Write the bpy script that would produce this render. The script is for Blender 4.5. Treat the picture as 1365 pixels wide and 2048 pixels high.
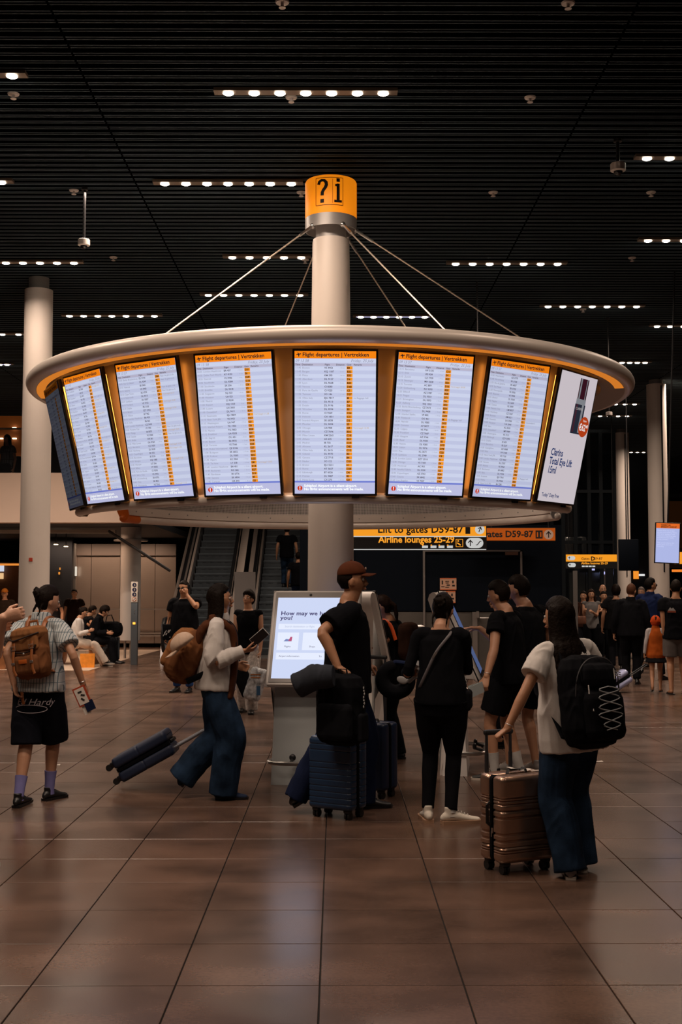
import bpy, math, random
from mathutils import Vector, Matrix, noise
from math import sin, cos, pi, radians as R
random.seed(7)
V = Vector
for o in list(bpy.data.objects): bpy.data.objects.remove(o)
SC = bpy.context.scene; COL = SC.collection
# ------------------------------------------------------------ camera
F = 2430.0; CX, CY = 682.5, 1024.0
cam_d = bpy.data.cameras.new('camera'); cam = bpy.data.objects.new('camera', cam_d); COL.objects.link(cam)
cam_d.sensor_fit = 'VERTICAL'; cam_d.sensor_height = 24.0; cam_d.lens = F/2048*24.0
cam_d.clip_end = 300
cam.location = (0, 0, 1.63); cam.rotation_euler = (R(90+3.767), 0, -math.atan(10.5/F))
SC.camera = cam
CM = cam.rotation_euler.to_matrix(); CP = V(cam.location)
def ray(px, py): return CM @ V(((px-CX)/F, (CY-py)/F, -1.0))
def W(px, py, y):
    r = ray(px, py); return CP + r*(y/r.y)
def G(px, py, z=0.0):
    r = ray(px, py); return CP + r*((z-CP.z)/r.z)
# ------------------------------------------------------------ world, exposure
w = bpy.data.worlds.new('world'); SC.world = w; w.use_nodes = True
w.node_tree.nodes['Background'].inputs[0].default_value = (0.30, 0.42, 0.60, 1)
w.node_tree.nodes['Background'].inputs[1].default_value = 0.007
SC.view_settings.view_transform = 'Standard'; SC.view_settings.look = 'None'
SC.view_settings.gamma = 1; SC.view_settings.use_curve_mapping = False
SC.view_settings.exposure = 0.0
# downlight fields, plus fills added for kiosks and parapet: (x, y, power, width)
CEIL = 6.2
WARM = (1.0, 0.77, 0.60)
def area(x, y, z, power, sx, sy, col=WARM, spread=150, rot=(0, 0, 0)):
    l = bpy.data.lights.new('downlight_or_fill', 'AREA'); l.shape = 'RECTANGLE'; l.size = sx; l.size_y = sy
    l.energy = power; l.color = col; l.spread = R(spread)
    o = bpy.data.objects.new('downlight_or_fill', l); COL.objects.link(o); o.location = (x, y, z); o.rotation_euler = rot
    return o
LP = 1.9
for (x, y, p) in [(-1.0, 11.0, 42), (-2.0, 13.5, 42), (-4.6, 10.8, 40), (-4.3, 16.3, 30), (3.0, 16.8, 32), (-2.4, 20, 40),
                  (-5.0, 22.5, 60), (0.9, 20, 36), (5.4, 14.2, 34), (6.2, 19.5, 60), (5.0, 23, 50), (8.0, 26, 60), (-1.0, 18.5, 30),
                  (-2.6, 6.6, 48), (1.8, 6.2, 16), (-3.4, 3.4, 32), (-0.7, 7.6, 28), (0.2, 2.2, 14), (4.8, 3.4, 14), (3.8, 8.6, 20), (-9, 20, 110), (-6.2, 24.8, 90), (-11, 24.5, 80), (9, 32, 80), (2.6, 30, 40)]:  # unseen fills among these: over the kiosks and before the mezzanine front
    area(x, y, CEIL-0.06, p*LP, 1.7, 0.16)
# ------------------------------------------------------------ helpers
MATS = {}
def mat(name, col, rough=0.6, metal=0.0, emit=None, es=1.0, bump=0.0, bscale=200.0, var=0.0, vscale=8.0, spec=0.5, alpha=None, coat=0.0):
    if name in MATS: return MATS[name]
    m = bpy.data.materials.new(name); m.use_nodes = True; MATS[name] = m
    nt = m.node_tree; b = nt.nodes['Principled BSDF']; ip = b.inputs
    ip['Base Color'].default_value = (*col, 1); ip['Roughness'].default_value = rough; ip['Metallic'].default_value = metal
    ip['Specular IOR Level'].default_value = spec; ip['Coat Weight'].default_value = coat
    if emit: ip['Emission Color'].default_value = (*emit, 1); ip['Emission Strength'].default_value = es
    if alpha is not None: ip['Alpha'].default_value = alpha
    if var or bump:
        tc = nt.nodes.new('ShaderNodeTexCoord')
    if var:
        n = nt.nodes.new('ShaderNodeTexNoise'); n.inputs['Scale'].default_value = vscale; n.inputs['Detail'].default_value = 5
        nt.links.new(tc.outputs['Object'], n.inputs['Vector'])
        mr = nt.nodes.new('ShaderNodeMapRange'); mr.inputs[1].default_value = 0.3; mr.inputs[2].default_value = 0.7
        mr.inputs[3].default_value = 1-var; mr.inputs[4].default_value = 1+var
        nt.links.new(n.outputs['Fac'], mr.inputs[0])
        mx = nt.nodes.new('ShaderNodeMix'); mx.data_type = 'RGBA'; mx.blend_type = 'MULTIPLY'; mx.inputs[0].default_value = 1
        mx.inputs[6].default_value = (*col, 1); nt.links.new(mr.outputs[0], mx.inputs[7]); nt.links.new(mx.outputs[2], ip['Base Color'])
    if bump:
        n2 = nt.nodes.new('ShaderNodeTexNoise'); n2.inputs['Scale'].default_value = bscale; n2.inputs['Detail'].default_value = 3
        nt.links.new(tc.outputs['Object'], n2.inputs['Vector'])
        bp = nt.nodes.new('ShaderNodeBump'); bp.inputs['Strength'].default_value = bump; bp.inputs['Distance'].default_value = 0.01
        nt.links.new(n2.outputs['Fac'], bp.inputs['Height']); nt.links.new(bp.outputs[0], ip['Normal'])
    return m
def emis(name, col, s=1.0):
    if name in MATS: return MATS[name]
    m = bpy.data.materials.new(name); m.use_nodes = True; MATS[name] = m
    nt = m.node_tree; nt.nodes.clear()
    e = nt.nodes.new('ShaderNodeEmission'); e.inputs[0].default_value = (*col, 1); e.inputs[1].default_value = s
    o = nt.nodes.new('ShaderNodeOutputMaterial'); nt.links.new(e.outputs[0], o.inputs[0])
    return m
def basis(d, ref=V((0, 0, 1))):
    d = d.normalized()
    if abs(d.dot(ref)) > 0.98: ref = V((1, 0, 0)) if abs(d.x) < 0.9 else V((0, 1, 0))
    a = ref.cross(d).normalized(); b = d.cross(a).normalized()
    return a, b
class MB:
    def __init__(s): s.v = []; s.f = []; s.m = []; s.cm = 0
    def mat(s, i): s.cm = i; return s
    def add(s, vs, fs):
        n = len(s.v); s.v += [tuple(p) for p in vs]
        for f in fs: s.f.append(tuple(i+n for i in f)); s.m.append(s.cm)
        return s
    def box(s, c, d, rot=None, bev=0.0, taper=1.0):
        hx, hy, hz = d[0]/2, d[1]/2, d[2]/2; c = V(c)
        if bev <= 0:
            pts = [V((x*hx*(taper if z > 0 else 1), y*hy*(taper if z > 0 else 1), z*hz)) for z in (-1, 1) for y in (-1, 1) for x in (-1, 1)]
            fs = [(0, 2, 3, 1), (4, 5, 7, 6), (0, 1, 5, 4), (2, 6, 7, 3), (0, 4, 6, 2), (1, 3, 7, 5)]
        else:   # bevelled in every direction: rounded box from stacked rounded rectangles
            b = min(bev, hx*.99, hy*.99, hz*.99); pts = []; fs = []; K = 3; rings = []
            lv = [(-hz+b*(1-sin(a)), b*(1-cos(a))) for a in [i*pi/2/2 for i in range(2, -1, -1)]]
            lv = [(z, ins) for z, ins in lv] + [(-z, ins) for z, ins in reversed(lv)]
            for z, ins in lv:
                ring = []
                r = b
                for qx, qy, a0 in ((1, 1, 0), (-1, 1, pi/2), (-1, -1, pi), (1, -1, 1.5*pi)):
                    for k in range(K+1):
                        a = a0+k*pi/2/K
                        ring.append(V((qx*(hx-r)+(r-ins)*cos(a), qy*(hy-r)+(r-ins)*sin(a), z)))
                rings.append(len(pts)); pts += ring
            N = 4*(K+1)
            for i in range(len(rings)-1):
                for k in range(N):
                    a, b2 = rings[i]+k, rings[i]+(k+1) % N
                    fs.append((a, b2, b2+N, a+N))
            fs.append(tuple(reversed(range(N)))); fs.append(tuple(range(rings[-1], rings[-1]+N)))
        if rot is not None: pts = [rot @ p for p in pts]
        return s.add([p+c for p in pts], fs)
    def tube(s, pts, r, n=10, cap=True, ref=V((0, 0, 1)), aspect=None, round_=False):
        pts = [V(p) for p in pts]; L = len(pts)
        rr = r if isinstance(r, (list, tuple)) else [r]*L
        P = []; RR = []
        for i in range(L):
            P.append(pts[i]); RR.append(rr[i] if isinstance(rr[i], tuple) else (rr[i], rr[i]))
        if round_:
            def capp(p, q, r0):
                d = (p-q).normalized(); o = []
                for t in (0.45, 0.8, 0.97):
                    h = min(r0)*t; k = math.sqrt(1-t*t); o.append((p+d*h, (r0[0]*k, r0[1]*k)))
                return o
            st = capp(P[0], P[1], RR[0]); en = capp(P[-1], P[-2], RR[-1])
            P = [p for p, _ in reversed(st)]+P+[p for p, _ in en]; RR = [q for _, q in reversed(st)]+RR+[q for _, q in en]
        L = len(P); vs = []; fs = []
        for i in range(L):
            d = P[min(i+1, L-1)]-P[max(i-1, 0)]
            if d.length < 1e-7: d = V((0, 0, 1))
            a, b = basis(d, ref)
            for k in range(n):
                t = 2*pi*k/n; vs.append(P[i]+a*(RR[i][0]*cos(t))+b*(RR[i][1]*sin(t)))
        for i in range(L-1):
            for k in range(n): fs.append((i*n+k, i*n+(k+1) % n, (i+1)*n+(k+1) % n, (i+1)*n+k))
        if cap: fs.append(tuple(reversed(range(n)))); fs.append(tuple(range((L-1)*n, L*n)))
        return s.add(vs, fs)
    def cyl(s, a, b, r, n=16, r2=None): return s.tube([a, b], [r, r if r2 is None else r2], n)
    def ell(s, c, rad, n=16, m=10, rot=None, fn=None):
        vs = []; fs = []; c = V(c)
        for i in range(m+1):
            th = pi*i/m
            for k in range(n):
                ph = 2*pi*k/n; p = V((sin(th)*cos(ph), sin(th)*sin(ph), cos(th)))
                if fn: q = fn(p)
                else: q = V((p.x*rad[0], p.y*rad[1], p.z*rad[2]))
                if rot is not None: q = rot @ q
                vs.append(q+c)
        for i in range(m):
            for k in range(n):
                a, b = i*n+k, i*n+(k+1) % n
                if i == 0: fs.append((a, a+n, b+n))
                elif i == m-1: fs.append((a, a+n, b))
                else: fs.append((a, a+n, b+n, b))
        return s.add(vs, fs)
    def lathe(s, prof, c=(0, 0, 0), n=64, a0=0.0, a1=360.0, closed=False, off=0.0):
        # prof: (r, z); angle measured from -Y (towards the camera) to +X
        c = V(c); full = abs(a1-a0) >= 359.99; N = n if full else n+1; vs = []; fs = []; M = len(prof)
        for i in range(N):
            a = R(a0+(a1-a0)*i/n)
            for r, z in prof: vs.append(c+V((r*sin(a), -r*cos(a), z)))
        for i in range(n):
            j = (i+1) % N
            for k in range(M if closed else M-1):
                l = (k+1) % M; fs.append((i*M+k, j*M+k, j*M+l, i*M+l))
        if closed and not full: fs.append(tuple(range(M))); fs.append(tuple(reversed(range((N-1)*M, N*M))))
        return s.add(vs, fs)
    def prism(s, poly, ax, h, o=(0, 0, 0)):
        # poly of 2D points; ax=(U,V,N) world axes; extruded 0..h along N
        U, Q, N = [V(a) for a in ax]; o = V(o); n = len(poly)
        vs = [o+U*p[0]+Q*p[1] for p in poly]+[o+U*p[0]+Q*p[1]+N*h for p in poly]
        fs = [tuple(reversed(range(n))), tuple(range(n, 2*n))]+[(i, (i+1) % n, (i+1) % n+n, i+n) for i in range(n)]
        return s.add(vs, fs)
    def quad(s, a, b, c, d): return s.add([a, b, c, d], [(0, 1, 2, 3)])
    def xf(s, M):
        s.v = [tuple(M @ V(p)) for p in s.v]; return s
    def mesh(s, name, mats, smooth=35):
        me = bpy.data.meshes.new(name); me.from_pydata(s.v, [], s.f)
        for m in (mats if isinstance(mats, (list, tuple)) else [mats]): me.materials.append(m)
        for p, i in zip(me.polygons, s.m): p.material_index = i
        me.validate()
        if smooth: me.shade_smooth(); me.set_sharp_from_angle(angle=R(smooth))
        return me
    def build(s, name, mats, parent=None, smooth=35, fix=True):
        me = s.mesh(name, mats, smooth)
        if fix:
            import bmesh
            bm = bmesh.new(); bm.from_mesh(me); bmesh.ops.recalc_face_normals(bm, faces=bm.faces); bm.to_mesh(me); bm.free()
        return link(name, me, parent)
def link(name, me, parent=None, loc=None, rot=None):
    o = bpy.data.objects.new(name, me); COL.objects.link(o)
    if parent: o.parent = parent
    if loc is not None: o.location = loc
    if rot is not None: o.rotation_euler = rot
    return o
def tag(o, label=None, cat=None, group=None, kind=None):
    if label: o['label'] = label
    if cat: o['category'] = cat
    if group: o['group'] = group
    if kind: o['kind'] = kind
    return o
def thing(name, label, cat, loc=(0, 0, 0), rz=0.0, group=None, rot=None):
    o = bpy.data.objects.new(name, None); COL.objects.link(o); o.location = loc
    o.rotation_euler = rot if rot else (0, 0, R(rz)); o.empty_display_size = 0.1
    return tag(o, label, cat, group)
def copy_tree(o, parent=None):
    c = o.copy(); COL.objects.link(c)
    if parent: c.parent = parent
    for ch in [x for x in COL.objects if x.parent == o]: copy_tree(ch, c)
    return c
def text(body, size, M, name, parent, m, align='LEFT', sp=1.0, bold=0.0, lsp=1.0, res=2, kx=1.0, shear=0.0):
    cu = bpy.data.curves.new('t', 'FONT'); cu.body = body; cu.size = size; cu.align_x = align; cu.space_line = lsp
    cu.resolution_u = res; cu.offset = bold; cu.space_character = sp; cu.shear = shear; cu.fill_mode = 'FRONT'
    ob = bpy.data.objects.new('t', cu); COL.objects.link(ob)
    dg = bpy.context.evaluated_depsgraph_get(); me = bpy.data.meshes.new_from_object(ob.evaluated_get(dg))
    bpy.data.objects.remove(ob); bpy.data.curves.remove(cu)
    me.name = name; me.materials.clear(); me.materials.append(m); me.transform(M @ Matrix.Diagonal((kx, 1, 1, 1)))
    return link(name, me, parent)
def face_m(x, z, y=0.0):     # text plane upright, reading towards -Y
    return Matrix.Translation((x, y, z)) @ Matrix.Rotation(pi/2, 4, 'X')
# ------------------------------------------------------------ structure: floor
def tile_mat(name, rnd=True):
    m = bpy.data.materials.new(name); m.use_nodes = True; nt = m.node_tree; b = nt.nodes['Principled BSDF']
    geo = nt.nodes.new('ShaderNodeNewGeometry')
    n1 = nt.nodes.new('ShaderNodeTexNoise'); n1.inputs['Scale'].default_value = 1.6; n1.inputs['Detail'].default_value = 5
    n2 = nt.nodes.new('ShaderNodeTexNoise'); n2.inputs['Scale'].default_value = 55; n2.inputs['Detail'].default_value = 4
    mp = nt.nodes.new('ShaderNodeMapping'); mp.inputs['Scale'].default_value = (0.9, 1.1, 1)
    nt.links.new(geo.outputs['Position'], mp.inputs[0]); nt.links.new(mp.outputs[0], n1.inputs['Vector']); nt.links.new(geo.outputs['Position'], n2.inputs['Vector'])
    cr = nt.nodes.new('ShaderNodeValToRGB'); cr.color_ramp.elements[0].position = 0.28; cr.color_ramp.elements[1].position = 0.78
    cr.color_ramp.elements[0].color = (0.050, 0.031, 0.023, 1); cr.color_ramp.elements[1].color = (0.170, 0.098, 0.069, 1)
    ad = nt.nodes.new('ShaderNodeMath'); ad.operation = 'MULTIPLY_ADD'; ad.inputs[1].default_value = 0.34
    nt.links.new(n2.outputs['Fac'], ad.inputs[0]); nt.links.new(n1.outputs['Fac'], ad.inputs[2])
    ad2 = nt.nodes.new('ShaderNodeMath'); ad2.operation = 'MULTIPLY_ADD'; ad2.inputs[1].default_value = 0.14
    oi = nt.nodes.new('ShaderNodeObjectInfo'); nt.links.new(oi.outputs['Random'], ad2.inputs[0]); nt.links.new(ad.outputs[0], ad2.inputs[2])
    sb = nt.nodes.new('ShaderNodeMath'); sb.operation = 'SUBTRACT'; sb.inputs[1].default_value = 0.22
    nt.links.new(ad2.outputs[0], sb.inputs[0]); nt.links.new(sb.outputs[0], cr.inputs[0]); nt.links.new(cr.outputs[0], b.inputs['Base Color'])
    rr = nt.nodes.new('ShaderNodeMapRange'); rr.inputs[1].default_value = 0.3; rr.inputs[2].default_value = 0.7; rr.inputs[3].default_value = 0.215; rr.inputs[4].default_value = 0.27
    nt.links.new(n1.outputs['Fac'], rr.inputs[0]); nt.links.new(rr.outputs[0], b.inputs['Roughness'])
    b.inputs['Specular IOR Level'].default_value = 0.5
    return m
M_TILE = tile_mat('stone tile')
M_GROUT = mat('grout', (0.006, 0.005, 0.005), 0.9)
T = 0.60; X0 = -0.066; Y0 = 5.162
fl = MB(); fl.box((0, 30, -0.055), (60, 80, 0.09)); floor = fl.build('floor', M_GROUT, smooth=0); tag(floor, kind='structure')
def tile_geo(mb, x, y):
    g = 0.0034; b = 0.0015; z0, z1 = -0.012, 0.0
    a = T/2-g; c = a-b
    vs = [(x-a, y-a, z0), (x+a, y-a, z0), (x+a, y+a, z0), (x-a, y+a, z0), (x-a, y-a, z1-b), (x+a, y-a, z1-b), (x+a, y+a, z1-b), (x-a, y+a, z1-b),
          (x-c, y-c, z1), (x+c, y-c, z1), (x+c, y+c, z1), (x-c, y+c, z1)]
    fs = [(8, 9, 10, 11)]+[(i, (i+1) % 4, (i+1) % 4+4, i+4) for i in range(4)]+[(i+4, (i+1) % 4+4, (i+1) % 4+8, i+8) for i in range(4)]
    mb.add(vs, fs)
tm = MB(); tile_geo(tm, 0, 0); tmesh = tm.mesh('floor_tile', M_TILE, smooth=0)
rest = MB(); cnt = 0
for j in range(-8, 95):
    y = Y0+T*(j+.5)
    for i in range(-42, 42):
        x = X0+T*(i+.5)
        if y > 45 and abs(x) > 20: continue
        if 3.9 < y < 15.3 and abs(x) < (y*0.295+0.35) and cnt < 299:
            o = link('floor_tile', tmesh, floor, (x, y, 0)); cnt += 1
        elif y < 34: tile_geo(rest, x, y)
        elif i % 2 == 0 and j % 2 == 0: pass
r_ = rest.build('tile_field', M_TILE, floor, smooth=0, fix=False); tag(r_, kind='stuff')
ff = MB(); ff.box((0, 53, -0.006), (60, 38-0.0, 0.010)); ff.build('far_paving', M_TILE, floor, smooth=0)
# light stone strip under the seats at left
ls = MB(); p = [(-12, 26.3), (G(183, 1340).x, 25.4), (G(262, 1316).x, 30.2), (-4.9, 34.5), (-12, 34.5)]
ls.prism(p, ((1, 0, 0), (0, 1, 0), (0, 0, 1)), 0.006, (0, 0, 0.0)); tag(ls.build('trim_1', mat('pale stone', (0.62, 0.50, 0.40), 0.4, var=.1)), kind='structure')
# ------------------------------------------------------------ ceiling
M_SLAT = mat('black slat metal', (0.004, 0.005, 0.007), 0.9, 0.0, spec=0.0)
M_EDGELIT = mat('slat edge catchlight', (0.12, 0.165, 0.195), 0.6, spec=.2)  # paler colour stands for light caught along the slat edges
ce = MB(); ce.box((0, 30, CEIL+0.6), (60, 80, 0.1)); ceil = ce.build('ceiling', mat('ceiling void black', (0.003, 0.004, 0.005), 0.95, spec=0.0), smooth=0); tag(ceil, kind='structure')
SP = 0.150; SEG = 4.60
def slat_geo(mb, x, y, L, lip=True):
    L -= 0.022
    mb.mat(0).box((x, y, CEIL+0.055), (L, 0.046, 0.10))
    if lip:
        mb.mat(1)
        for s in (-1, 1): mb.box((x, y+s*0.0225, CEIL+0.002), (L, 0.0055, 0.006))
sm = MB(); slat_geo(sm, 0, 0, SEG); slm = sm.mesh('ceiling_slat', [M_SLAT, M_EDGELIT], smooth=0)
rest = MB(); cnt = 0
for j in range(0, 400):
    y = 6.6+SP*j+0.03; hw = y*0.30+0.3
    for k in range(-4, 5):
        xc = 0.055+SEG*k
        if abs(xc)-SEG/2 > hw and y < 40: 
            if abs(xc)-SEG/2 > hw+3: continue
        inview = abs(xc)-SEG/2 < hw and y > 9.2
        if inview and cnt < 298 and y < 22: link('ceiling_slat', slm, ceil, (xc, y, 0)); cnt += 1
        elif y < 66: slat_geo(rest, xc, y, SEG)
tag(rest.build('slat_field', [M_SLAT, M_EDGELIT], ceil, smooth=0, fix=False), kind='stuff')
# outer shell (dark), so the hall is closed
M_DARK = mat('dark wall', (0.010, 0.012, 0.016), 0.7, spec=.2)
for nm, c, d in (('wall_back', (0, 68.2, 3.3), (60, .3, 7)), ('wall_left', (-20.2, 30, 3.3), (.3, 80, 7)), ('wall_right', (22.2, 30, 3.3), (.3, 80, 7)), ('wall_front', (0, -8.2, 3.3), (60, .3, 7))):
    m_ = MB(); m_.box(c, d); tag(m_.build(nm, M_DARK, smooth=0), kind='structure')
# ------------------------------------------------------------ ceiling lights
M_LAMP = emis('lamp lens', (1.0, 0.86, 0.70), 14.0)
M_HOUS = mat('fixture tray', (0.16, 0.12, 0.09), 0.45, 0.4)
M_BLK = mat('black metal', (0.012, 0.012, 0.014), 0.4, 0.2)
M_WSTRIP = emis('led strip white', (0.55, 0.55, 0.85), 1.2)
def fixture(xs, py, label, strip=False, lens=0.05, grp='downlight strips in the ceiling'):
    d = (CEIL-1.63)/(ray(xs[0], py).z)*ray(xs[0], py).y
    pts = [W(x, py, d) for x in xs]; x0, x1 = pts[0].x, pts[-1].x
    t = thing('downlight_strip', label, 'ceiling light', ((x0+x1)/2, d, CEIL-0.025), group=grp)
    n = len(xs); half = (x1-x0)/2
    h = MB(); h.box((0, 0, 0.0), (2*half+0.26, 0.11, 0.03)); h.build('tray', M_HOUS, t, smooth=0)
    if strip:
        q = MB(); q.box((0, 0, -0.018), (2*half+0.15, 0.025, 0.006)); q.build('light_strip', M_WSTRIP, t, smooth=0)
    lm = MB(); lm.lathe([(0.0001, -0.012), (lens*.7, -0.012), (lens, -0.004), (lens, 0.0)], n=12); lme = lm.mesh('lamp', M_LAMP)
    for p in pts: link('lamp', lme, t, (p.x-(x0+x1)/2, 0, -0.02))
    return t
def lin(a, b, n): return [a+(b-a)*i/(n-1) for i in range(n)]
FX = [(lin(457, 767, 7), 177, 'seven-lamp strip light nearest the camera, high above the drum sign'),
      (lin(330, 583, 7), 360, 'seven-lamp strip light just left of the orange drum sign'),
      (lin(12, 148, 5), 520, 'strip light with five lamps above the left white column'),
      (lin(465, 603, 5), 509, 'strip light whose lamps pass behind the top of the central column'),
      (lin(417, 600, 7), 585, 'strip light crossed by the left stay cable, lower one'),
      (lin(139, 309, 7), 627, 'seven-lamp strip light over the left end of the display ring'),
      (lin(912, 1116, 7), 522, 'strip light right of the central column with a pale first lamp'),
      (lin(1097, 1274, 7), 608, 'small strip light above the right end of the display ring'),
      (lin(1295, 1430, 4), 309, 'strip light cut by the right edge, above the white dome camera'),
      (lin(1297, 1405, 4), 475, 'strip light cut by the right edge, below the dome camera'),
      (lin(1315, 1395, 4), 648, 'strip light at the right edge, lowest of the three there'),
      (lin(-230, 24, 6), 142, 'strip light cut by the left edge near the top'),
      (lin(-180, 3, 5), 357, 'strip light barely showing at the left edge'),
      (lin(-60, 37, 4), 664, 'faint strip light left of the left column'),
      (lin(1213, 1270, 4), 805, 'four small lamps just below the right rim'),
      (lin(1201, 1255, 4), 829, 'four small lamps around the hanging camera, right'),
      (lin(1263, 1288, 3), 902, 'three small lamps between the two far right columns'),
      (lin(1169, 1195, 3), 921, 'three tiny lamps left of the inner far column'),
      (lin(1245, 1291, 4), 721, 'small lamps above and right of the display rim'),
      (lin(1266, 1300, 5), 1000, 'farthest row of tiny lamps between the far columns')]
for i, (xs, py, lb) in enumerate(FX): fixture(xs, py, lb, lens=0.05)
fixture(lin(722, 850, 6), 629, 'strip light with a bright white line right of the central column', strip=True)
fixture([-14, 0, 14], 725, 'pale strip light at the left edge beside the column', strip=True)
# ------------------------------------------------------------ sprinklers and dome cameras
M_WPL = mat('white plastic', (0.55, 0.5, 0.47), 0.4)
sp = [(583, 194), (27, 187), (148, 380), (1061, 194), (987, 384), (1303, 384), (565, 3), (1137, 5), (603, 384), (1265, 515), (227, 514), (611, 519), (1167, 618)]
spl = ['above the nearest strip light', 'near the left edge below a strip light', 'left, level with the drum sign', 'upper right, level with the nearest strip light', 'right of the drum sign',
       'at the right edge, below the white dome camera', 'at the top edge, left of centre', 'at the top edge, right', 'close to the left side of the drum sign', 'beneath the right-hand strip lights', 'right of the left dome camera',
       'just left of the column neck', 'under the small strip at right']
m_ = MB(); m_.lathe([(0.0001, 0), (0.055, 0), (0.05, -0.012), (0.0001, -0.012)], n=14); spa = m_.mesh('cover', M_WPL)
m_ = MB(); m_.cyl((0, 0, -0.01), (0, 0, -0.05), 0.012, 8); m_.cyl((0, 0, -0.045), (0, 0, -0.05), 0.028, 10); spb = m_.mesh('nozzle', M_WPL)
for (x, y), l in zip(sp, spl):
    d = (CEIL-1.63)/(ray(x, y).z)*ray(x, y).y; p = W(x, y, d)
    t = thing('ceiling_sprinkler', 'small ceiling sprinkler '+l, 'sprinkler', (p.x, p.y, CEIL-0.002), group='sprinklers on the slatted ceiling')
    link('cover', spa, t); link('nozzle', spb, t)
def dome(px, py, d, s, label):
    p = W(px, py, d)
    t = thing('dome_camera', label, 'camera', p, group='dome cameras hung from the ceiling')
    a = MB(); a.cyl((0, 0, 0.05*s), (0, 0, CEIL-p.z), 0.022*s, 8); a.cyl((0, 0, CEIL-p.z-.03), (0, 0, CEIL-p.z), 0.05*s, 12); a.build('stem', M_BLK, t)
    a = MB(); a.lathe([(0.0001, .07*s), (.08*s, .07*s), (.09*s, .06*s), (.09*s, -.02*s), (.07*s, -.03*s), (0.0001, -.03*s)], n=20); a.build('housing', M_WPL, t)
    a = MB(); a.ell((0, 0, -.03*s), (.055*s, .055*s, .05*s), 14, 8); a.build('lens_dome', mat('smoked dome', (0.01, 0.01, 0.012), 0.1), t)
dome(168, 488, 13.5, 0.75, 'white dome camera hanging left, above the left column')
dome(1237, 338, 12.0, 0.85, 'white dome camera hanging in the upper right')
dome(1219, 829, 20, 0.6, 'small dome camera hanging just beyond the right rim')
# ------------------------------------------------------------ columns
M_COL = mat('column paint', (0.74, 0.66, 0.60), 0.42, var=0.03, vscale=2)
M_COLG = mat('column paint grey', (0.50, 0.47, 0.45), 0.40, var=0.04, vscale=2)
def column(name, label, px, d, r0, r1, top, m, neck=True, base=0.0, ring=None):
    x = W(px, 1184, d).x; t = thing(name, label, 'column', (x, d, 0))
    a = MB(); a.lathe([(0.0001, base), (r0, base), (r1, top), (0.0001, top)], n=40); a.build('shaft', m, t)
    if neck: a = MB(); a.lathe([(0.0001, top), (r1*.72, top), (r1*.72, CEIL), (0.0001, CEIL)], n=28); a.build('neck', mat('neck', (0.25, .24, .23), .5), t)
    return t
lc = column('column', 'white round column at left behind the striped-shirt walker', 68, 17.5, 0.222, 0.202, 6.02, M_COL)
a = MB(); a.box((0, -0.214, 2.09), (0.05, 0.02, 0.05)); a.build('red_marker', mat('red tag', (0.5, 0.05, 0.02), .5), lc, smooth=0)
for px, d, l in ((1320, 26, 'tall round column at the far right with a dark vertical slot'), (1248, 34, 'tall slotted column, the more distant one left of the sunglasses man')):
    c_ = column('column', l, px, d, 0.215, 0.205, 6.1, M_COL)
    a = MB(); a.box((0.055, -0.205, 4.05), (0.03, 0.02, 4.0)); a.build('slot', M_BLK, c_, smooth=0)
# ------------------------------------------------------------ central column with drum sign
D0 = 12.5; XC = W(662, 1184, D0).x
M_STEEL = mat('brushed steel', (0.55, 0.54, 0.53), 0.3, 1.0)
M_GREY = mat('satin grey', (0.42, 0.40, 0.39), 0.4, 0.3)
M_ORAN = mat('orange drum', (0.95, 0.33, 0.02), 0.45, emit=(1.0, 0.27, 0.005), es=0.62)
M_INK = mat('ink black', (0.01, 0.008, 0.006), 0.6)
cc = thing('information_column', 'white round column through the display ring with an orange drum sign on top', 'column', (XC, D0, 0))
a = MB(); a.lathe([(0.0001, 0), (.246, 0), (.240, 1.2), (.232, 2.55), (.203, 4.4), (.193, 5.27), (.188, 5.30), (0.0001, 5.30)], n=48); a.build('shaft', M_COL, cc)
a = MB(); a.lathe([(.160, 5.25), (.160, 5.50), (.262, 5.50), (.262, 5.52), (.27, 5.52), (.27, 5.395), (.262, 5.395), (.262, 5.47), (.15, 5.47)], n=48); a.build('collar', M_GREY, cc)
a = MB(); a.lathe([(0.0001, 5.52), (.266, 5.52), (.27, 5.535), (.27, 5.90), (.262, 5.915), (0.0001, 5.915)], n=64); drum = a.build('drum_sign', M_ORAN, cc)
# lettering bent onto the drum
def bend(me_o, r, z0):
    for v in me_o.data.vertices:
        x, y, z = v.co; ang = x/r; v.co = (r*sin(ang), -r*cos(ang)+y, z)
def ptext(body, size, x, z, m, parent, name='lettering', r=None, **k):
    o = text(body, size, face_m(x, z), name, parent, m, **k)
    if r: bend(o, r, 0)
    return o
RD = 0.2725
a = MB(); path = [(-.132, 5.812), (-.122, 5.842), (-.098, 5.856), (-.070, 5.852), (-.050, 5.832), (-.046, 5.804), (-.058, 5.776), (-.078, 5.752), (-.090, 5.728), (-.092, 5.695)]; vs = []
for i, (x, z) in enumerate(path):
    x0, z0 = path[max(0, i-1)]; x1, z1 = path[min(len(path)-1, i+1)]; L_ = math.hypot(x1-x0, z1-z0); nx, nz = -(z1-z0)/L_*.0185, (x1-x0)/L_*.0145; vs += [(x+nx, -.0005, z+nz), (x-nx, -.0005, z-nz)]
a.add(vs, [(2*i, 2*i+2, 2*i+3, 2*i+1) for i in range(len(path)-1)]); a.quad((-.112, -.0005, 5.618), (-.072, -.0005, 5.618), (-.072, -.0005, 5.658), (-.112, -.0005, 5.658))
q = a.build('question_mark', M_INK, drum, smooth=0, fix=False); bend(q, RD, 0)
a = MB()
for (x, z, w_, h_) in ((.076, 5.73, .034, .175), (.060, 5.80, .032, .024), (.076, 5.635, .082, .026), (.076, 5.855, .038, .038)): a.box((x, -.0005, z), (w_, .001, h_))
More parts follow.
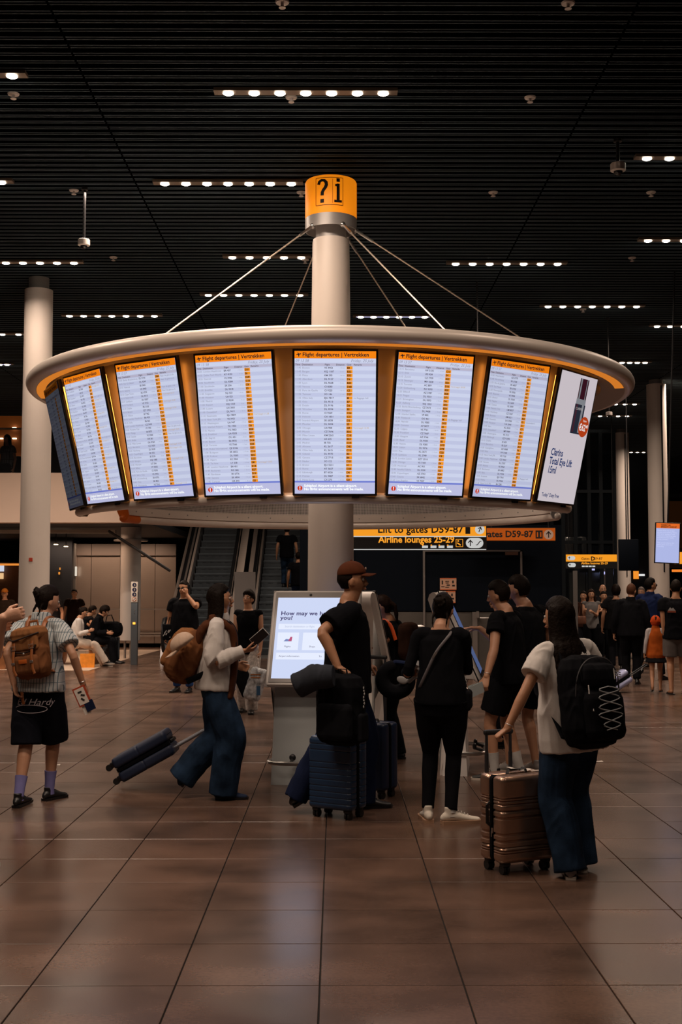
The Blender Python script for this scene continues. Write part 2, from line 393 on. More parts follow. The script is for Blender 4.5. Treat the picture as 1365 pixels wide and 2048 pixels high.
q = a.build('letter_i', M_INK, drum, smooth=0); bend(q, RD, 0)
a = MB()
for z in (5.595, 5.882):
    for i in range(12): a.box((-.165+.0147*2*0+(i+.5)*.0245*1.0-0.0, -.0005, z), (.0246, .001, .006))
for x in (-.165, .129): a.box((x, -.0005, 5.7385), (.006, .001, .287))
a.box((.018, -.0005, 5.7385), (.003, .001, .255))
q = a.build('frame_line', M_INK, drum, smooth=0); bend(q, RD, 0)
# stay cables
CAN_Z = 3.70
M_CAB = mat('stay cable', (0.65, 0.55, 0.46), 0.35, 0.8)
for phi, r1 in ((28, 2.5), (84, 2.75), (140, 2.5), (205, 2.5), (313, 2.5)):
    s_ = R(phi); p0 = V((.26*sin(s_), -.26*cos(s_), 5.40)); p1 = V((r1*sin(s_), -r1*cos(s_), CAN_Z-.02)); dd = (p1-p0).normalized()
    a = MB(); a.tube([p0, p1], .008, 6); c_ = a.build('stay_cable', M_CAB, cc)
    a = MB(); a.tube([p0-dd*.02, p0+dd*.22], .015, 8); a.ell(p0, (.03, .03, .03), 10, 6); a.build('turnbuckle', M_STEEL, c_)
# ------------------------------------------------------------ the display ring
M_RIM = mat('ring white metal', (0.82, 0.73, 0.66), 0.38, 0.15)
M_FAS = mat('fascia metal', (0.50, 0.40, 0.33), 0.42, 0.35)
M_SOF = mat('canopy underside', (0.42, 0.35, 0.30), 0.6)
ring = thing('display_ring', 'large round canopy ring of flight displays hung around the central column', 'display stand', (XC, D0, 0))
RO = 3.07; ZR = 3.672; ZS = 3.604
cap = MB(); prof = []
for i in range(0, 13):
    a_ = R(95-190*i/12); prof.append((RO-.080+.080*cos(a_), ZR+.068*sin(a_)))
prof = [(RO-.20, ZR+.070)]+prof+[(RO-.10, ZS)]
prof = [(1.62, ZS), (1.60, ZR), (1.62, ZR+.060)]+prof
a = MB(); a.lathe(prof, n=160); a.build('rim', M_RIM, ring)
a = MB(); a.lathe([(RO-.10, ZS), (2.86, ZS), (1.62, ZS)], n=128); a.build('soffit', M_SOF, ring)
# radial brackets tying canopy to column
for k in range(6):
    t_ = R(30+60*k); d_ = V((sin(t_), -cos(t_), 0)); a = MB()
    a.tube([d_*.22+V((0, 0, ZR)), d_*1.66+V((0, 0, ZR))], .035, 8); a.build('bracket', M_GREY, ring)
FR = (-72.5, 59.5); BK = (180-76, 180+66.5)
def fas(r_top, r_bot, zt, zb, t=.03):
    return [(r_top, zt), (r_bot, zb), (r_bot-t, zb), (r_top-t, zt)]
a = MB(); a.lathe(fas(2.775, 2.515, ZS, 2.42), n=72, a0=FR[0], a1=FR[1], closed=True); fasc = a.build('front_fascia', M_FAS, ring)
# thin vertical panel joints on the fascia
def cone_r(z): return 2.775
def tube_arc(a0, a1, r, z, rad, n, name, m, parent, ends=True):
    pts = [V((r*sin(R(t)), -r*cos(R(t)), z)) for t in lin(a0, a1, n)]
    b_ = MB(); b_.tube(pts, rad, 12, round_=ends); return b_.build(name, m, parent)
tube_arc(FR[0], FR[1], 2.545, 2.400, .046, 60, 'bottom_pipe', M_RIM, ring)
# back arc: perforated mesh inner face, lower white band, orange end
def mesh_mat():
    m = bpy.data.materials.new('perforated mesh'); m.use_nodes = True; nt = m.node_tree; b = nt.nodes['Principled BSDF']
    tc = nt.nodes.new('ShaderNodeTexCoord'); sx = nt.nodes.new('ShaderNodeSeparateXYZ'); nt.links.new(tc.outputs['Object'], sx.inputs[0])
    at = nt.nodes.new('ShaderNodeMath'); at.operation = 'ARCTAN2'; nt.links.new(sx.outputs[0], at.inputs[0]); nt.links.new(sx.outputs[1], at.inputs[1])
    cb = nt.nodes.new('ShaderNodeCombineXYZ'); m1 = nt.nodes.new('ShaderNodeMath'); m1.operation = 'MULTIPLY'; m1.inputs[1].default_value = 2.5
    nt.links.new(at.outputs[0], m1.inputs[0]); nt.links.new(m1.outputs[0], cb.inputs[0]); nt.links.new(sx.outputs[2], cb.inputs[1])
    vo = nt.nodes.new('ShaderNodeTexVoronoi'); vo.inputs['Scale'].default_value = 52; vo.inputs['Randomness'].default_value = 0.0
    nt.links.new(cb.outputs[0], vo.inputs['Vector'])
    cr = nt.nodes.new('ShaderNodeValToRGB'); cr.color_ramp.elements[0].position = 0.3; cr.color_ramp.elements[1].position = 0.42
    cr.color_ramp.elements[0].color = (0.10, 0.085, 0.08, 1); cr.color_ramp.elements[1].color = (0.62, 0.55, 0.52, 1)
    nt.links.new(vo.outputs['Distance'], cr.inputs[0]); nt.links.new(cr.outputs[0], b.inputs['Base Color']); b.inputs['Roughness'].default_value = .5
    return m
M_MESH = mesh_mat()
a = MB(); a.lathe(fas(2.775, 2.535, ZS, 2.57), n=90, a0=BK[0], a1=BK[1]-0.0, closed=True); a.build('mesh_panel', M_MESH, ring)
a = MB(); a.lathe([(2.475, 2.577), (2.475, 2.487), (2.53, 2.487), (2.53, 2.577)], n=90, a0=BK[0], a1=BK[1], closed=True); lb = a.build('lower_band', M_RIM, ring)
a = MB()
for t in lin(BK[0]+4, BK[1]-4, 22):
    for dt in (0,): a.ell((2.472*sin(R(t)), -2.472*cos(R(t)), 2.532), (.008, .008, .008), 6, 4)
tag(a.build('screw', M_GREY, lb), kind='stuff')
tube_arc(BK[0], BK[1]-6, 2.52, 2.447, .046, 60, 'bottom_pipe', M_RIM, ring)
M_ORP = mat('orange paint', (0.75, 0.16, 0.015), 0.4)
tube_arc(BK[1]-6, BK[1], 2.52, 2.447, .047, 8, 'orange_pipe_end', M_ORP, ring)
def endplate(ang, r_t, r_b, zt, zb, m, name, w_=.26):
    t_ = R(ang); e = V((sin(t_), -cos(t_), 0)); tn = V((cos(t_), sin(t_), 0)); a = MB()
    pl = [(r_t-.02, zt), (r_b-.06, zb+.05), (r_b-.03, zb), (r_b+.04, zb), (r_b+w_*.35, zb+.10), (r_t+w_*.45, zt)]
    a.prism(pl, (e, V((0, 0, 1)), tn), .02); return a.build(name, m, ring, smooth=0)
endplate(BK[1], 2.775, 2.50, ZS-.004, 2.42, M_ORP, 'end_plate'); endplate(BK[0]-.5, 2.775, 2.50, ZS-.004, 2.42, M_GREY, 'end_plate')
endplate(FR[0]-.5, 2.775, 2.50, ZS-.004, 2.36, M_FAS, 'end_plate', .10); endplate(FR[1], 2.775, 2.50, ZS-.004, 2.36, M_FAS, 'end_plate', .10)
# led tubes, and a glowing band for the soffit lit by LEDs
M_LEDO = emis('led amber', (1.0, 0.33, 0.035), 1.5)
M_LEDT = emis('led tube', (1.0, 0.36, 0.055), 4.0)
a = MB(); a.lathe([(2.965, ZS-.003), (2.880, ZS-.003), (2.880, ZS+.003), (2.965, ZS+.003)], n=96, a0=FR[0]-14, a1=FR[1]+14, closed=True); a.build('amber_light_strip', emis('soffit amber glow', (1.0, 0.30, 0.035), .62), ring)  # emissive band paints the amber LED glow on the soffit
# ------------------------------------------------------------ screens
SW, SH = 0.690, 1.19
TILT = math.atan2(2.88-2.617, 3.558-2.427)
M_BEZ = mat('screen bezel', (0.008, 0.008, 0.01), 0.25)
def rowmat(name, c1, c2, pitch, s=1.0):
    m = bpy.data.materials.new(name); m.use_nodes = True; nt = m.node_tree; nt.nodes.clear()
    tc = nt.nodes.new('ShaderNodeTexCoord'); sx = nt.nodes.new('ShaderNodeSeparateXYZ'); nt.links.new(tc.outputs['Object'], sx.inputs[0])
    d = nt.nodes.new('ShaderNodeMath'); d.operation = 'MULTIPLY'; d.inputs[1].default_value = 1/(2*pitch); nt.links.new(sx.outputs[2], d.inputs[0])
    f = nt.nodes.new('ShaderNodeMath'); f.operation = 'FRACT'; nt.links.new(d.outputs[0], f.inputs[0])
    g = nt.nodes.new('ShaderNodeMath'); g.operation = 'GREATER_THAN'; g.inputs[1].default_value = .5; nt.links.new(f.outputs[0], g.inputs[0])
    mx = nt.nodes.new('ShaderNodeMix'); mx.data_type = 'RGBA'; mx.inputs[6].default_value = (*c1, 1); mx.inputs[7].default_value = (*c2, 1); nt.links.new(g.outputs[0], mx.inputs[0])
    e = nt.nodes.new('ShaderNodeEmission'); e.inputs[1].default_value = s; nt.links.new(mx.outputs[2], e.inputs[0])
    gl = nt.nodes.new('ShaderNodeBsdfGlossy'); gl.inputs['Roughness'].default_value = .12; gl.inputs[0].default_value = (.04, .04, .04, 1)
    ad = nt.nodes.new('ShaderNodeAddShader'); nt.links.new(e.outputs[0], ad.inputs[0]); nt.links.new(gl.outputs[0], ad.inputs[1])
    o = nt.nodes.new('ShaderNodeOutputMaterial'); nt.links.new(ad.outputs[0], o.inputs[0]); return m
PITCH = 0.0302
ZT = SH/2-.018; WI = SW-.036
def scmats(k):
    f = lambda c: tuple(v*k for v in c)
    return dict(bg=rowmat('screen rows', f((.60, .645, .83)), f((.52, .555, .76)), PITCH), hd=emis('hd%g' % k, f((.93, .23, .006)), 1), gate=emis('gt%g' % k, f((.90, .30, .012)), 1),
                ink=emis('ink%g' % k, (.012*k, .010*k, .015*k), 1), gr=emis('gr%g' % k, f((.25, .25, .34)), 1), dk=emis('dk%g' % k, f((.07, .06, .09)), 1), lt=emis('lt%g' % k, f((.95, .97, 1.0)), 1),
                am=emis('am%g' % k, f((.55, .38, .20)), 1), ft=emis('ft%g' % k, f((.50, .51, .74)), 1), bl=emis('bl%g' % k, f((.16, .20, .62)), 1), red=emis('rd%g' % k, f((.60, .035, .01)), 1),
                hr=emis('hr%g' % k, f((.48, .46, .60)), 1))
def mark():
    for o in COL.objects:
        if '_column' in o.name and o.name.split('_')[0] in ('time', 'destination', 'flight', 'distance', 'remarks'): o['kind'] = 'stuff'
def screen_base(k, phi, label, m=None):
    t_ = R(phi); rc = (2.88+2.617)/2; zc = (3.558+2.427)/2
    M = Matrix.Translation((rc*sin(t_)+XC, -rc*cos(t_)+D0, zc)) @ Matrix.Rotation(t_, 4, 'Z') @ Matrix.Rotation(TILT, 4, 'X')
    t = thing('departure_display', label, 'screen', group=None); t.matrix_world = M
    a = MB(); a.box((0, .022, 0), (SW, .042, SH), bev=.006); a.build('housing', M_BEZ, t, smooth=40)
    a = MB(); a.box((.17, .015, -SH/2-.01), (.06, .02, .02)); a.build('sensor', M_BEZ, t, smooth=0)
    a = MB(); a.box((0, .095, .3), (.3, .11, .06)); a.box((0, .07, -.3), (.3, .06, .06)); a.build('bracket', M_GREY, t, smooth=0)
    for s_ in (-1, 1):
        a = MB(); a.cyl((s_*(SW/2-.062), .066, -SH/2+.06), (s_*(SW/2-.062), .066, SH/2-.07), .014, 10); a.build('light_tube', M_LEDT, t)
    return t
def sx(f): return -WI/2+f*WI
def tz(i): return ZT-.133-PITCH*i   # centre of row i
def qd(mb, x0, z0, x1, z1, y): mb.quad((x0, y, z0), (x1, y, z0), (x1, y, z1), (x0, y, z1))
def departures(k, phi, label, rows, clock, dim=1.0, head='Flight departures | Vertrekken'):
    t = screen_base(k, phi, label); m = scmats(dim)
    a = MB(); qd(a, -WI/2, -ZT, WI/2, ZT, -.0005); a.build('panel', m['bg'], t, smooth=0, fix=False)
    a = MB(); qd(a, -WI/2, ZT-.058, WI/2, ZT, -.0015); h = a.build('header_band', m['hd'], t, smooth=0, fix=False)
    text('Flight departures | Vertrekken', .0435, face_m(sx(.095), ZT-.042, -.003), 'heading_text', h, m['ink'], bold=.0009, kx=1.0)
    a = MB(); c0 = sx(.05); z0 = ZT-.029      # plane pictogram
    a.add([(c0-.018, -.003, z0+.004), (c0+.019, -.003, z0+.010), (c0+.019, -.003, z0+.003), (c0-.018, -.003, z0-.003)], [(0, 1, 2, 3)])
    a.add([(c0-.004, -.0035, z0), (c0+.006, -.0035, z0+.004), (c0+.004, -.0035, z0-.016), (c0-.002, -.0035, z0-.016)], [(0, 1, 2, 3)])
    a.add([(c0-.002, -.0035, z0), (c0+.006, -.0035, z0+.004), (c0-.006, -.0035, z0+.018), (c0-.010, -.0035, z0+.016)], [(0, 1, 2, 3)])
    a.build('plane_pictogram', m['ink'], h, smooth=0, fix=False)
    text(clock, .030, face_m(sx(.01), ZT-.087, -.002), 'clock_text', t, m['gr'], shear=.2)
    text('Friday, 25 July', .032, face_m(sx(.965), ZT-.087, -.002), 'date_text', t, m['gr'], align='RIGHT', shear=.3)
    a = MB(); qd(a, -WI/2, ZT-.118, WI/2, ZT-.098, -.001); hb = a.build('column_heading_band', m['hr'], t, smooth=0, fix=False)
    for f, s_ in ((.01, 'Time'), (.09, 'Destination'), (.37, 'Flight'), (.51, 'Distance'), (.64, 'Gate'), (.725, 'Remarks')):
        text(s_, .019, face_m(sx(f), ZT-.114, -.002), 'column_heading', hb, m['dk'], bold=.0003)
    lsp = PITCH/.0205/1.0
    colm = [('time_column', .01, m['gr'], [r[0] for r in rows]), ('destination_column', .095, m['gr'], [r[1] for r in rows]), ('flight_column', .365, m['dk'], [r[2] for r in rows])]
    for nm, f, mm, ls_ in colm:
        for j in range(0, 1): text('\n'.join(ls_), .0205, face_m(sx(f), tz(0)-.007, -.002), nm, t, mm, lsp=lsp, bold=.0004 if nm == 'flight_column' else 0)
    text('\n'.join('' if r[3] in 'HMJ' else ('i  %d min' % (4+(hash_(r[2]) % 16))) for r in rows), .013, face_m(sx(.545), tz(0)-.005, -.002), 'distance_column', t, m['gr'], lsp=PITCH/.013)
    a = MB()
    for i in range(len(rows)): qd(a, sx(.638), tz(i)-.0125, sx(.712), tz(i)+.0125, -.0015)
    g = a.build('gate_markers', m['gate'], t, smooth=0, fix=False)
    text('\n'.join(r[3] for r in rows), .021, face_m(sx(.645), tz(0)-.0075, -.003), 'gate_text', g, m['ink'], lsp=PITCH/.021, bold=.0008)
    if any(len(r) > 4 for r in rows):
        for key in ('V', 'o'):
            bl = ['' if len(r) < 5 or (r[4][0] == 'V') != (key == 'V') else r[4] for r in rows]
            if any(bl): text('\n'.join(bl), .0195, face_m(sx(.725), tz(0)-.0065, -.002), 'remarks_column', t, m['am'] if key == 'V' else m['gr'], lsp=PITCH/.0195)
    a = MB(); qd(a, -WI/2, -ZT, WI/2, -ZT+.092, -.0012); ft = a.build('notice_band', m['ft'], t, smooth=0, fix=False)
    a = MB(); qd(a, -WI/2, -ZT+.092, WI/2, -ZT+.106, -.0015); a.build('blue_line', m['bl'], ft, smooth=0, fix=False)
    a = MB(); n = 24; a.add([(sx(.065)+.020*cos(2*pi*i/n), -.002, -ZT+.046+.020*sin(2*pi*i/n)) for i in range(n)], [tuple(range(n))]); w_ = a.build('warning_disc', m['red'], ft, smooth=0, fix=False)
    text('!', .040, face_m(sx(.065)-.0055, -ZT+.033, -.003), 'exclamation_mark', ft, m['lt'], bold=.0015)
    text('Schiphol Airport is a silent airport.\nNo flight announcements will be made.', .0285, face_m(sx(.115), -ZT+.056, -.002), 'notice_text', ft, m['lt'], bold=.0012, lsp=.95, kx=1.08)
    return t
def hash_(s): return sum(ord(c)*(i+3) for i, c in enumerate(s))
def rows(s): return [tuple(x.strip() for x in l.split(';')) for l in s.strip().split('\n')]
S4 = rows('''11:45;Boston;VS 3952;E8
11:45;Bergen;KQ 1187;B22
11:50;Malta;KM 395;B35
11:50;Aberdeen;DL 9157;D6
11:50;Lyon;DL 9628;B30
11:50;Verona;CI 8583;D68
11:55;Paris de Gaulle;CI 9225;C5
11:55;Tetouan;3O 146;D27
11:55;Olbia Italy;EJU 7817;M;via Baggage hall
11:55;Oslo;DL 9513;B7
11:55;Dublin;DL 9196;D6
11:55;Wroclaw;DL 9394;B5
11:55;Rome;CI 9269;C16
11:55;Helsinki;CX 1831;C11
12:00;Istanbul Airport;SK 6838;D2
12:00;Mumbai;DL 9494;E5
12:00;Chicago;UA 908;G9;Vertraagd 12:30
12:00;Munich;CZ 7696;B36
12:00;Milan Linate;KM 2265;C18
12:05;Athens;A3 625;B23
12:05;Madrid;IB 732;C10
12:05;Alicante;KL 2617;D82
12:05;Olbia Italy;KL 2615;C12
12:05;Gdansk;DL 9370;B3
12:05;Geneva;CZ 7715;B4
12:10;Nador;3O 122;D23
12:10;Bristol;EJU 5531;H
12:10;Rome;AT 5657;D28
12:10;Edinburgh;BT 6026;D6
12:10;Poznan;DL 9487;B2
12:15;Hong Kong;CX 270;G3''')
S3 = rows('''10:55;London Heathrow;BA 437;D31
10:55;Dallas Fort Worth;AY 4133;E6
10:55;Detroit;VS 3946;D49
10:55;Stockholm;DL 9384;C18
11:00;Stockholm;SK 556;C8
11:00;Entebbe;DL 9318;E3
11:00;Singapore;SQ 323;G4
11:00;Houston;UA 021;G1
11:00;Madrid;CI 9230;D63
11:00;Kayseri;XQ 1323;D24
11:00;Luzern;UX 3001;E23
11:00;Dusseldorf;DL 9411;B24
11:10;Newcastle;EJU 7859;H;Vertraagd 11:28
11:10;New York JFK;VS 3951;D57
11:15;Washington;UA 947;G3
11:15;Istanbul Airport;TK 1952;G6
11:15;Munich;TG 7853;B28
11:15;Frankfurt;UA 9203;B31
11:20;Zagreb;OU 451;B17
11:20;Boston;B6 0032;D16
11:20;Toronto;VS 7366;E24
11:25;Dubai International;QF 8146;E20
11:30;Budapest;SK 6652;C15
11:30;Krakow;DL 9365;B32
11:35;Algiers;KC 904;D22
11:35;Tel Aviv;LY 338;G8;Vertraagd 12:05
11:40;London Heathrow;BA 431;D14
11:40;Bucharest;RO 362;B27
11:40;Bordeaux;SK 6776;B16
11:40;Geneva;SK 6836;B3
11:45;Curacao;OR 393;G5''')
S5 = rows('''12:15;Barcelona;HV 5135;C13
12:15;Erbil;UD 424;E4
12:15;Zurich;CZ 7709;B22
12:15;Stavanger;MH 5638;B26
12:15;Toronto;AC 809;D10;Vertraagd 18:00
12:20;Gothenburg;RO 9393;B20
12:20;Billund;AZ 3787;B28
12:25;Prague;DL 9533;D71
12:25;Birmingham;DL 9393;D6
12:25;Aalborg;KQ 1333;B32
12:25;Berlin Brandenburg;CZ 7673;B26
12:25;Stuttgart;DL 9408;B5
12:30;Istanbul Sabiha;VF 802;D29
12:30;Reykjavik;OG 461;M;via Baggage hall
12:30;Nairobi;DL 9585;D53
12:30;Curacao;AF 5877;E5
12:30;Calgary;VS 7761;D10
12:30;Frankfurt;CZ 7687;B4
12:30;Glasgow;AZ 3746;D6
12:30;Basel;DL 9335;B3
12:30;Astana;DL 9385;D79
12:35;Lisbon;DL 9576;D78
12:35;Pisa;KL 2671;C22
12:35;Ljubljana;KL 2740;C8
12:35;London Luton;EZY 2516;H
12:35;Chicago;VS 7183;E4
12:35;Montreal;AC 901;D4
12:40;Istanbul Sabiha;KL 3100;G2
12:40;Copenhagen;AZ 3762;B24
12:40;Catania;SK 6842;D87
12:45;Los Angeles;VS 7337;D43''')
S6 = rows('''12:45;Manchester;AZ 3770;D6
12:45;Nuremberg;SK 6768;B6
12:50;Rio de Janeiro;SK 6857;E5
12:50;Sao Paulo;SK 6732;F8
12:50;Minneapolis;VS 3956;G7
12:55;Beauvais;VS 7098;D6
12:55;Bristol;DL 9303;D5
13:00;Naples;KL 2609;C14
13:00;Taiwan;VS 3959;E18
13:00;Panama City;CM 8057;E17
13:00;Hamburg;CZ 7667;B34
13:00;Bremen;AM 6211;B22
13:00;Houston;UA 3900;G1;Geannuleerd
13:00;Houston;UA 3040;G1
13:05;Bari;KL 2535;C7
13:05;Dusseldorf;MF 9989;B7
13:05;Washington;VS 7121;E21
13:10;Edinburgh;EZY 3302;H
13:15;Dublin;EI 605;D16
13:15;Barcelona;IB 5237;B15
13:20;Guangzhou;CZ 0308;F6
13:25;Nice;HV 5183;C10
13:25;New York JFK;VS 7130;F7
13:25;London Heathrow;CZ 7603;D6
13:30;Verona;KL 2767;B31
13:30;Atlanta;VS 3960;E2
13:35;Bucharest;SK 6802;D63
13:35;Ibiza;DL 9336;D86
13:35;Krakow;EJU 7961;H;via Baggage hall
13:35;Palma;DL 9366;B30
13:40;New York JFK;B6 2281;D18''')
S2 = rows('''10:05;Berlin Brandenburg;DL 9190;D84;Naar de gate a.u.b.
10:05;Dar Es Salaam;DL 9244;F2;Naar de gate a.u.b.
10:10;Valencia;IB 5965;B17
10:10;Atlanta;VS 3983;D43;Naar de gate a.u.b.
10:10;Cape Town;SK 6730;E7;Naar de gate a.u.b.
10:10;Dubrovnik;DL 9315;C8;Vertraagd 10:17
10:10;Ljubljana;DL 9207;B1
10:10;Portland;VS 7152;D3;Vertraagd 10:40
10:10;Dublin;FR 3103;H
10:10;Bristol;EZY 2922;H;Vertraagd 10:54
10:15;Vilnius;BT 962;C21
10:15;London Heathrow;BA 425;D24
10:15;Sofia;FB 462;C22
10:20;London Heathrow;CZ 7603;D26
10:20;Panama City;PY 993;G3;Naar de gate a.u.b.
10:20;Malaga;IB 5875;B15;Vertraagd 10:45
10:20;Seattle;VS 3944;E9;Naar de gate a.u.b.
10:20;Aruba;OR 361;G8
10:20;Milan Linate;GA 9764;B36
10:25;Barcelona;CZ 7650;C14;Vertraagd 11:00
10:25;Hamburg;DL 9329;C13;Vertraagd 11:00
10:25;Copenhagen;SK 552;C14
10:25;Barcelona;IB 5235;B25
10:30;Bologna;KQ 1585;B2;Vertraagd 11:00
10:30;Warsaw;LO 266;B36
10:30;Bilbao;VY 8355;C6
10:35;Paris de Gaulle;CI 9293;C7
10:35;Salt L. City;VS 3942;D53
10:35;Johannesburg;SK 6752;F9
10:40;Oslo;SK 822;C13
10:45;Minneapolis;VS 7141;F6;Vertraagd 11:15''')
def remix(src, t0, k):
    o = []
    for i, r in enumerate(src):
        q = src[(i*k+3) % len(src)]
        rm = ('Vertraagd 10:1%d' % (i % 9)) if i % 4 == 0 else ('Naar de gate a.u.b.' if i % 3 == 0 else None)
        o.append(('%s:%02d' % (t0, 5*(i//3) % 60), q[1], q[2], src[(i*5+1) % len(src)][3])+((rm,) if rm else ()))
    return o
PH = [-66.5, -49.9, -32.6, -15.8, 0.95, 17.6, 34.1, 50.6]
departures(0, PH[0], 'far left flight display seen almost edge-on, dim and dark', remix(S2, '08', 7), '09 13 57', .07)  # darkness of the oblique view put into the panel's emission colours
departures(1, PH[1], 'flight display with orange header, second from the left end', remix(S3, '09', 4), '09 13 57', .93)
departures(2, PH[2], 'flight display listing Berlin Brandenburg first, third from the left end', S2, '09 13 57', .95)
departures(3, PH[3], 'flight display listing London Heathrow first, left of the middle one', S3, '09 13 58')
departures(4, PH[4], 'middle flight display facing the viewer, listing Boston first', S4, '09 13 58', 1.02)
departures(5, PH[5], 'flight display listing Barcelona first, right of the middle one', S5, '09 13 57')
departures(6, PH[6], 'flight display listing Manchester first, beside the advert screen', S6, '09 13 57', .9)
mark()
# advert screen
t = screen_base(7, PH[7], 'pale advert screen with a dark serum bottle and round price tag'); t.name = 'advert_display'
M_ADB = emis('advert navy', (.015, .035, .13), 1)
a = MB(); qd(a, -WI/2, -ZT, WI/2, ZT, -.0005); a.build('panel', emis('advert pale', (.56, .50, .54), 1), t, smooth=0, fix=False)
a = MB(); a.mat(0); qd(a, .005, .07, .19, .32, -.002); a.mat(1); qd(a, .025, .07, .055, .32, -.0025); a.mat(2); qd(a, .13, .07, .165, .32, -.0025)
a.mat(2); qd(a, .012, .32, .183, .368, -.002); a.mat(3); qd(a, .02, .368, .178, .55, -.002); a.mat(2); qd(a, .035, .368, .06, .55, -.0025); a.mat(2); qd(a, .145, .368, .158, .55, -.0025)
a.mat(0); qd(a, .005, .055, .19, .07, -.0022)
bt = a.build('bottle_picture', [emis('ad b1', (.018, .022, .035), 1), emis('ad b2', (.05, .015, .025), 1), emis('ad b3', (.20, .21, .23), 1), emis('ad b4', (.035, .006, .012), 1)], t, smooth=0, fix=False)
text('CLARINS', .033, face_m(.022, .27, -.004), 'bottle_text', bt, emis('ad t', (.45, .42, .42), 1))
a = MB(); n = 28; a.add([(.225+.092*cos(2*pi*i/n), -.005, .13+.092*sin(2*pi*i/n)) for i in range(n)], [tuple(range(n))]); pd = a.build('price_disc', emis('ad red', (.42, .045, .008), 1), t, smooth=0, fix=False)
text('€62', .085, face_m(.143, .095, -.007), 'price_text', pd, emis('ad w', (.8, .75, .72), 1), bold=.002, kx=.85)
text('40', .042, face_m(.262, .125, -.007), 'price_text', pd, MATS['ad w'], bold=.001); text('Now', .032, face_m(.195, .175, -.007), 'price_text', pd, MATS['ad w'])
text('Clarins\nTotal Eye Lift\n15ml', .088, face_m(-.255, -.165, -.002), 'advert_text', t, M_ADB, bold=.0022, kx=.85, lsp=.9)
text('Today* Duty Free', .046, face_m(-.275, -.535, -.002), 'advert_text', t, M_ADB, bold=.001, kx=.9)
a = MB(); a.ell((0, 0, 0), (.075, .075, .075), 18, 12); bl = a.build('globe_lamp', M_WPL); bl.location = (XC+2.72*sin(R(66)), D0-2.72*cos(R(66)), ZR-.13); tag(bl, 'small pale ball lamp under the canopy beside the advert screen', 'lamp')
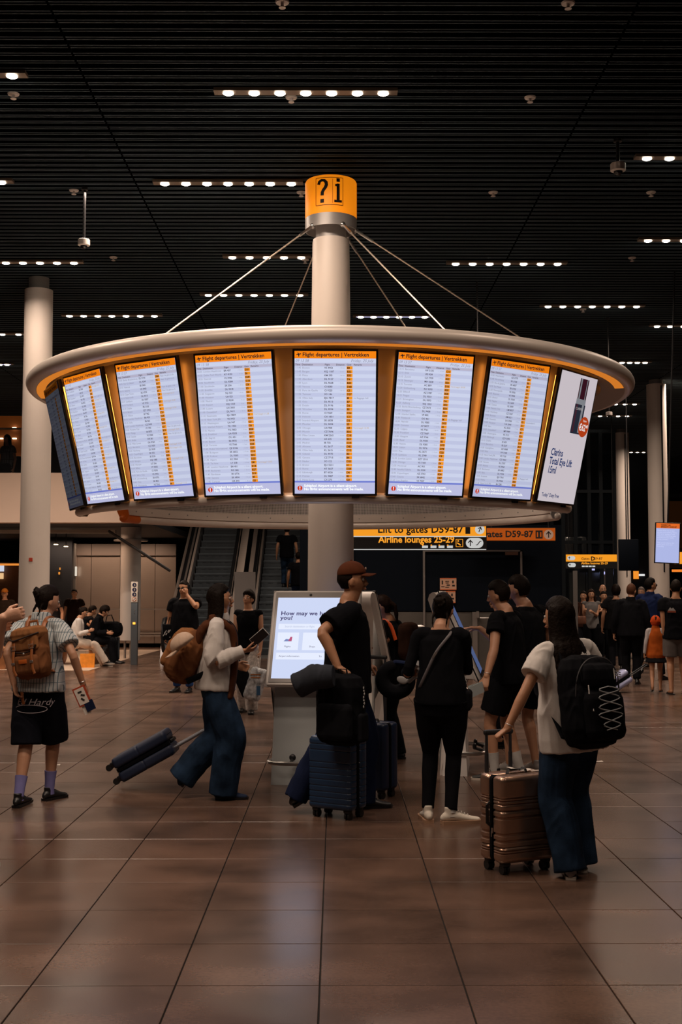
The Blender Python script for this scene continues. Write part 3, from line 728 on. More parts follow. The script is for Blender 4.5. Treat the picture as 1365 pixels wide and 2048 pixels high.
# ------------------------------------------------------------ kiosks
M_KW = mat('kiosk white', (0.84, 0.80, 0.77), 0.33); M_KG = mat('kiosk grey', (0.44, 0.47, 0.48), 0.5, bump=.15, bscale=300)
KT = R(24)
def kiosk(label, x, y, rz, on=True, words=True, flip=1):
    # local: user stands at -Y, screen leans back
    t = thing('information_kiosk', label, 'kiosk', (x, y, 0), rz, 'information kiosks around the central column')
    # pedestal: profile in (y,z), extruded along x
    w1, w0 = .64, .72
    a = MB(); pf = [(-.05, 0), (.17, 0), (.15, .3), (.09, .80), (.06, 1.05), (-.10, 1.05), (-.03, .75), (-.035, .3)]
    vs = []
    for s_ in (-1, 1):
        for (yy, zz) in pf: vs.append((s_*(w0+(w1-w0)*zz/1.05)/2, yy, zz))
    n = len(pf); a.add(vs, [tuple(reversed(range(n))), tuple(range(n, 2*n))]+[(i, (i+1) % n, (i+1) % n+n, i+n) for i in range(n)]); a.build('pedestal', M_KG if on else M_KW, t, smooth=20)
    Mh = Matrix.Translation((0, 0.02, 1.235)) @ Matrix.Rotation(-KT, 4, 'X')
    # panel body
    a = MB(); a.box((0, .0, 0), (.77, .075, .88), bev=.035); a.xf(Mh); pb = a.build('screen_housing', M_KW, t)
    a = MB(); a.box((0, -.0385, 0), (.715, .004, .825), bev=.002); a.box((0, .0, 0), (.778, .012, .888), bev=.006); a.xf(Mh); a.build('dark_seam', M_BLK if not words else M_GREY, pb)
    # hood that folds back over the top and down behind
    a = MB(); outer = [(.03, .435), (.055, .452), (.085, .445), (.115, .41), (.125, .30), (.12, .0), (.115, -.25), (.10, -.40)]
    poly = [Mh @ V((0, yy, zz)) for yy, zz in outer]+[V((0, .15, .62)), V((0, .175, .3)), V((0, .195, 0.0)), V((0, .165, 0.0)), V((0, .12, .5)), V((0, .06, .86)), Mh @ V((0, .03, -.40))]
    n = len(poly); vs = []
    for s_ in (-1, 1): vs += [(s_*(.375 if i < 7 or i == n-1 else .375-.012*(i-6)), p.y, p.z) for i, p in enumerate(poly)]
    a.add(vs, [tuple(reversed(range(n))), tuple(range(n, 2*n))]+[(i, (i+1) % n, (i+1) % n+n, i+n) for i in range(n)]); a.build('back_hood', M_KW, t, smooth=40)
    Ms = Mh @ Matrix.Translation((0, -.041, -.01))
    a = MB(); hw, hh = .335, .37; a.quad(*[Ms @ V(p) for p in ((-hw, -.0005, -hh), (hw, -.0005, -hh), (hw, -.0005, hh), (-hw, -.0005, hh))]); s_ = a.build('touch_screen', emis('kiosk screen', (.62, .69, .92), 1.0) if words else emis('kiosk screen side', (.10, .14, .30), .7), t, smooth=0, fix=False)
    a = MB(); a.ell((0, 0, 0), (.012, .004, .012), 12, 6); a.xf(Ms @ Matrix.Translation((-.05, -.002, .395))); a.build('camera_lens', M_BLK, pb)
    if words:
        mt = Matrix.Rotation(pi/2, 4, 'X'); tm = lambda x_, z_, y_=-.002: Ms @ Matrix.Translation((x_, y_, z_)) @ mt
        tx = emis('kiosk ink', (.07, .06, .16), 1); tg = emis('kiosk tile', (.80, .85, 1.0), 1)
        text('How may we help\nyou?', .052, tm(-.30, .205), 'heading_text', s_, tx, bold=.0012, lsp=.8, kx=1.15)
        for (x0, x1, z0, z1) in ((-.31, .30, .075, .125), (-.31, -.125, -.115, .045), (-.09, .095, -.115, .045), (.13, .31, -.115, .045), (-.31, .31, -.20, -.14)):
            a = MB(); a.quad(*[Ms @ V(p) for p in ((x0, -.0015, z0), (x1, -.0015, z0), (x1, -.0015, z1), (x0, -.0015, z1))]); a.build('tile', tg, s_, smooth=0, fix=False)
        text('Search destination or flight', .024, tm(-.255, .092, -.003), 'field_text', s_, emis('kg', (.45, .5, .7), 1)); text('Flights', .022, tm(-.245, -.09, -.003), 'tile_text', s_, tx); text('Shops', .022, tm(-.03, -.09, -.003), 'tile_text', s_, tx)
        text('Airport information', .022, tm(-.285, -.178, -.003), 'field_text', s_, tx); text('To', .022, tm(.06, -.178, -.003), 'field_text', s_, tx)
        a = MB(); c1 = V((-.215, -.003, -.025)); a.mat(0).add([Ms @ (c1+V(p)) for p in ((-.04, 0, -.012), (.03, 0, -.012), (.03, 0, .004), (-.02, 0, .01))], [(0, 1, 2, 3)]); a.mat(1).add([Ms @ (c1+V(p)) for p in ((.0, -.0005, -.01), (.03, -.0005, -.01), (.035, -.0005, .03), (.018, -.0005, .03))], [(0, 1, 2, 3)])
        a.build('flight_icon', [emis('ki1', (.2, .25, .5), 1), emis('ki2', (.5, .1, .2), 1)], s_, smooth=0, fix=False)
    # foot rail
    z = .20; pts = []
    for (px_, py_) in ((-.30, .10), (-.36, .04), (-.37, -.10), (-.34, -.17), (-.28, -.20), (.28, -.20), (.34, -.17), (.37, -.10), (.36, .04), (.30, .10)): pts.append((px_, py_, z))
    a = MB(); a.tube(pts, .018, 10, round_=True); a.cyl((-.27, .10, z), (-.31, .10, z), .016); a.cyl((.27, .10, z), (.31, .10, z), .016); a.build('foot_rail', M_STEEL, t)
    for s_ in (-1, 1): a = MB(); a.cyl((s_*.16, -.10, z+.03), (s_*.16, -.20, z), .014); a.ell((s_*.16, -.11, z+.04), (.03, .02, .03), 10, 6); a.build('rail_bracket', M_BLK, t)
    return t
k1 = G(612, 1570)
kiosk('white kiosk left of the capped man, lit screen asking how it may help', W(628, 1184, 10.42).x, 10.42, -9)
kiosk('white kiosk seen from behind, its curved back right of the capped man', W(702, 1184, 11.9).x, 11.9, 150, on=False, words=False)
kiosk('white kiosk leaning right behind the woman in black, touched by a man', W(928, 1184, 11.1).x, 11.25, 82, on=False, words=False)
# ------------------------------------------------------------ background architecture
def xw(px, d): return W(px, 1184, d).x
def zw(py, d): return W(672, py, d).z
def slab(name, px0, px1, py0, py1, d, depth, m, parent=None, bev=0, struct=False, zbase=None):
    x0, x1 = xw(px0, d), xw(px1, d); z1, z0 = zw(py0, d), (zw(py1, d) if zbase is None else zbase)
    a = MB(); a.box(((x0+x1)/2, d+depth/2, (z0+z1)/2), (x1-x0, depth, z1-z0), bev=bev); o = a.build(name, m, parent, smooth=0 if not bev else 40)
    if struct: tag(o, kind='structure')
    return o
M_PAR = mat('parapet beige', (0.62, 0.47, 0.38), 0.55, var=.04, vscale=1)
M_PAN = mat('satin wall panel', (0.46, 0.38, 0.33), 0.28, 0.75, var=.05, vscale=1.2)
M_LOWC = mat('lower soffit', (0.018, 0.020, 0.024), 0.6, spec=.2)
M_NAVY = mat('navy black laminate', (0.003, 0.005, 0.009), 0.6, spec=.06)
M_SIL = mat('silver trim', (0.55, 0.52, 0.50), 0.32, 0.9)
M_SIG = mat('sign black', (0.006, 0.006, 0.007), 0.5)
M_SYEL = emis('sign yellow lit', (0.95, 0.34, 0.02), .95)
M_SOR = emis('sign orange dim', (0.42, 0.075, 0.008), .9)
M_SIVO = emis('sign ivory lit', (.62, .62, .60), .9)
# mezzanine on the left

mz = MB(); mz.box(((-20+xw(292, 28))/2, 28.2, 3.805), (xw(292, 28)+20, .4, 1.15)); tag(mz.build('wall_mezzanine', M_PAR, smooth=0), kind='structure')
mz = MB(); mz.box(((-20+xw(292, 28))/2, 34.4, 3.30), (xw(292, 28)+20, 12, .16)); tag(mz.build('trim_2', M_LOWC, smooth=0), kind='structure')
mz = MB(); mz.box(((-20+xw(230, 30))/2, 30.0, 3.12), (xw(230, 30)+20, .18, .08)); tag(mz.build('trim_3', mat('pale edge', (.3, .26, .23), .5), smooth=0), kind='structure')
mz = MB(); mz.box((-4.0, 40.2, 3.0), (30, .3, 6.4)); tag(mz.build('wall_rear_left', M_DARK, smooth=0), kind='structure')
# mezzanine glass balustrade and the warm room behind it
a = MB(); a.box(((-20+xw(292, 28))/2, 28.1, 4.9), (xw(292, 28)+20, .02, 1.0)); gb = a.build('window_1', mat('balustrade glass', (.02, .02, .022), 0.05, alpha=.25), smooth=0); tag(gb, kind='structure')
a = MB(); a.box(((-20+xw(292, 28))/2, 28.1, 5.42), (xw(292, 28)+20, .05, .04)); a.build('top_rail', M_SIL, gb, smooth=0)
slab('wall_lounge', -60, 62, 830, 945, 31.5, .2, mat('lounge orange wall', (.30, .10, .03), .6, emit=(.5, .12, .02), es=.10), struct=True)  # faint self-glow stands in for warm lounge light on the wall
for i, (px, py) in enumerate(((29, 856), (2, 877), (15, 878), (29, 877))):
    p = W(px, py, 31.46); a = MB(); a.box((0, 0, 0), (.10, .08, .03)); o = a.build('lounge_downlight', emis('lounge lamp', (1, .75, .5), 4), smooth=0); o.location = p
    tag(o, 'tiny warm downlight in the upper lounge at the left edge, '+['highest, beside the column', 'lowest, leftmost', 'lower row, middle', 'lower row, nearest the column'][i], 'ceiling light', 'upper lounge downlights')
area(xw(20, 30.4), 30.4, 5.6, 14, 1.0, .3, (1, .6, .35))
# satin panels behind the seats, one panel at a time
wb = thing('panel_wall', 'wall of satin metal panels behind the seated travellers', 'wall', (xw(250, 36), 36, 0)); wb.location = (0, 0, 0)
edges = [145, 182, 240, 310, 352]
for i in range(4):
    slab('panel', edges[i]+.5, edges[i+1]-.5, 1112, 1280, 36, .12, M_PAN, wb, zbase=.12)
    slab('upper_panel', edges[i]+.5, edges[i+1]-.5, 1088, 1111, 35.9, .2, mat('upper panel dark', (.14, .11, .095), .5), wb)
for py, h in ((1218, .05), (1266, .03), (1271, .03)): slab('rail', 160, 352, py-1, py+2, 35.7, .05, M_SIL, wb)
slab('edge_post', 145, 151, 1087, 1280, 35.8, .15, M_SIL, wb, zbase=0)
area(xw(200, 35.0), 35.0, 3.15, 70, 3.5, .2, (1, .66, .45), rot=(R(12), 0, 0))
area(-2.5, 31.0, 6.1, 55, 3.0, .3)  # fill light added to lift the dark escalators
area(xw(100, 29.5), 29.5, 3.15, 45, 3.0, .4, (1, .62, .40))
# supporting column with ring bracket and diagonal tie
c2 = thing('support_column', 'grey round column holding the mezzanine beside the seats', 'column', (xw(261, 30), 30, 0))
a = MB(); a.lathe([(0.0001, .45), (.25, .45), (.25, 3.22), (0.0001, 3.22)], n=32); a.build('shaft', M_COLG, c2)
for dx in (-.12, .02, .14): a = MB(); a.cyl((dx, 0, 0), (dx, 0, .46), .03, 8); a.build('foot_post', M_SIL, c2)
a = MB(); a.lathe([(.26, 2.90), (.42, 2.88), (.42, 2.92), (.26, 2.95)], n=28); a.build('ring_bracket', M_SIL, c2)
tie0, tie1 = W(217, 1062, 28.6)-c2.location, W(341, 1142, 28.6)-c2.location
a = MB(); a.tube([tie0, tie1], .035, 8); a.build('tie_rod', M_BLK, c2)
# sign post
sp_ = thing('sign_post', 'slim steel post with four round pictograms beside the escalator', 'sign', (xw(270, 27.4), 27.4, 0))
a = MB(); a.box((0, 0, .82), (.15, .12, 1.64), bev=.01); a.build('post', mat('post steel', (.16, .19, .22), .35, .7), sp_)
a = MB(); a.box((0, -.065, 1.63), (.15, .02, .46), bev=.005); pl_ = a.build('pictogram_plate', mat('plate white', (.75, .68, .6), .5), sp_)
for i in range(4):
    a = MB(); a.cyl((0, -.083, 1.79-i*.108), (0, -.076, 1.79-i*.108), .046, 18); a.build('pictogram', mat('picto blue', (.008, .012, .06), .5) if i < 3 else mat('picto red', (.55, .14, .05), .5), pl_)
    a = MB()
    if i < 3: a.box((0, -.086, 1.79-i*.108), (.012, .004, .05)); a.box((.01, -.086, 1.785-i*.108), (.03, .004, .012))
    else: a.cyl((0, -.088, 1.79-i*.108), (0, -.083, 1.79-i*.108), .036, 18); a.mat(1).box((0, -.09, 1.79-i*.108), (.07, .003, .008), rot=Matrix.Rotation(R(-45), 3, 'Y'))
    a.build('pictogram_symbol', [mat('plate white', (0, 0, 0)), mat('picto blue', (0, 0, 0))], pl_, smooth=0)
a = MB(); a.box((0, -.07, .93), (.06, .02, .05), bev=.008); a.build('lit_button', emis('amber button', (1, .32, .04), 2.5), sp_)
for z_ in (1.22, 1.16): a = MB(); a.cyl((0, -.06, z_), (0, -.066, z_), .012, 8); a.build('screw', M_SIL, sp_)
# ------------------------------------------------------------ escalators
M_STEP = mat('escalator step', (0.10, 0.12, 0.14), 0.5, .1)
M_STEPE = mat('step edge', (0.28, 0.36, 0.42), 0.4, .1)
def escalator(label, px0, px1, pyref, d0, n, lean=0.0):
    dref = d0+2.2; x0, x1 = xw(px0, d0+4), xw(px1, d0+4); xm = (x0+x1)/2; wd = x1-x0
    t = thing('escalator', label, 'escalator', (xm, d0, 0))
    rise, run = .195, .338
    for i in range(n):
        y = 1.2+i*run; z = rise*(i+1)
        a = MB(); a.mat(0).box((0, y+run/2, z-.03), (wd, run, .06)); a.mat(0).box((0, y+.03, z-rise/2-.02), (wd, .03, rise))
        for k in range(5): a.mat(0).box((-wd*.4+wd*.2*k, y+.012, z-rise/2-.01), (wd*.09, .012, rise*.8))
        a.mat(1).box((0, y+.012, z-.006), (wd, .026, .012)); a.build('step', [M_STEP, M_STEPE], t, smooth=0)
    L = n*run; H = n*rise
    a = MB(); a.box((0, .55, .01), (wd, 1.3, .02)); a.build('landing_plate', mat('landing plate', (.30, .29, .28), .35, .7), t, smooth=0)
    for s_ in (-1, 1):
        xs = s_*(wd/2+.13)
        a = MB(); a.prism([(-.35, 0), (1.2, 0), (1.2+L, H-.1), (1.2+L, H+.32), (1.2, .38), (-.2, .38)], ((0, 1, 0), (0, 0, 1), (1, 0, 0)), .20, (xs-.10, 0, 0)); a.build('skirt', M_SIL if s_ > 0 else mat('skirt grey', (.30, .29, .30), .35, .7), t, smooth=0)
        a = MB(); a.prism([(-.45, .3), (1.1, .34), (1.2+L, H+.30), (1.2+L, H+.98), (1.15, 1.0), (-.3, .98), (-.5, .8)], ((0, 1, 0), (0, 0, 1), (1, 0, 0)), .02, (xs-.01, 0, 0)); a.build('balustrade_panel', mat('smoked panel', (.010, .012, .016), .15), t, smooth=0)
        a = MB(); a.tube([(xs, 1.1, .25), (xs, -.45, .25), (xs, -.62, .40), (xs, -.66, .62), (xs, -.60, .86), (xs, -.40, .98), (xs, 1.05, 1.02), (xs, 1.45, 1.12), (xs, 1.2+L, H+1.02)], .045, 10); a.build('handrail', M_BLK, t)
        a = MB(); a.box((xs+s_*.13, 1.2+L/2, .47+H/2), (.20, math.hypot(L, H), .04), rot=Matrix.Rotation(math.atan2(H, L), 3, 'X')); a.box((xs-s_*.06, 1.2+L/2, .45+H/2), (.06, math.hypot(L, H), .05), rot=Matrix.Rotation(math.atan2(H, L), 3, 'X')); tag(a.build('deck_strip', mat('pale deck', (.62, .52, .46), .4, .1), t, smooth=0), kind='stuff')
    return t
e1 = escalator('wide escalator rising behind the phone woman, grey steps and pale sides', 384, 460, 1160, 29.2, 22)
e2 = escalator('dark escalator carrying two people up, left of the white column', 522, 612, 1160, 30.0, 22)
slab('wall_stair', 458, 640, 1052, 1300, 38, .2, M_DARK, struct=True, zbase=0)
slab('grey_board', 469, 511, 1144, 1230, 28.5, .06, mat('board grey', (.18, .165, .16), .6))
tag(bpy.data.objects['grey_board'], 'grey board standing between the two escalators behind the phone woman', 'board')
bpy.data.objects['grey_board'].data.transform(Matrix.Identity(4))
a = MB(); a.cyl((xw(490, 28.53), 28.53, 0), (xw(490, 28.53), 28.53, 1.2), .04, 8); a.build('stand', M_SIL, bpy.data.objects['grey_board'])
# ------------------------------------------------------------ dark service block with door
db = MB(); x0, x1 = xw(600, 23), xw(1125, 23)
db.box(((x0+x1)/2, 24.0, 1.45), (x1-x0, 2.0, 2.9)); blk = db.build('wall_service', M_NAVY, smooth=0); tag(blk, kind='structure')
M_LOWP = mat('scuffed metal panel', (.115, .105, .095), .45, .5, var=.15, vscale=2)
for a0, a1 in ((712, 848), (852, 944), (955, 1040), (1044, 1123)): slab('kick_panel', a0, a1, 1224, 1352, 22.96, .04, M_LOWP, blk, zbase=.12)
for a0, a1 in ((712, 846), (1048, 1122)): slab('upper_panel', a0, a1, 1100, 1222, 22.97, .03, M_NAVY, blk)
slab('door_1', 853, 1042, 1103, 1222, 22.93, .05, M_NAVY, struct=True); dr = bpy.data.objects['door_1']
slab('frame', 847, 851, 1100, 1352, 22.88, .1, M_SIL, dr, zbase=0); slab('frame', 1042, 1046, 1100, 1222, 22.88, .08, M_SIL, dr); slab('frame', 847, 1046, 1100, 1103, 22.88, .08, M_SIL, dr)
slab('door_stile', 945, 955, 1224, 1352, 22.90, .06, M_SIL, dr, zbase=.0)
p = W(962, 1236, 22.85); a = MB(); a.tube([p, p+V((.18, 0, 0))], .013, 8, round_=True); a.cyl(p, p+V((0, .08, 0)), .014); a.build('door_handle', M_SIL, dr)
a = MB(); a.box(W(956, 1229, 22.87), (.05, .03, .12)); a.build('lock_plate', M_SIL, dr, smooth=0)
a = MB(); a.box(W(1024, 1107, 22.85), (.24, .06, .06)); a.build('door_closer', mat('closer', (.25, .14, .10), .4, .5), dr, smooth=0)
slab('base_trim', 712, 1123, 1340, 1354, 22.93, .05, M_BLK, blk, zbase=0)
def poster(px, py, lb):
    t = thing('notice_sheet', lb, 'poster', W(px, py, 22.89))
    a = MB(); a.box((0, 0, 0), (.31, .012, .225)); a.build('sheet', mat('sheet cream', (.52, .30, .20), .7, emit=(.5, .3, .2), es=.0), t, smooth=0)
    for z_ in (.105, -.105): a = MB(); a.box((0, -.008, z_), (.31, .003, .014)); a.build('orange_edge', mat('sheet orange', (.55, .12, .03), .6), t, smooth=0)
    a = MB()
    for i, (x_, z_, w_, h_) in enumerate(((-.11, .03, .025, .07), (-.02, .05, .07, .012), (-.02, .02, .06, .012), (.0, -.02, .06, .02), (.09, .04, .03, .05), (.10, -.03, .05, .03), (-.10, -.05, .06, .012), (-.02, -.06, .07, .01))): a.box((x_, -.008, z_), (w_, .003, h_))
    tag(a.build('printed_figures', M_INK, t, smooth=0), kind='stuff'); return t
poster(897, 1168, 'orange-edged notice sheet on the dark door, upper of the two'); poster(895, 1194, 'orange-edged notice sheet on the dark door, lower of the two')
# ------------------------------------------------------------ hanging signs
M_SY = emis('sign text yellow', (.95, .36, .03), 1.0)
def arrow(mb, c, s, ang=0.0, y=0.0):
    r_ = Matrix.Rotation(R(ang), 3, 'Y'); c = V(c)
    for poly in ([(-.08, -.5), (.08, -.5), (.08, .35), (-.08, .35)], [(0, .55), (-.42, .08), (-.30, -.02), (0, .32)], [(0, .55), (0, .32), (.30, -.02), (.42, .08)]):
        mb.add([c+r_ @ V((p[0]*s, y, p[1]*s)) for p in poly], [tuple(range(len(poly)))])
def pill(mb, c, w_, h_, y):
    c = V(c); pts = []
    for sx_, a0 in ((1, -90), (-1, 90)):
        for i in range(9): t_ = R(a0+180*i/8); pts.append(c+V((sx_*(w_/2-h_/2)+h_/2*cos(t_), y, h_/2*sin(t_))))
    mb.add(pts, [tuple(range(len(pts)))])
ds = 17.6; x0, x1 = xw(690, ds), xw(975, ds); zt, zm, zb = zw(1049, ds), zw(1073, ds), zw(1099, ds)
t = thing('hanging_sign', 'long hanging sign, yellow over black, pointing to airline lounges 25-29', 'sign', ((x0+x1)/2, ds, zb)); ox, oz = (x0+x1)/2, zb
a = MB(); a.box((0, .06, (zt-zb)/2), (x1-x0, .12, zt-zb+.02)); a.build('sign_box', M_SIG, t, smooth=0)
a = MB(); a.box((0, -.004, (zm+zt)/2-oz), (x1-x0-.02, .01, zt-zm)); yb = a.build('yellow_band', M_SYEL, t, smooth=0)
a = MB(); a.box((0, -.006, zm-oz), (x1-x0-.02, .012, .012)); a.box((0, -.006, .0), (x1-x0-.02, .012, .010)); a.build('white_line', M_SIVO, t, smooth=0)
def sgx(px, d=ds, o=None): return xw(px, d)-(ox if o is None else o)
text('Lift to gates D59-87', .150, face_m(sgx(928), zw(1065.5, ds)-oz, -.012), 'sign_text', yb, M_INK, align='RIGHT', bold=.003, kx=1.02)
text('Airline lounges 25-29', .130, face_m(sgx(910), zw(1085, ds)-oz, -.006), 'sign_text', t, M_SY, align='RIGHT', bold=.0035, kx=.98)
a = MB(); pill(a, (sgx(961), 0, zw(1059, ds)-oz), .14, .14, -.012); a.build('arrow_disc', M_SIVO, yb, smooth=0, fix=False)
a = MB(); arrow(a, (sgx(961), -.016, zw(1059, ds)-oz), .08, 20); a.build('arrow', M_INK, yb, smooth=0, fix=False)
a = MB(); pill(a, (sgx(950.5), 0, zw(1086, ds)-oz), .255, .145, -.006); a.build('arrow_disc', M_SIVO, t, smooth=0, fix=False)
a = MB(); arrow(a, (sgx(942), -.010, zw(1086, ds)-oz), .09, 0); a.tube([(sgx(953), -.010, zw(1090, ds)-oz), (sgx(956), -.010, zw(1089.5, ds)-oz), (sgx(961), -.010, zw(1083, ds)-oz), (sgx(964), -.010, zw(1082.5, ds)-oz)], .007, 6); a.build('arrow', M_INK, t, smooth=0, fix=False)
a = MB(); a.box((sgx(920), -.006, zw(1086, ds)-oz), (.105, .006, .115)); ic = a.build('icon_tile', M_SY, t, smooth=0)
a = MB(); a.box((sgx(920), -.0095, zw(1086, ds)-oz), (.088, .003, .098)); a.mat(1).box((sgx(919), -.012, zw(1088, ds)-oz), (.06, .003, .018), rot=Matrix.Rotation(R(35), 3, 'Y')); a.box((sgx(917.5), -.012, zw(1082, ds)-oz), (.022, .003, .022)); a.build('lounge_icon', [M_SIG, M_SY], ic, smooth=0)
for px in (851, 868, 884, 901): a = MB(); a.box((sgx(px), -.006, zw(1093.5, ds)-oz), (.085, .006, .034)); a.mat(1).box((sgx(px)-.032, -.008, zw(1090.5, ds)-oz), (.02, .006, .02)); a.build('airline_tag', [M_SIVO, M_SY], t, smooth=0)
a = MB(); arrow(a, (sgx(934), -.012, zw(1061, ds)-oz), .0001, 0)
a = MB(); a.box((sgx(937), -.010, zw(1061, ds)-oz), (.07, .004, .10)); li = a.build('lift_icon', M_INK, yb, smooth=0)
for px in (700, 960): a = MB(); a.cyl((sgx(px), .06, zt-oz), (sgx(px), .06, CEIL-oz), .012, 8); a.build('hanger', M_BLK, t)
# orange sign further back
d2 = 22.4; x0, x1 = xw(930, d2), xw(1113, d2); zt, zb = zw(1055, d2), zw(1082, d2)
t = thing('hanging_sign', 'dim orange sign behind the yellow one, pointing to the lift', 'sign', ((x0+x1)/2, d2, zb)); ox, oz = (x0+x1)/2, zb
a = MB(); a.box((0, .06, (zt-zb)/2), (x1-x0, .12, zt-zb)); a.build('sign_box', M_SIG, t, smooth=0)
a = MB(); a.box((0, -.004, (zt-zb)/2), (x1-x0-.01, .01, zt-zb-.02)); yb = a.build('orange_band', M_SOR, t, smooth=0)
text('Lift to gates D59-87', .165, face_m(xw(1068, d2)-ox, zw(1074, d2)-oz, -.012), 'sign_text', yb, M_INK, align='RIGHT', bold=.005, kx=1.02)
a = MB(); pill(a, (xw(1099, d2)-ox, 0, zw(1069, d2)-oz), .18, .18, -.012); a.build('arrow_disc', emis('dim ivory', (.30, .17, .11), 1), yb, smooth=0, fix=False)
a = MB(); arrow(a, (xw(1099, d2)-ox, -.016, zw(1069, d2)-oz), .12); a.build('arrow', M_INK, yb, smooth=0, fix=False)
a = MB(); a.box((xw(1080, d2)-ox, -.011, zw(1069, d2)-oz), (.13, .004, .15)); li = a.build('lift_icon', M_INK, yb, smooth=0)
for dx in (-.03, .03): a = MB(); a.box((xw(1080, d2)-ox+dx, -.0145, zw(1070, d2)-oz), (.022, .003, .07)); a.ell((xw(1080, d2)-ox+dx, -.0145, zw(1065.5, d2)-oz), (.012, .003, .012), 8, 6); a.build('lift_figure', M_SOR, li, smooth=0)
for px in (985, 1100): a = MB(); a.cyl((xw(px, d2)-ox, .06, zt-oz), (xw(px, d2)-ox, .06, CEIL-oz), .012, 8); a.build('hanger', M_BLK, t)
# small far sign at right
d3 = 26.0; x0, x1 = xw(1133, d3), xw(1236, d3); zt, zm, zb = zw(1109, d3), zw(1123, d3), zw(1137, d3)
t = thing('hanging_sign', 'smaller yellow and black sign to gates D59-87 over the right-hand crowd', 'sign', ((x0+x1)/2, d3, zb)); ox, oz = (x0+x1)/2, zb
a = MB(); a.box((0, .06, (zt-zb)/2), (x1-x0, .12, zt-zb)); a.build('sign_box', M_SIG, t, smooth=0)
a = MB(); a.box((0, -.004, (zm+zt)/2-oz), (x1-x0-.01, .01, zt-zm)); yb = a.build('yellow_band', M_SYEL, t, smooth=0)
text('Gates', .075, face_m(xw(1164, d3)-ox, zw(1119.5, d3)-oz, -.012), 'sign_text', yb, M_INK, bold=.001); text('D', .12, face_m(xw(1183, d3)-ox, zw(1121, d3)-oz, -.012), 'sign_text', yb, M_INK, bold=.005); text('59-87', .075, face_m(xw(1190, d3)-ox, zw(1119.5, d3)-oz, -.012), 'sign_text', yb, M_INK, bold=.001)
text('Airline lounges 25-29', .066, face_m(xw(1164, d3)-ox, zw(1128.5, d3)-oz, -.006), 'sign_text', t, M_SY, bold=.002, kx=1.0)
for px in (1168, 1175, 1182, 1189): a = MB(); a.box((xw(px, d3)-ox, -.006, zw(1132.5, d3)-oz), (.06, .006, .03)); a.build('airline_tag', M_SIVO, t, smooth=0)
for (px, py, w_, par) in ((1144, 1116, .17, yb), (1145, 1130, .17, t)): a = MB(); pill(a, (xw(px, d3)-ox, 0, zw(py, d3)-oz), w_, .09, -.012); a.build('arrow_disc', M_SIVO, par, smooth=0, fix=False); a = MB(); arrow(a, (xw(px-4, d3)-ox, -.016, zw(py, d3)-oz), .06); a.build('arrow', M_INK, par, smooth=0, fix=False)
for px in (1140, 1230): a = MB(); a.cyl((xw(px, d3)-ox, .06, zt-oz), (xw(px, d3)-ox, .06, CEIL-oz), .012, 8); a.build('hanger', M_BLK, t)
# hanging screen at right with orange header
d4 = 17.0; p = W(1336, 1086, d4); t = thing('hanging_screen', 'tall pale blue screen with orange header hanging in front of the right column', 'screen', p, rot=(0, R(2.5), R(-8)))
a = MB(); a.box((0, .03, 0), (.345, .05, .575), bev=.006); a.build('housing', M_BEZ, t)
a = MB(); qd(a, -.16, -.275, .16, .275, -.001); pn = a.build('panel', emis('pale blue screen', (.42, .47, .78), 1), t, smooth=0, fix=False)
a = MB(); qd(a, -.16, .205, .16, .275, -.002); hd = a.build('header_band', emis('dim orange', (.75, .14, .02), 1), t, smooth=0, fix=False)
text('Closing on\npassport control?', .030, face_m(-.095, .243, -.004), 'heading_text', hd, M_INK, bold=.001, lsp=.85)
text('Please allow for longer\nqueues and waiting times,\nscan your passport and\nkeep your boarding pass\nand documents ready\nat the counter.\n\nThis screen shows the\ngates open now and\nboarding.', .026, face_m(-.145, .165, -.003), 'body_text', pn, emis('pale txt', (.62, .66, .95), 1), lsp=.95)
a = MB(); a.cyl((0, .03, .28), (0, .03, CEIL-p.z), .012, 8); a.build('hanger', M_BLK, t)
# dark back of a hanging display
d5 = 24.0; p = W(1258, 1110, d5); t = thing('hanging_display', 'dark blank back of a display hanging left of the tall pale screen', 'screen', p)
a = MB(); a.box((0, 0, 0), (.39, .08, .62), bev=.01); a.build('housing', M_NAVY, t); a = MB(); a.cyl((0, 0, .31), (0, 0, CEIL-p.z), .012, 8); a.build('hanger', M_BLK, t)
# ------------------------------------------------------------ lift shaft at right
t = thing('lift_shaft', 'dark glazed lift shaft with steel frame left of the far right columns', 'elevator', (xw(1180, 31), 31, 0)); ox = xw(1180, 31)
M_FRM = mat('shaft frame', (.025, .032, .040), .3, .6); M_GLD = mat('shaft glass', (.010, .014, .020), .08, alpha=.55)
for px in (1128, 1153, 1181, 1205, 1232):
    for dy in (0, 1.6): a = MB(); a.box((xw(px, 31)-ox, dy, 2.9), (.09, .09, 5.8)); a.build('post', M_FRM, t, smooth=0)
for z_ in (2.35, 2.9, 4.2, 5.75): a = MB(); a.box((0, 0, z_), (xw(1234, 31)-xw(1126, 31), .1, .08)); a.build('cross_beam', M_FRM, t, smooth=0)
for i, (a0, a1) in enumerate(((1129, 1152), (1154, 1180), (1182, 1204), (1206, 1231))):
    for z0, z1 in ((2.4, 4.17), (4.24, 5.7)): a = MB(); a.box(((xw(a0, 31)+xw(a1, 31))/2-ox, .03, (z0+z1)/2), (xw(a1, 31)-xw(a0, 31), .015, z1-z0)); a.build('glass_pane', M_GLD, t, smooth=0)
for px, h0, h1 in ((1211, 3.4, 5.4), (1211, 2.4, 3.2), (1160, 2.6, 3.4), (1188, 2.6, 3.4)): a = MB(); a.box((xw(px, 31)-ox, .5, (h0+h1)/2), (.05, .05, h1-h0)); a.build('guide_rail', mat('guide', (.32, .34, .35), .4), t, smooth=0)
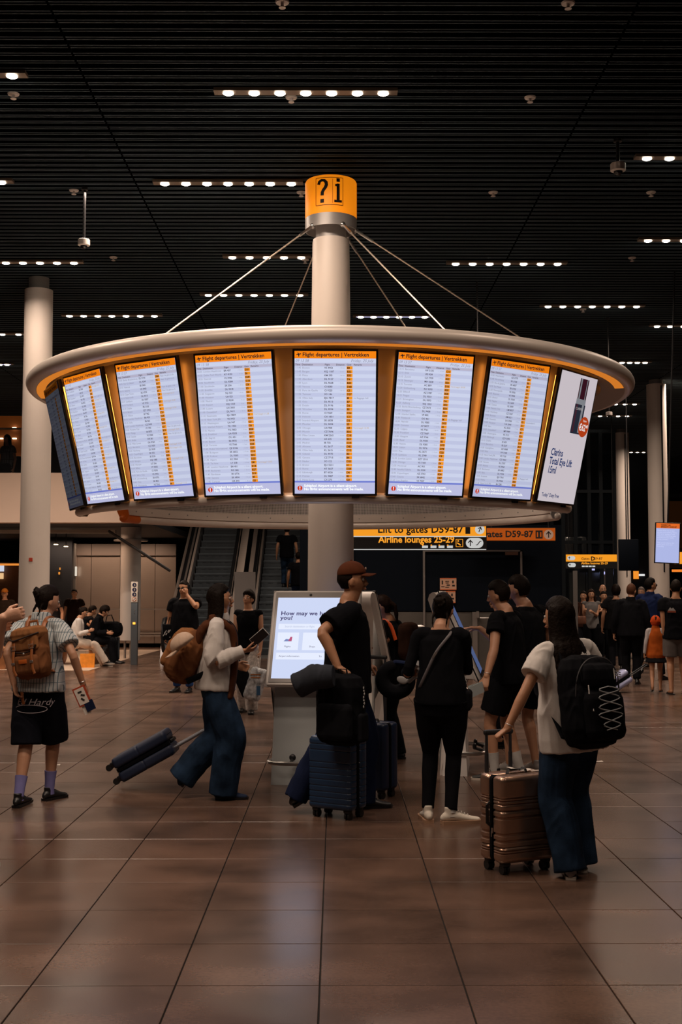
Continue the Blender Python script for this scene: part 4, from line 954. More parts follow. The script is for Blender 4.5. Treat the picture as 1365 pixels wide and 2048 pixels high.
a = MB(); a.lathe([(0.0001, 2.5), (.33, 2.5), (.35, 2.55), (.35, 3.02), (.33, 3.06), (0.0001, 3.06)], c=(xw(1160, 31)-ox, .8, 0), n=28); a.build('lift_drum', mat('drum steel', (.5, .52, .52), .25, .9), t)
slab('lift_door', 1140, 1172, 1145, 1290, 32.2, .1, mat('lift door', (.10, .12, .13), .3, .8), None, zbase=0); o = bpy.data.objects['lift_door']; tag(o, 'brushed steel lift door, left leaf, behind the luggage cart pair', 'door')
slab('lift_door', 1173, 1204, 1145, 1290, 32.2, .1, MATS['lift door'], None, zbase=0); o = bpy.data.objects['lift_door.001']; tag(o, 'brushed steel lift door, right leaf, behind the luggage cart pair', 'door')
slab('wall_lift', 1127, 1236, 1138, 1300, 32.6, .3, M_DARK, struct=True, zbase=0)
a = MB(); x_ = xw(1151, 24.6); a.box((x_, 24.6, 1.03), (.09, .06, 2.06)); tag(a.build('gate_post', M_SIL, smooth=0), 'slim pale gate post standing left of the luggage cart pair', 'post')
for px, py in ((1186, 1138), (1208, 1146), (1203, 1146)): 
    a = MB(); a.box((0, 0, 0), (.11 if px == 1186 else .07, .03, .07)); o = a.build('status_display', emis('status blue', (.55, .55, 1.0), 1), smooth=0); o.location = W(px, py, 31.9); tag(o, 'tiny lit blue-white status display above the lift doors, '+{1186: 'wide one on the left', 1208: 'rightmost', 1203: 'middle one'}[px], 'screen', 'lift status displays')
slab('lift_jamb', 1205, 1212, 1137, 1290, 32.1, .15, M_SIL, None, zbase=0); tag(bpy.data.objects['lift_jamb'], 'pale steel jamb right of the lift doors', 'frame')
# right mezzanine band and dim space beyond with far lights
slab('wall_mezzanine_right', 1236, 1420, 1097, 1136, 44, .4, mat('parapet right', (.52, .40, .33), .6), struct=True)
slab('wall_beyond', 1236, 1420, 1137, 1290, 46, .3, M_DARK, struct=True, zbase=0)
slab('wall_dim_brown', 1262, 1420, 1002, 1096, 58, .3, mat('dim brown', (.035, .018, .010), .8, emit=(.12, .04, .01), es=.08), struct=True)  # wall given a faint brown glow of its own, in place of far light
bok = [(1282, 1053, .12, (1, .75, .5), 6), (1262, 1068, .05, (1, .35, .06), 2), (1290, 1062, .05, (1, .35, .06), 2), (1296, 1070, .06, (1, .3, .05), 2), (1270, 1074, .04, (1, .4, .1), 1.5), (1286, 1075, .04, (1, .4, .1), 2), (1300, 1050, .04, (1, .4, .1), 1.5), (1264, 1010, .04, (1, .4, .1), 2)]
for px, py, r_, c_, s_ in bok:
    a = MB(); a.ell((0, 0, 0), (r_, r_, r_), 12, 8); o = a.build('lantern', emis('lantern %d' % px, c_, s_)); o.location = W(px, py, 56); a = MB(); a.cyl((0, 0, 0), (0, 0, CEIL-o.location.z), .01, 6); a.build('stem', M_BLK, o)
    tag(o, 'large glowing round lantern seen far off between the right columns' if px == 1282 else 'tiny orange light glowing far off between the right columns, '+{1262: 'lower left of the lantern', 1290: 'just right of the lantern', 1296: 'lower right of the lantern', 1270: 'below left', 1286: 'directly below the lantern', 1300: 'beside the slotted column', 1264: 'highest of them'}[px], 'lamp', None if px == 1282 else 'far orange lights')
for px0, px1, py0, py1, lb, c_ in ((1268, 1278, 1142, 1158, 'small lit orange sign far off beside the right columns', (1, .32, .03)), (1279, 1290, 1148, 1152, 'tiny lit white sign far off, right of the orange one', (.8, .8, .8)), (1345, 1380, 1139, 1144, 'lit orange lettering strip at the right edge above the crowd', (1, .25, .03)), (1350, 1372, 1104, 1128, 'lit yellow sign at the right edge behind the pale screen', (1, .35, .03))):
    d_ = 40; x0, x1 = xw(px0, d_), xw(px1, d_); a = MB(); a.box((0, 0, 0), (x1-x0, .06, zw(py0, d_)-zw(py1, d_))); o = a.build('far_sign', emis('fs%d' % px0, c_, .9), smooth=0); o.location = W((px0+px1)/2, (py0+py1)/2, d_); tag(o, lb, 'sign')
slab('wall_doorway', 41, 143, 1050, 1290, 35.45, .2, M_DARK, struct=True, zbase=0)  # dark sheet put where the doorway opens into a dark space
# shop front and glow at far left
slab('wall_shop', -30, 40, 1125, 1290, 37, .2, mat('shop wall', (.16, .075, .04), .6, var=.2, vscale=2), struct=True, zbase=0)
slab('trim_4', -30, 36, 1127, 1131, 36.6, .1, emis('warm slot', (1, .32, .05), .8), struct=True)
for (px0, px1, py0, py1, c_, lb) in ((-20, 8, 1131, 1143, (.75, .80, .95), 'lit white shop sign at the far left edge'), (-5, 7, 1146, 1158, (1, .62, .3), 'lit warm menu panel at the far left edge'), (150, 154, 1133, 1152, (.9, .8, .65), 'small lit vertical lamp at the corner of the panel wall'), (119, 121, 1135, 1140, (1, .35, .05), 'tiny amber light in the dark doorway, upper one'), (117, 120, 1144, 1149, (1, .35, .05), 'tiny amber light in the dark doorway, lower one'), (133, 137, 1203, 1216, (1, .3, .04), 'orange lit bottle-shaped lamp behind the walker')):
    d_ = 36.9 if px0 < 10 else (35.75 if px0 == 150 else 35.4); x0, x1 = xw(px0, d_), xw(px1, d_); a = MB(); a.box((0, 0, 0), (x1-x0, .05, zw(py0, d_)-zw(py1, d_)), bev=.01); o = a.build('lit_sign', emis('ls%d' % px0, c_, .8), smooth=0); o.location = W((px0+px1)/2, (py0+py1)/2, d_); tag(o, lb, 'sign' if px0 < 10 else 'lamp')
for px, py in ((112, 1089), (132, 1093)):
    a = MB(); a.box((0, 0, 0), (.09, .09, .02)); o = a.build('soffit_lamp', emis('soffit lamp', (1, .75, .5), 6), smooth=0); o.location = W(px, py, 31.5); a = MB(); a.cyl((0, 0, 0), (0, 0, 3.22-o.location.z), .012, 6); a.build('stem', M_BLK, o); tag(o, 'small round lamp under the mezzanine above the walker, '+('left one' if px == 112 else 'right one'), 'ceiling light', 'soffit lamps')
# ------------------------------------------------------------ people
def remesh(mb, vox, smooth=2, disp=0.0, dscale=6.0, seed=0.0, fold=None):
    me = bpy.data.meshes.new('tmp'); me.from_pydata(mb.v, [], mb.f); ob = bpy.data.objects.new('tmp', me); COL.objects.link(ob)
    import bmesh
    bm = bmesh.new(); bm.from_mesh(me); bmesh.ops.recalc_face_normals(bm, faces=bm.faces); bm.to_mesh(me); bm.free()
    m = ob.modifiers.new('r', 'REMESH'); m.mode = 'VOXEL'; m.voxel_size = vox; m.adaptivity = 0
    if smooth: s = ob.modifiers.new('s', 'SMOOTH'); s.iterations = smooth; s.factor = .5
    dg = bpy.context.evaluated_depsgraph_get(); out = bpy.data.meshes.new_from_object(ob.evaluated_get(dg))
    bpy.data.objects.remove(ob); bpy.data.meshes.remove(me)
    if disp:
        ns = [v.normal.copy() for v in out.vertices]; o = V((seed, seed*2, 0))
        for v, n in zip(out.vertices, ns):
            p = v.co; q = V((p.x*dscale, p.y*dscale, p.z*dscale*.38))+o
            w_ = noise.noise(q+V((noise.noise(q*.7)*1.6, 0, noise.noise(q*.7+V((9, 0, 0)))*1.6)))
            h = (1-abs(w_)*2.2)*disp
            if fold: h += fold(p)
            v.co = p+n*h
    out.shade_smooth(); return out
def sm_path(P, k=4):
    # Catmull-Rom over (point, (ra, rb)) list
    o = []; n = len(P)
    for i in range(n-1):
        p0, p1, p2, p3 = [P[max(0, min(n-1, j))] for j in (i-1, i, i+1, i+2)]
        for t in range(k):
            u = t/k
            def cr(a, b, c, d): return .5*((2*b)+(c-a)*u+(2*a-5*b+4*c-d)*u*u+(3*b-a-3*c+d)*u**3)
            o.append((cr(p0[0], p1[0], p2[0], p3[0]), tuple(max(.004, p1[1][q]+(p2[1][q]-p1[1][q])*u) for q in (0, 1))))
    o.append(P[-1]); return o
def limb(mb, P, n=14, k=4, ref=V((0, 1, 0)), rnd=True):
    P = [(V(p), r if isinstance(r, tuple) else (r, r)) for p, r in P]; Q = sm_path(P, k)
    mb.tube([p for p, _ in Q], [r for _, r in Q], n, ref=ref, round_=rnd)
def ik(a, t, l1, l2, pole):
    d = t-a; L = min(d.length, (l1+l2)*.995); d = d.normalized(); t = a+d*L
    x = (l1*l1-l2*l2+L*L)/(2*L); h = math.sqrt(max(0, l1*l1-x*x)); pl = (pole-d*pole.dot(d)).normalized()
    return a+d*x+pl*h, t
SKIN = dict(light=(.56, .30, .19), mid=(.48, .245, .145), tan=(.40, .19, .10), deep=(.12, .055, .03))
def skin(k): return mat('skin '+k, SKIN[k], .5, bump=.08, bscale=120, var=.06, vscale=12)
def fabric(name, col, rough=.85, b=.25, var=.12, vs=10, bs=350): return mat('cloth '+name, col, rough, bump=b, bscale=bs, var=var, vscale=vs, spec=.06)
def stripes(name, c1, c2, f):
    if name in MATS: return MATS[name]
    m = fabric(name, c1); nt = m.node_tree; b = nt.nodes['Principled BSDF']; tc = nt.nodes.new('ShaderNodeTexCoord'); sx_ = nt.nodes.new('ShaderNodeSeparateXYZ'); nt.links.new(tc.outputs['Object'], sx_.inputs[0])
    def ln(o, fr, th):
        a = nt.nodes.new('ShaderNodeMath'); a.operation = 'MULTIPLY'; a.inputs[1].default_value = fr; nt.links.new(sx_.outputs[o], a.inputs[0])
        c = nt.nodes.new('ShaderNodeMath'); c.operation = 'FRACT'; nt.links.new(a.outputs[0], c.inputs[0])
        d = nt.nodes.new('ShaderNodeMath'); d.operation = 'LESS_THAN'; d.inputs[1].default_value = th; nt.links.new(c.outputs[0], d.inputs[0]); return d
    d1 = ln(0, f, .24); d2 = ln(2, f*.28, .06); mxm = nt.nodes.new('ShaderNodeMath'); mxm.operation = 'MAXIMUM'; nt.links.new(d1.outputs[0], mxm.inputs[0]); nt.links.new(d2.outputs[0], mxm.inputs[1])
    mx = nt.nodes.new('ShaderNodeMix'); mx.data_type = 'RGBA'; mx.inputs[6].default_value = (*c1, 1); mx.inputs[7].default_value = (*c2, 1); nt.links.new(mxm.outputs[0], mx.inputs[0]); nt.links.new(mx.outputs[2], b.inputs['Base Color']); return m
def hairm(c=(.012, .007, .005)): return mat('hair %.3f' % c[0], tuple(v*.7 for v in c), .55, bump=.3, bscale=90, spec=.07)
M_BLACKC = fabric('black', (.0045, .0048, .0065)); M_BLACK2 = fabric('soft black', (.0075, .008, .0105)); M_DENIM = fabric('denim', (.015, .031, .062), var=.6, vs=7, b=.4)
M_DENIM2 = fabric('dark denim', (.012, .022, .05), var=.3); M_WHT = fabric('white cotton', (.62, .58, .55), var=.05); M_CREAM = fabric('cream trousers', (.55, .47, .40), var=.06)
M_NAVYC = fabric('navy', (.010, .016, .045)); M_SOLE = mat('white rubber', (.65, .58, .50), .5); M_SHOEB = mat('black shoe', (.010, .010, .011), .38)
def head_fn(k):
    def f(p):
        x, y, z = p; sx_ = .0765*k; sy = .093*k; sz = .118*k
        q = V((x*sx_, y*sy, z*sz))
        if z < -.05:
            t = min(1, (-z-.05)/.95); q.x *= 1-.30*t**1.3
            if y > 0: q.y *= 1-.02*t
            else: q.y *= 1-.42*t
        if y < 0: q.y *= 1.06+.06*max(0, z)
        if y > .3 and z < .6: q.y -= .010*k*max(0, (y-.3))*(1 if abs(x) < .6 else .6)
        # eye sockets, cheeks
        for s_ in (-1, 1):
            q.y -= .011*k*math.exp(-(((x-s_*.42)/.20)**2+((z-.02)/.13)**2)) if y > 0 else 0
            q.y += .005*k*math.exp(-(((x-s_*.48)/.22)**2+((z+.28)/.18)**2)) if y > 0 else 0
        if y > 0: q.y += .006*k*math.exp(-((z-.20)/.10)**2)*max(0, 1-abs(x)*1.4)+.008*k*math.exp(-((z+.86)/.16)**2)*max(0, 1-abs(x)*2)
        return q
    return f
def hand(mb, w_, d, n, s, side, curl=.35, spread=.12, thumb=.6, point=False):
    # w_: wrist, d: direction of the hand, n: palm normal (fingers curl towards it), side: +1 thumb along d x n
    d = d.normalized(); n = (n-d*n.dot(d)).normalized(); a = d.cross(n)*side
    kn = w_+d*.092*s
    limb(mb, [(w_-d*.02*s, (.026*s, .020*s)), (w_+d*.02*s, (.034*s, .018*s)), (kn-d*.02*s, (.042*s, .016*s)), (kn, (.040*s, .013*s))], 12, 3, ref=n)
    for i, (o, L) in enumerate(((.030, .072), (.010, .080), (-.010, .074), (-.029, .058))):
        p = kn+a*o*s-d*.008*s; dd = (d+a*(o*spread*8)).normalized(); ang = 0; pts = [(p, .0098*s)]
        c = curl if not (point and i == 0) else .05
        for j, (fr, c1) in enumerate(((.45, .75), (.30, 1.0), (.25, .7))):
            ang += c*c1*R(95); q = dd*cos(ang)+n*sin(ang); p = p+q*L*fr*s; pts.append((p, (.0092-.0011*j)*s))
        P = [V(x) for x, _ in pts]; mb.tube(P, [r for _, r in pts], 8, round_=True, ref=a)
    p = w_+d*.028*s+a*.030*s; t1 = (d*.65+a*.75*thumb+n*.35).normalized(); t2 = (d*.8+n*(.4+.5*curl)+a*.1).normalized()
    mb.tube([p-a*.008*s, p+t1*.038*s, p+t1*.038*s+t2*.030*s, p+t1*.038*s+t2*.055*s], [.014*s, .0115*s, .0105*s, .0085*s], 8, round_=True, ref=n)
def person(label, x, y, rz, H=1.72, female=False, sk='mid', lean=0, twist=0, head=(0, 0), lh=None, rh=None, lp=None, rp=None, lc=.35, rc=.35, ln=None, rn=None, ld=None, rd=None,
           lf=(-.09, 0, 0), rf=(.09, 0, 0), lt=(8, 0), rt=(-8, 0), zp=None, top='tee', topm=None, bottom='trousers', botm=None, wide=1.0, hair='short', hairc=(.012, .007, .005), shoe=None, sole=None,
           fat=1.0, far=False, hl=1.0, sit=False, shs=1.0, socks=None, rpoint=False, lpoint=False, tophem=.47, name='person', group=None, sleeve=None, z=0, knee=None, bend=0):
    s = H/1.75; t = thing(name, label, 'person', (x, y, z), rz, group); Rz = Matrix.Rotation(R(-rz), 3, 'Z'); base = V((x, y, z))
    def loc(p): return Rz @ (V(p)-base)
    def ldr(p): return Rz @ V(p)
    vox = .0055 if not far else .011
    if female: shw, hw, ww = .098*H, .052*H, .066*H
    else: shw, hw, ww = .114*H, .050*H, .076*H
    pz = (.535*H if zp is None else zp); pel = V((0, 0, pz))
    u = V((sin(R(bend)), sin(R(lean)), cos(R(lean)))).normalized(); Tw = Matrix.Rotation(R(twist), 3, 'Z')
    rt_ = Tw @ V((1, 0, 0)); rt_ = (rt_-u*rt_.dot(u)).normalized(); fw = u.cross(rt_)
    P = lambda h, f=0, r=0: pel+u*(h*H)+fw*(f*H)+rt_*(r*H)
    nb = P(.288, -.004); hd = Matrix.Rotation(R(head[0]), 3, 'Z') @ Matrix.Rotation(R(head[1]), 3, 'X')
    hu = hd @ V((0, 0, 1)); hf = hd @ V((0, 1, 0)); hr = hd @ V((1, 0, 0)); hu = (hu*.75+u*.25).normalized()
    hf = (hf-hu*hf.dot(hu)).normalized(); hr = hf.cross(hu); HM = Matrix((hr, hf, hu)).transposed()
    hc = nb+hu*(.100*H)+hf*.018*H
    shL, shR = P(.268, -.004)-rt_*shw, P(.268, -.004)+rt_*shw
    ua, fa = .168*H, .148*H
    def arm(sh, tgt, pole, sd):
        if tgt is None: tgt = sh+V((sd*.05*H, .025*H, -.305*H))
        else: tgt = loc(tgt)
        pole = ldr(pole) if pole is not None else V((sd*.4, -1, 0))
        return ik(sh, tgt, ua, fa, pole)
    elL, wrL = arm(shL, lh, lp, -1); elR, wrR = arm(shR, rh, rp, 1)
    hipL, hipR = pel-V((hw, 0, .005*H)), pel+V((hw, 0, -.005*H))
    def leg(hp, f, kp=None):
        ank = V(f)+V((0, 0, .045*H)); pole = V((0, 1, .15)) if kp is None else V(kp)
        return ik(hp, ank, .250*H, .250*H, pole)
    knL, anL = leg(hipL, lf, knee and knee[0]); knR, anR = leg(hipR, rf, knee and knee[1])
    # ---- body (continuous)
    b = MB(); g = fat
    limb(b, [(P(-.03), (.075*H*g, .055*H)), (P(.02), (.086*H*g, .062*H*g)), (P(.10), (ww*g, .052*H*g)), (P(.19), (.086*H, .062*H)), (P(.245), (.098*H if not female else .085*H, .056*H)), (P(.280), (.066*H, .042*H)), (P(.305, -.004), (.035*H, .036*H)), (hc-hu*.05*H, (.031*H, .033*H)), (hc, (.025*H, .025*H))], 20, 3, ref=-fw)
    k = s*(.97 if female else 1.0)
    b.ell(hc, (1, 1, 1), 30, 22, rot=HM, fn=head_fn(k))
    # nose, lips, ears
    HP = lambda a_, b_, c_: hc+hr*a_*k+hf*b_*k+hu*c_*k
    b.tube([HP(0, .084, .020), HP(0, .096, -.005), HP(0, .106, -.026), HP(0, .094, -.036)], [.007*k, .010*k, .0125*k, .009*k], 8, round_=True, ref=hr)
    for s_ in (-1, 1): b.ell(HP(s_*.010, .094, -.032), (.009*k, .010*k, .008*k), 8, 6)
    b.ell(HP(0, .089, -.056), (.020*k, .010*k, .0055*k), 10, 6, rot=HM); b.ell(HP(0, .087, -.067), (.018*k, .010*k, .006*k), 10, 6, rot=HM)
    for s_ in (-1, 1):
        b.ell(HP(s_*.078, -.008, -.012), (.009*k, .017*k, .030*k), 10, 8, rot=HM @ Matrix.Rotation(R(-12), 3, 'X')); b.ell(HP(s_*.074, .0, -.032), (.007*k, .010*k, .012*k), 8, 6, rot=HM)
    aw = 1.0 if not female else .86
    for sh, el, wr, sd in ((shL, elL, wrL, -1), (shR, elR, wrR, 1)):
        limb(b, [(sh-rt_*sd*.02*H, .027*H), (sh, .027*H*aw), (sh.lerp(el, .5), .026*H*aw), (el, .0225*H*aw), (el.lerp(wr, .3), .0235*H*aw), (el.lerp(wr, .7), .0185*H*aw), (wr, (.0165*H*aw, .0145*H*aw))], 14, 3)
    for wr, el, sd, c, nn, dd, pt in ((wrL, elL, -1, lc, ln, ld, lpoint), (wrR, elR, 1, rc, rn, rd, rpoint)):
        d = (wr-el).normalized() if dd is None else ldr(dd).normalized(); nn = ldr(nn) if nn is not None else V((-sd*1.0, .15, .0))
        if abs(nn.normalized().dot(d)) > .95: nn = V((0, 1, .2))
        # thumb side: forward/up
        side = 1
        a_ = d.cross(nn)
        if a_.dot(V((0, 1, 0))+V((0, 0, .4))) < 0: side = -1
        hand(b, wr, d, nn, s*(.97 if not female else .88), side, c, point=pt)
    for hp, kn, an, (yaw, pit) in ((hipL, knL, anL, lt), (hipR, knR, anR, rt)):
        limb(b, [(hp, .050*H*g), (hp.lerp(kn, .35), .047*H*g), (kn, .031*H), (kn.lerp(an, .3), (.0315*H, .0315*H)), (kn.lerp(an, .75), .021*H), (an, .0195*H)], 14, 3)
        fm = Matrix.Rotation(R(yaw), 3, 'Z') @ Matrix.Rotation(R(-pit), 3, 'X'); fd = fm @ V((0, 1, 0)); fu = fm @ V((0, 0, 1))
        if shoe in (None, 'sandal'):
            limb(b, [(an-fd*.022*s-fu*.035*s, (.028*s, .032*s)), (an+fd*.05*s-fu*.040*s, (.036*s, .030*s)), (an+fd*.12*s-fu*.055*s, (.042*s, .018*s)), (an+fd*.165*s-fu*.060*s, (.036*s, .012*s))], 12, 3, ref=fu)
    me = remesh(b, vox, 2); me.name = 'body'; me.materials.append(skin(sk)); link('body', me, t)
    # eyes, brows
    for s_ in (-1, 1):
        a = MB(); a.mat(0).ell(HP(s_*.031, .0765, .006), (.0115*k,)*3, 12, 8); a.mat(1).ell(HP(s_*.031, .0825, .006), (.0062*k,)*3, 10, 6); a.build('eye', [mat('eye white', (.55, .5, .46), .3), mat('iris', (.02, .012, .008), .2)], t)
        a = MB(); a.tube([HP(s_*.014, .0895, .026), HP(s_*.032, .0875, .031), HP(s_*.050, .076, .025)], [.003*k, .0036*k, .002*k], 6, round_=True); a.build('eyebrow', hairm(hairc), t)
    if not far:
        a = MB(); a.ell(HP(0, .0925, -.0615), (.019*k, .008*k, .0075*k), 12, 8, rot=HM); a.build('lips', mat('lips '+sk, tuple(v*q for v, q in zip(SKIN[sk], (.9, .6, .6))), .4), t)
    # ---- hair
    hm = hairm(hairc)
    if hair and hair != 'bald':
        h = MB(); lowz = -.35 if hair in ('short', 'crop') else -.15
        thick = {'short': 1.12, 'crop': 1.06, 'bun': 1.12, 'long': 1.15, 'tail': 1.11, 'full': 1.26, 'cap': 1.05}[hair]
        fn0 = head_fn(k)
        def hf_(p):
            q = fn0(p)*thick; q = q+V((0, -.006*k, .006*k)); face = p.y > (.02 if p.z > -.1 else -.18) and p.z < .50-.25*max(0, abs(p.x)-.35)
            if hair == 'cap': face = face or p.z > .35
            low = p.z < -.62 if hair in ('short', 'crop', 'cap', 'full') else p.z < -.75
            if face or low: q = q*.80
            return q
        h.ell(hc, (1, 1, 1), 36, 28, rot=HM, fn=hf_)
        rnd = random.Random(len(label))
        if hair == 'bun' or hair == 'tail':
            if hair == 'bun':
                h.ell(HP(0, -.105, .045), (.042*k, .036*k, .040*k), 14, 10, rot=HM)
                for i in range(7): a0 = rnd.uniform(0, 6.28); h.tube([HP(.03*cos(a0), -.10, .045+.03*sin(a0)), HP(.045*cos(a0+.9), -.125, .045+.045*sin(a0+.9)), HP(.05*cos(a0+1.7), -.115, .045+.05*sin(a0+1.7))], [.010*k, .011*k, .004*k], 6, round_=True)
                for sx_ in (-1, 1): h.tube([HP(sx_*.05, -.07, -.04), HP(sx_*.06, -.085, -.09), HP(sx_*.055, -.09, -.14), HP(sx_*.05, -.088, -.17)], [.012*k, .009*k, .006*k, .003*k], 6, round_=True)
            else: h.tube([HP(0, -.10, .03), HP(0, -.135, -.02), HP(0, -.13, -.11), HP(0, -.115, -.22)], [.020*k, .028*k, .024*k, .007*k], 10, round_=True)
        if hair == 'long':
            for i in range(26):
                a0 = -1.9+3.8*i/25; rx = .078*sin(a0); ry = -.088*cos(a0)*(.85)-.012; Lh = rnd.uniform(.40, .58)*s*hl; zo = rnd.uniform(-.01, .02)
                st = HP(rx, ry, .03+zo); sgn = 1 if rx > 0 else -1
                mid = P(.30, -.045+.0*abs(rx), 0)+rt_*(rx*1.15*k); mid = V((mid.x, mid.y, mid.z)); mid = HP(rx*1.25, ry*1.02-.012, -.13)
                pts = [HP(rx*.8, ry*.8, .07), st, mid, mid-u*(.10*s)+fw*(-.034*s)+rt_*(rx*.35+.012*sin(i*1.9)*s), mid-u*(.12*s+Lh*.45)+fw*(-.058*s+.012*sin(i))+rt_*(rx*.6+.020*sin(i*1.3)*s), mid-u*(.10*s+Lh)+rt_*(rx*.5+.03*sin(i*2.1)*s)+fw*(-.055*s)]
                limb(h, [(p_, r_) for p_, r_ in zip(pts, ((.014, .014), (.018, .015), (.020, .016), (.019, .015), (.017, .012), (.006, .005)))], 8, 3)
        hme = remesh(h, vox*1.1, 1, .0022*(1 if not far else 1.5), 42, 3.3); hme.name = 'hair'; hme.materials.append(hm); link('hair', hme, t)
    # ---- top
    if top:
        c = MB(); e = .013*H/1.75; q = {'tee': 1.30, 'loose': 1.42, 'fit': 1.06, 'jacket': 1.34, 'vest': 1.12, 'shirt': 1.36}[top]; hm_z = tophem-.53
        def R2(a_, b_, m=1.0): return (a_*H*g*m, b_*H*g*m)
        secs = [(P(hm_z), R2(.088, .070, q)), (P(hm_z*.5), R2(.090, .070, q)), (P(.05), R2(.086, .066, q)), (P(.12), R2(.084 if not female else .074, .062, q)), (P(.19), (.096*H*(.5+q*.5), .070*H*(.55+q*.45))), (P(.245), (.106*H*(.75+q*.25)*(.9 if female else 1), .062*H*(.7+q*.3))), (P(.272), (.086*H*(.9 if female else 1), .050*H)), (P(.294), (.050*H, .044*H))]
        Q = sm_path([(V(p), r) for p, r in secs], 4); c.tube([p for p, _ in Q], [r for _, r in Q], 28, ref=-fw)
        if top in ('shirt', 'jacket'): c.lathe([(.036*H, -.012*H), (.048*H, -.014*H), (.040*H, .018*H), (.034*H, .016*H)], n=20, closed=True, c=(0, 0, 0)); 
        if top in ('shirt', 'jacket'):
            MM = Matrix((rt_, fw, u)).transposed(); n0 = len(c.v)-20*4
            for i in range(n0, len(c.v)): c.v[i] = tuple(P(.312)+MM @ V(c.v[i]))
        sl = sleeve if sleeve is not None else {'tee': .30, 'loose': .36, 'fit': 1.0, 'jacket': 1.0, 'vest': 0, 'shirt': .42}[top]; so = {'tee': 1.42, 'loose': 1.7, 'fit': 1.12, 'jacket': 1.45, 'vest': 1.1, 'shirt': 1.75}[top]
        for sh, el, wr, sd in ((shL, elL, wrL, -1), (shR, elR, wrR, 1)):
            r0 = .031*H*aw
            if sl <= 0: limb(c, [(sh-rt_*sd*.035*H, .034*H), (sh-rt_*sd*.008*H+u*.004*H, .032*H)], 12, 2); continue
            pts = [(sh-rt_*sd*.045*H+u*.000*H, .036*H), (sh-u*.002*H, max(r0*(1.06+.10*(so-1)), .0335*H))]
            if sl < .6:
                f_ = sl*1.65; end = sh.lerp(el, min(1, f_)); 
                if f_ > 1: end = el.lerp(wr, (f_-1))
                pts += [(sh.lerp(end, .5), r0*so*.98), (end, r0*so*1.04)]; limb(c, pts, 18, 4, rnd=False)
            else: pts += [(sh.lerp(el, .5), .027*H*aw*so), (el, .025*H*aw*so), (el.lerp(wr, .55), .0225*H*aw*so), (el.lerp(wr, .96), .0185*H*aw*max(1.2, so*.95))]; limb(c, pts, 16, 3, rnd=False)
        cm = remesh(c, vox*1.15, 2, (.0065 if top != 'fit' else .0025)*s, 11/s, len(label)*.37); cm.name = 'top'; cm.materials.append(topm); link({'tee': 'tee_shirt', 'loose': 'tee_shirt', 'fit': 'long_sleeved_top', 'jacket': 'jacket', 'vest': 'sleeveless_top', 'shirt': 'shirt'}[top], cm, t)
    # ---- bottom
    c = MB(); wd = wide
    limb(c, [(pel+V((0, 0, .035*H)), (.080*H*g, .062*H*g)), (pel, (.092*H*g*(1+.08*(wd-1)), .069*H*g)), (pel-V((0, 0, .04*H)), (.088*H*g, .064*H*g))], 24, 3, ref=V((0, -1, 0)))
    for hp, kn, an in ((hipL, knL, anL), (hipR, knR, anR)):
        r0 = .056*H*g
        if bottom == 'shorts':
            f_ = .82; end = hp.lerp(kn, f_) if wd < 1.37 else hp.lerp(kn, 1.06); limb(c, [(hp, r0*1.08), (hp.lerp(end, .5), .053*H*g*(.5+.5*wd)*1.06), (end, .047*H*(.3+.7*wd)*1.12)], 20, 4, rnd=False)
        elif bottom == 'skirt':
            pass
        else:
            low = an+V((0, 0, .012*H)) if wd < 1.2 else an-V((0, 0, .020*H))
            limb(c, [(hp, r0*1.03), (hp.lerp(kn, .5), .052*H*g*(.65+.35*wd)), (kn, max(.0345*H, .036*H*(.15+.85*wd)*1.03)), (kn.lerp(an, .28), (max(.0345*H, .035*H*wd),)*2), (kn.lerp(an, .6), (max(.0295*H, .033*H*wd),)*2), (low, (.0255*H*max(1, wd*1.28), .0255*H*max(1, wd*1.28)))], 20, 4, rnd=False)
    if bottom == 'skirt': limb(c, [(pel, (.092*H, .07*H)), (pel-V((0, 0, .10*H)), (.125*H, .10*H)), (pel-V((0, 0, .15*H)), (.15*H, .12*H))], 24, 3, ref=V((0, -1, 0)), rnd=False)
    cm = remesh(c, vox*1.2, 2, (.0055 if wd > 1.1 else .002)*s, 8/s, len(label)*.71); cm.name = bottom; cm.materials.append(botm); link({'trousers': 'trousers', 'shorts': 'shorts', 'skirt': 'skirt'}[bottom], cm, t)
    # ---- shoes
    for hp, kn, an, (yaw, pit) in ((hipL, knL, anL, lt), (hipR, knR, anR, rt)):
        fm = Matrix.Rotation(R(yaw), 3, 'Z') @ Matrix.Rotation(R(-pit), 3, 'X'); ax = lambda a_, b_, c_: an+fm @ V((a_*s*shs, b_*s*shs, (c_+.0788)*s*shs-.0788*s))
        if socks:
            c = MB(); c.tube([an.lerp(kn, .36), an.lerp(kn, .18), an, ax(0, .0, -.03)], [.0285*H, .0238*H, .0225*H, .024*H], 14); c.build('sock', socks, t)
        if shoe and shoe != 'sandal':
            c = MB(); fu = fm @ V((0, 0, 1))
            limb(c, [(ax(0, -.052, -.040), (.024*s, .026*s)), (ax(0, -.035, -.034), (.034*s, .036*s)), (ax(0, .02, -.030), (.038*s, .040*s)), (ax(0, .085, -.044), (.042*s, .029*s)), (ax(0, .145, -.054), (.044*s, .021*s)), (ax(0, .185, -.057), (.034*s, .016*s))], 14, 3, ref=fu)
            c.tube([ax(0, -.010, -.03), ax(0, -.015, .030)], [.036*s, .033*s], 14)
            cm = remesh(c, .006 if not far else .011, 2); cm.materials.append(shoe); so_ = link('shoe', cm, t)
            c = MB(); prof = [(.030, -.062), (.036, -.02), (.034, .04), (.043, .11), (.046, .15), (.036, .19), (.012, .207)]
            pl = [(a_, b_) for a_, b_ in prof]+[(-a_, b_) for a_, b_ in reversed(prof)]
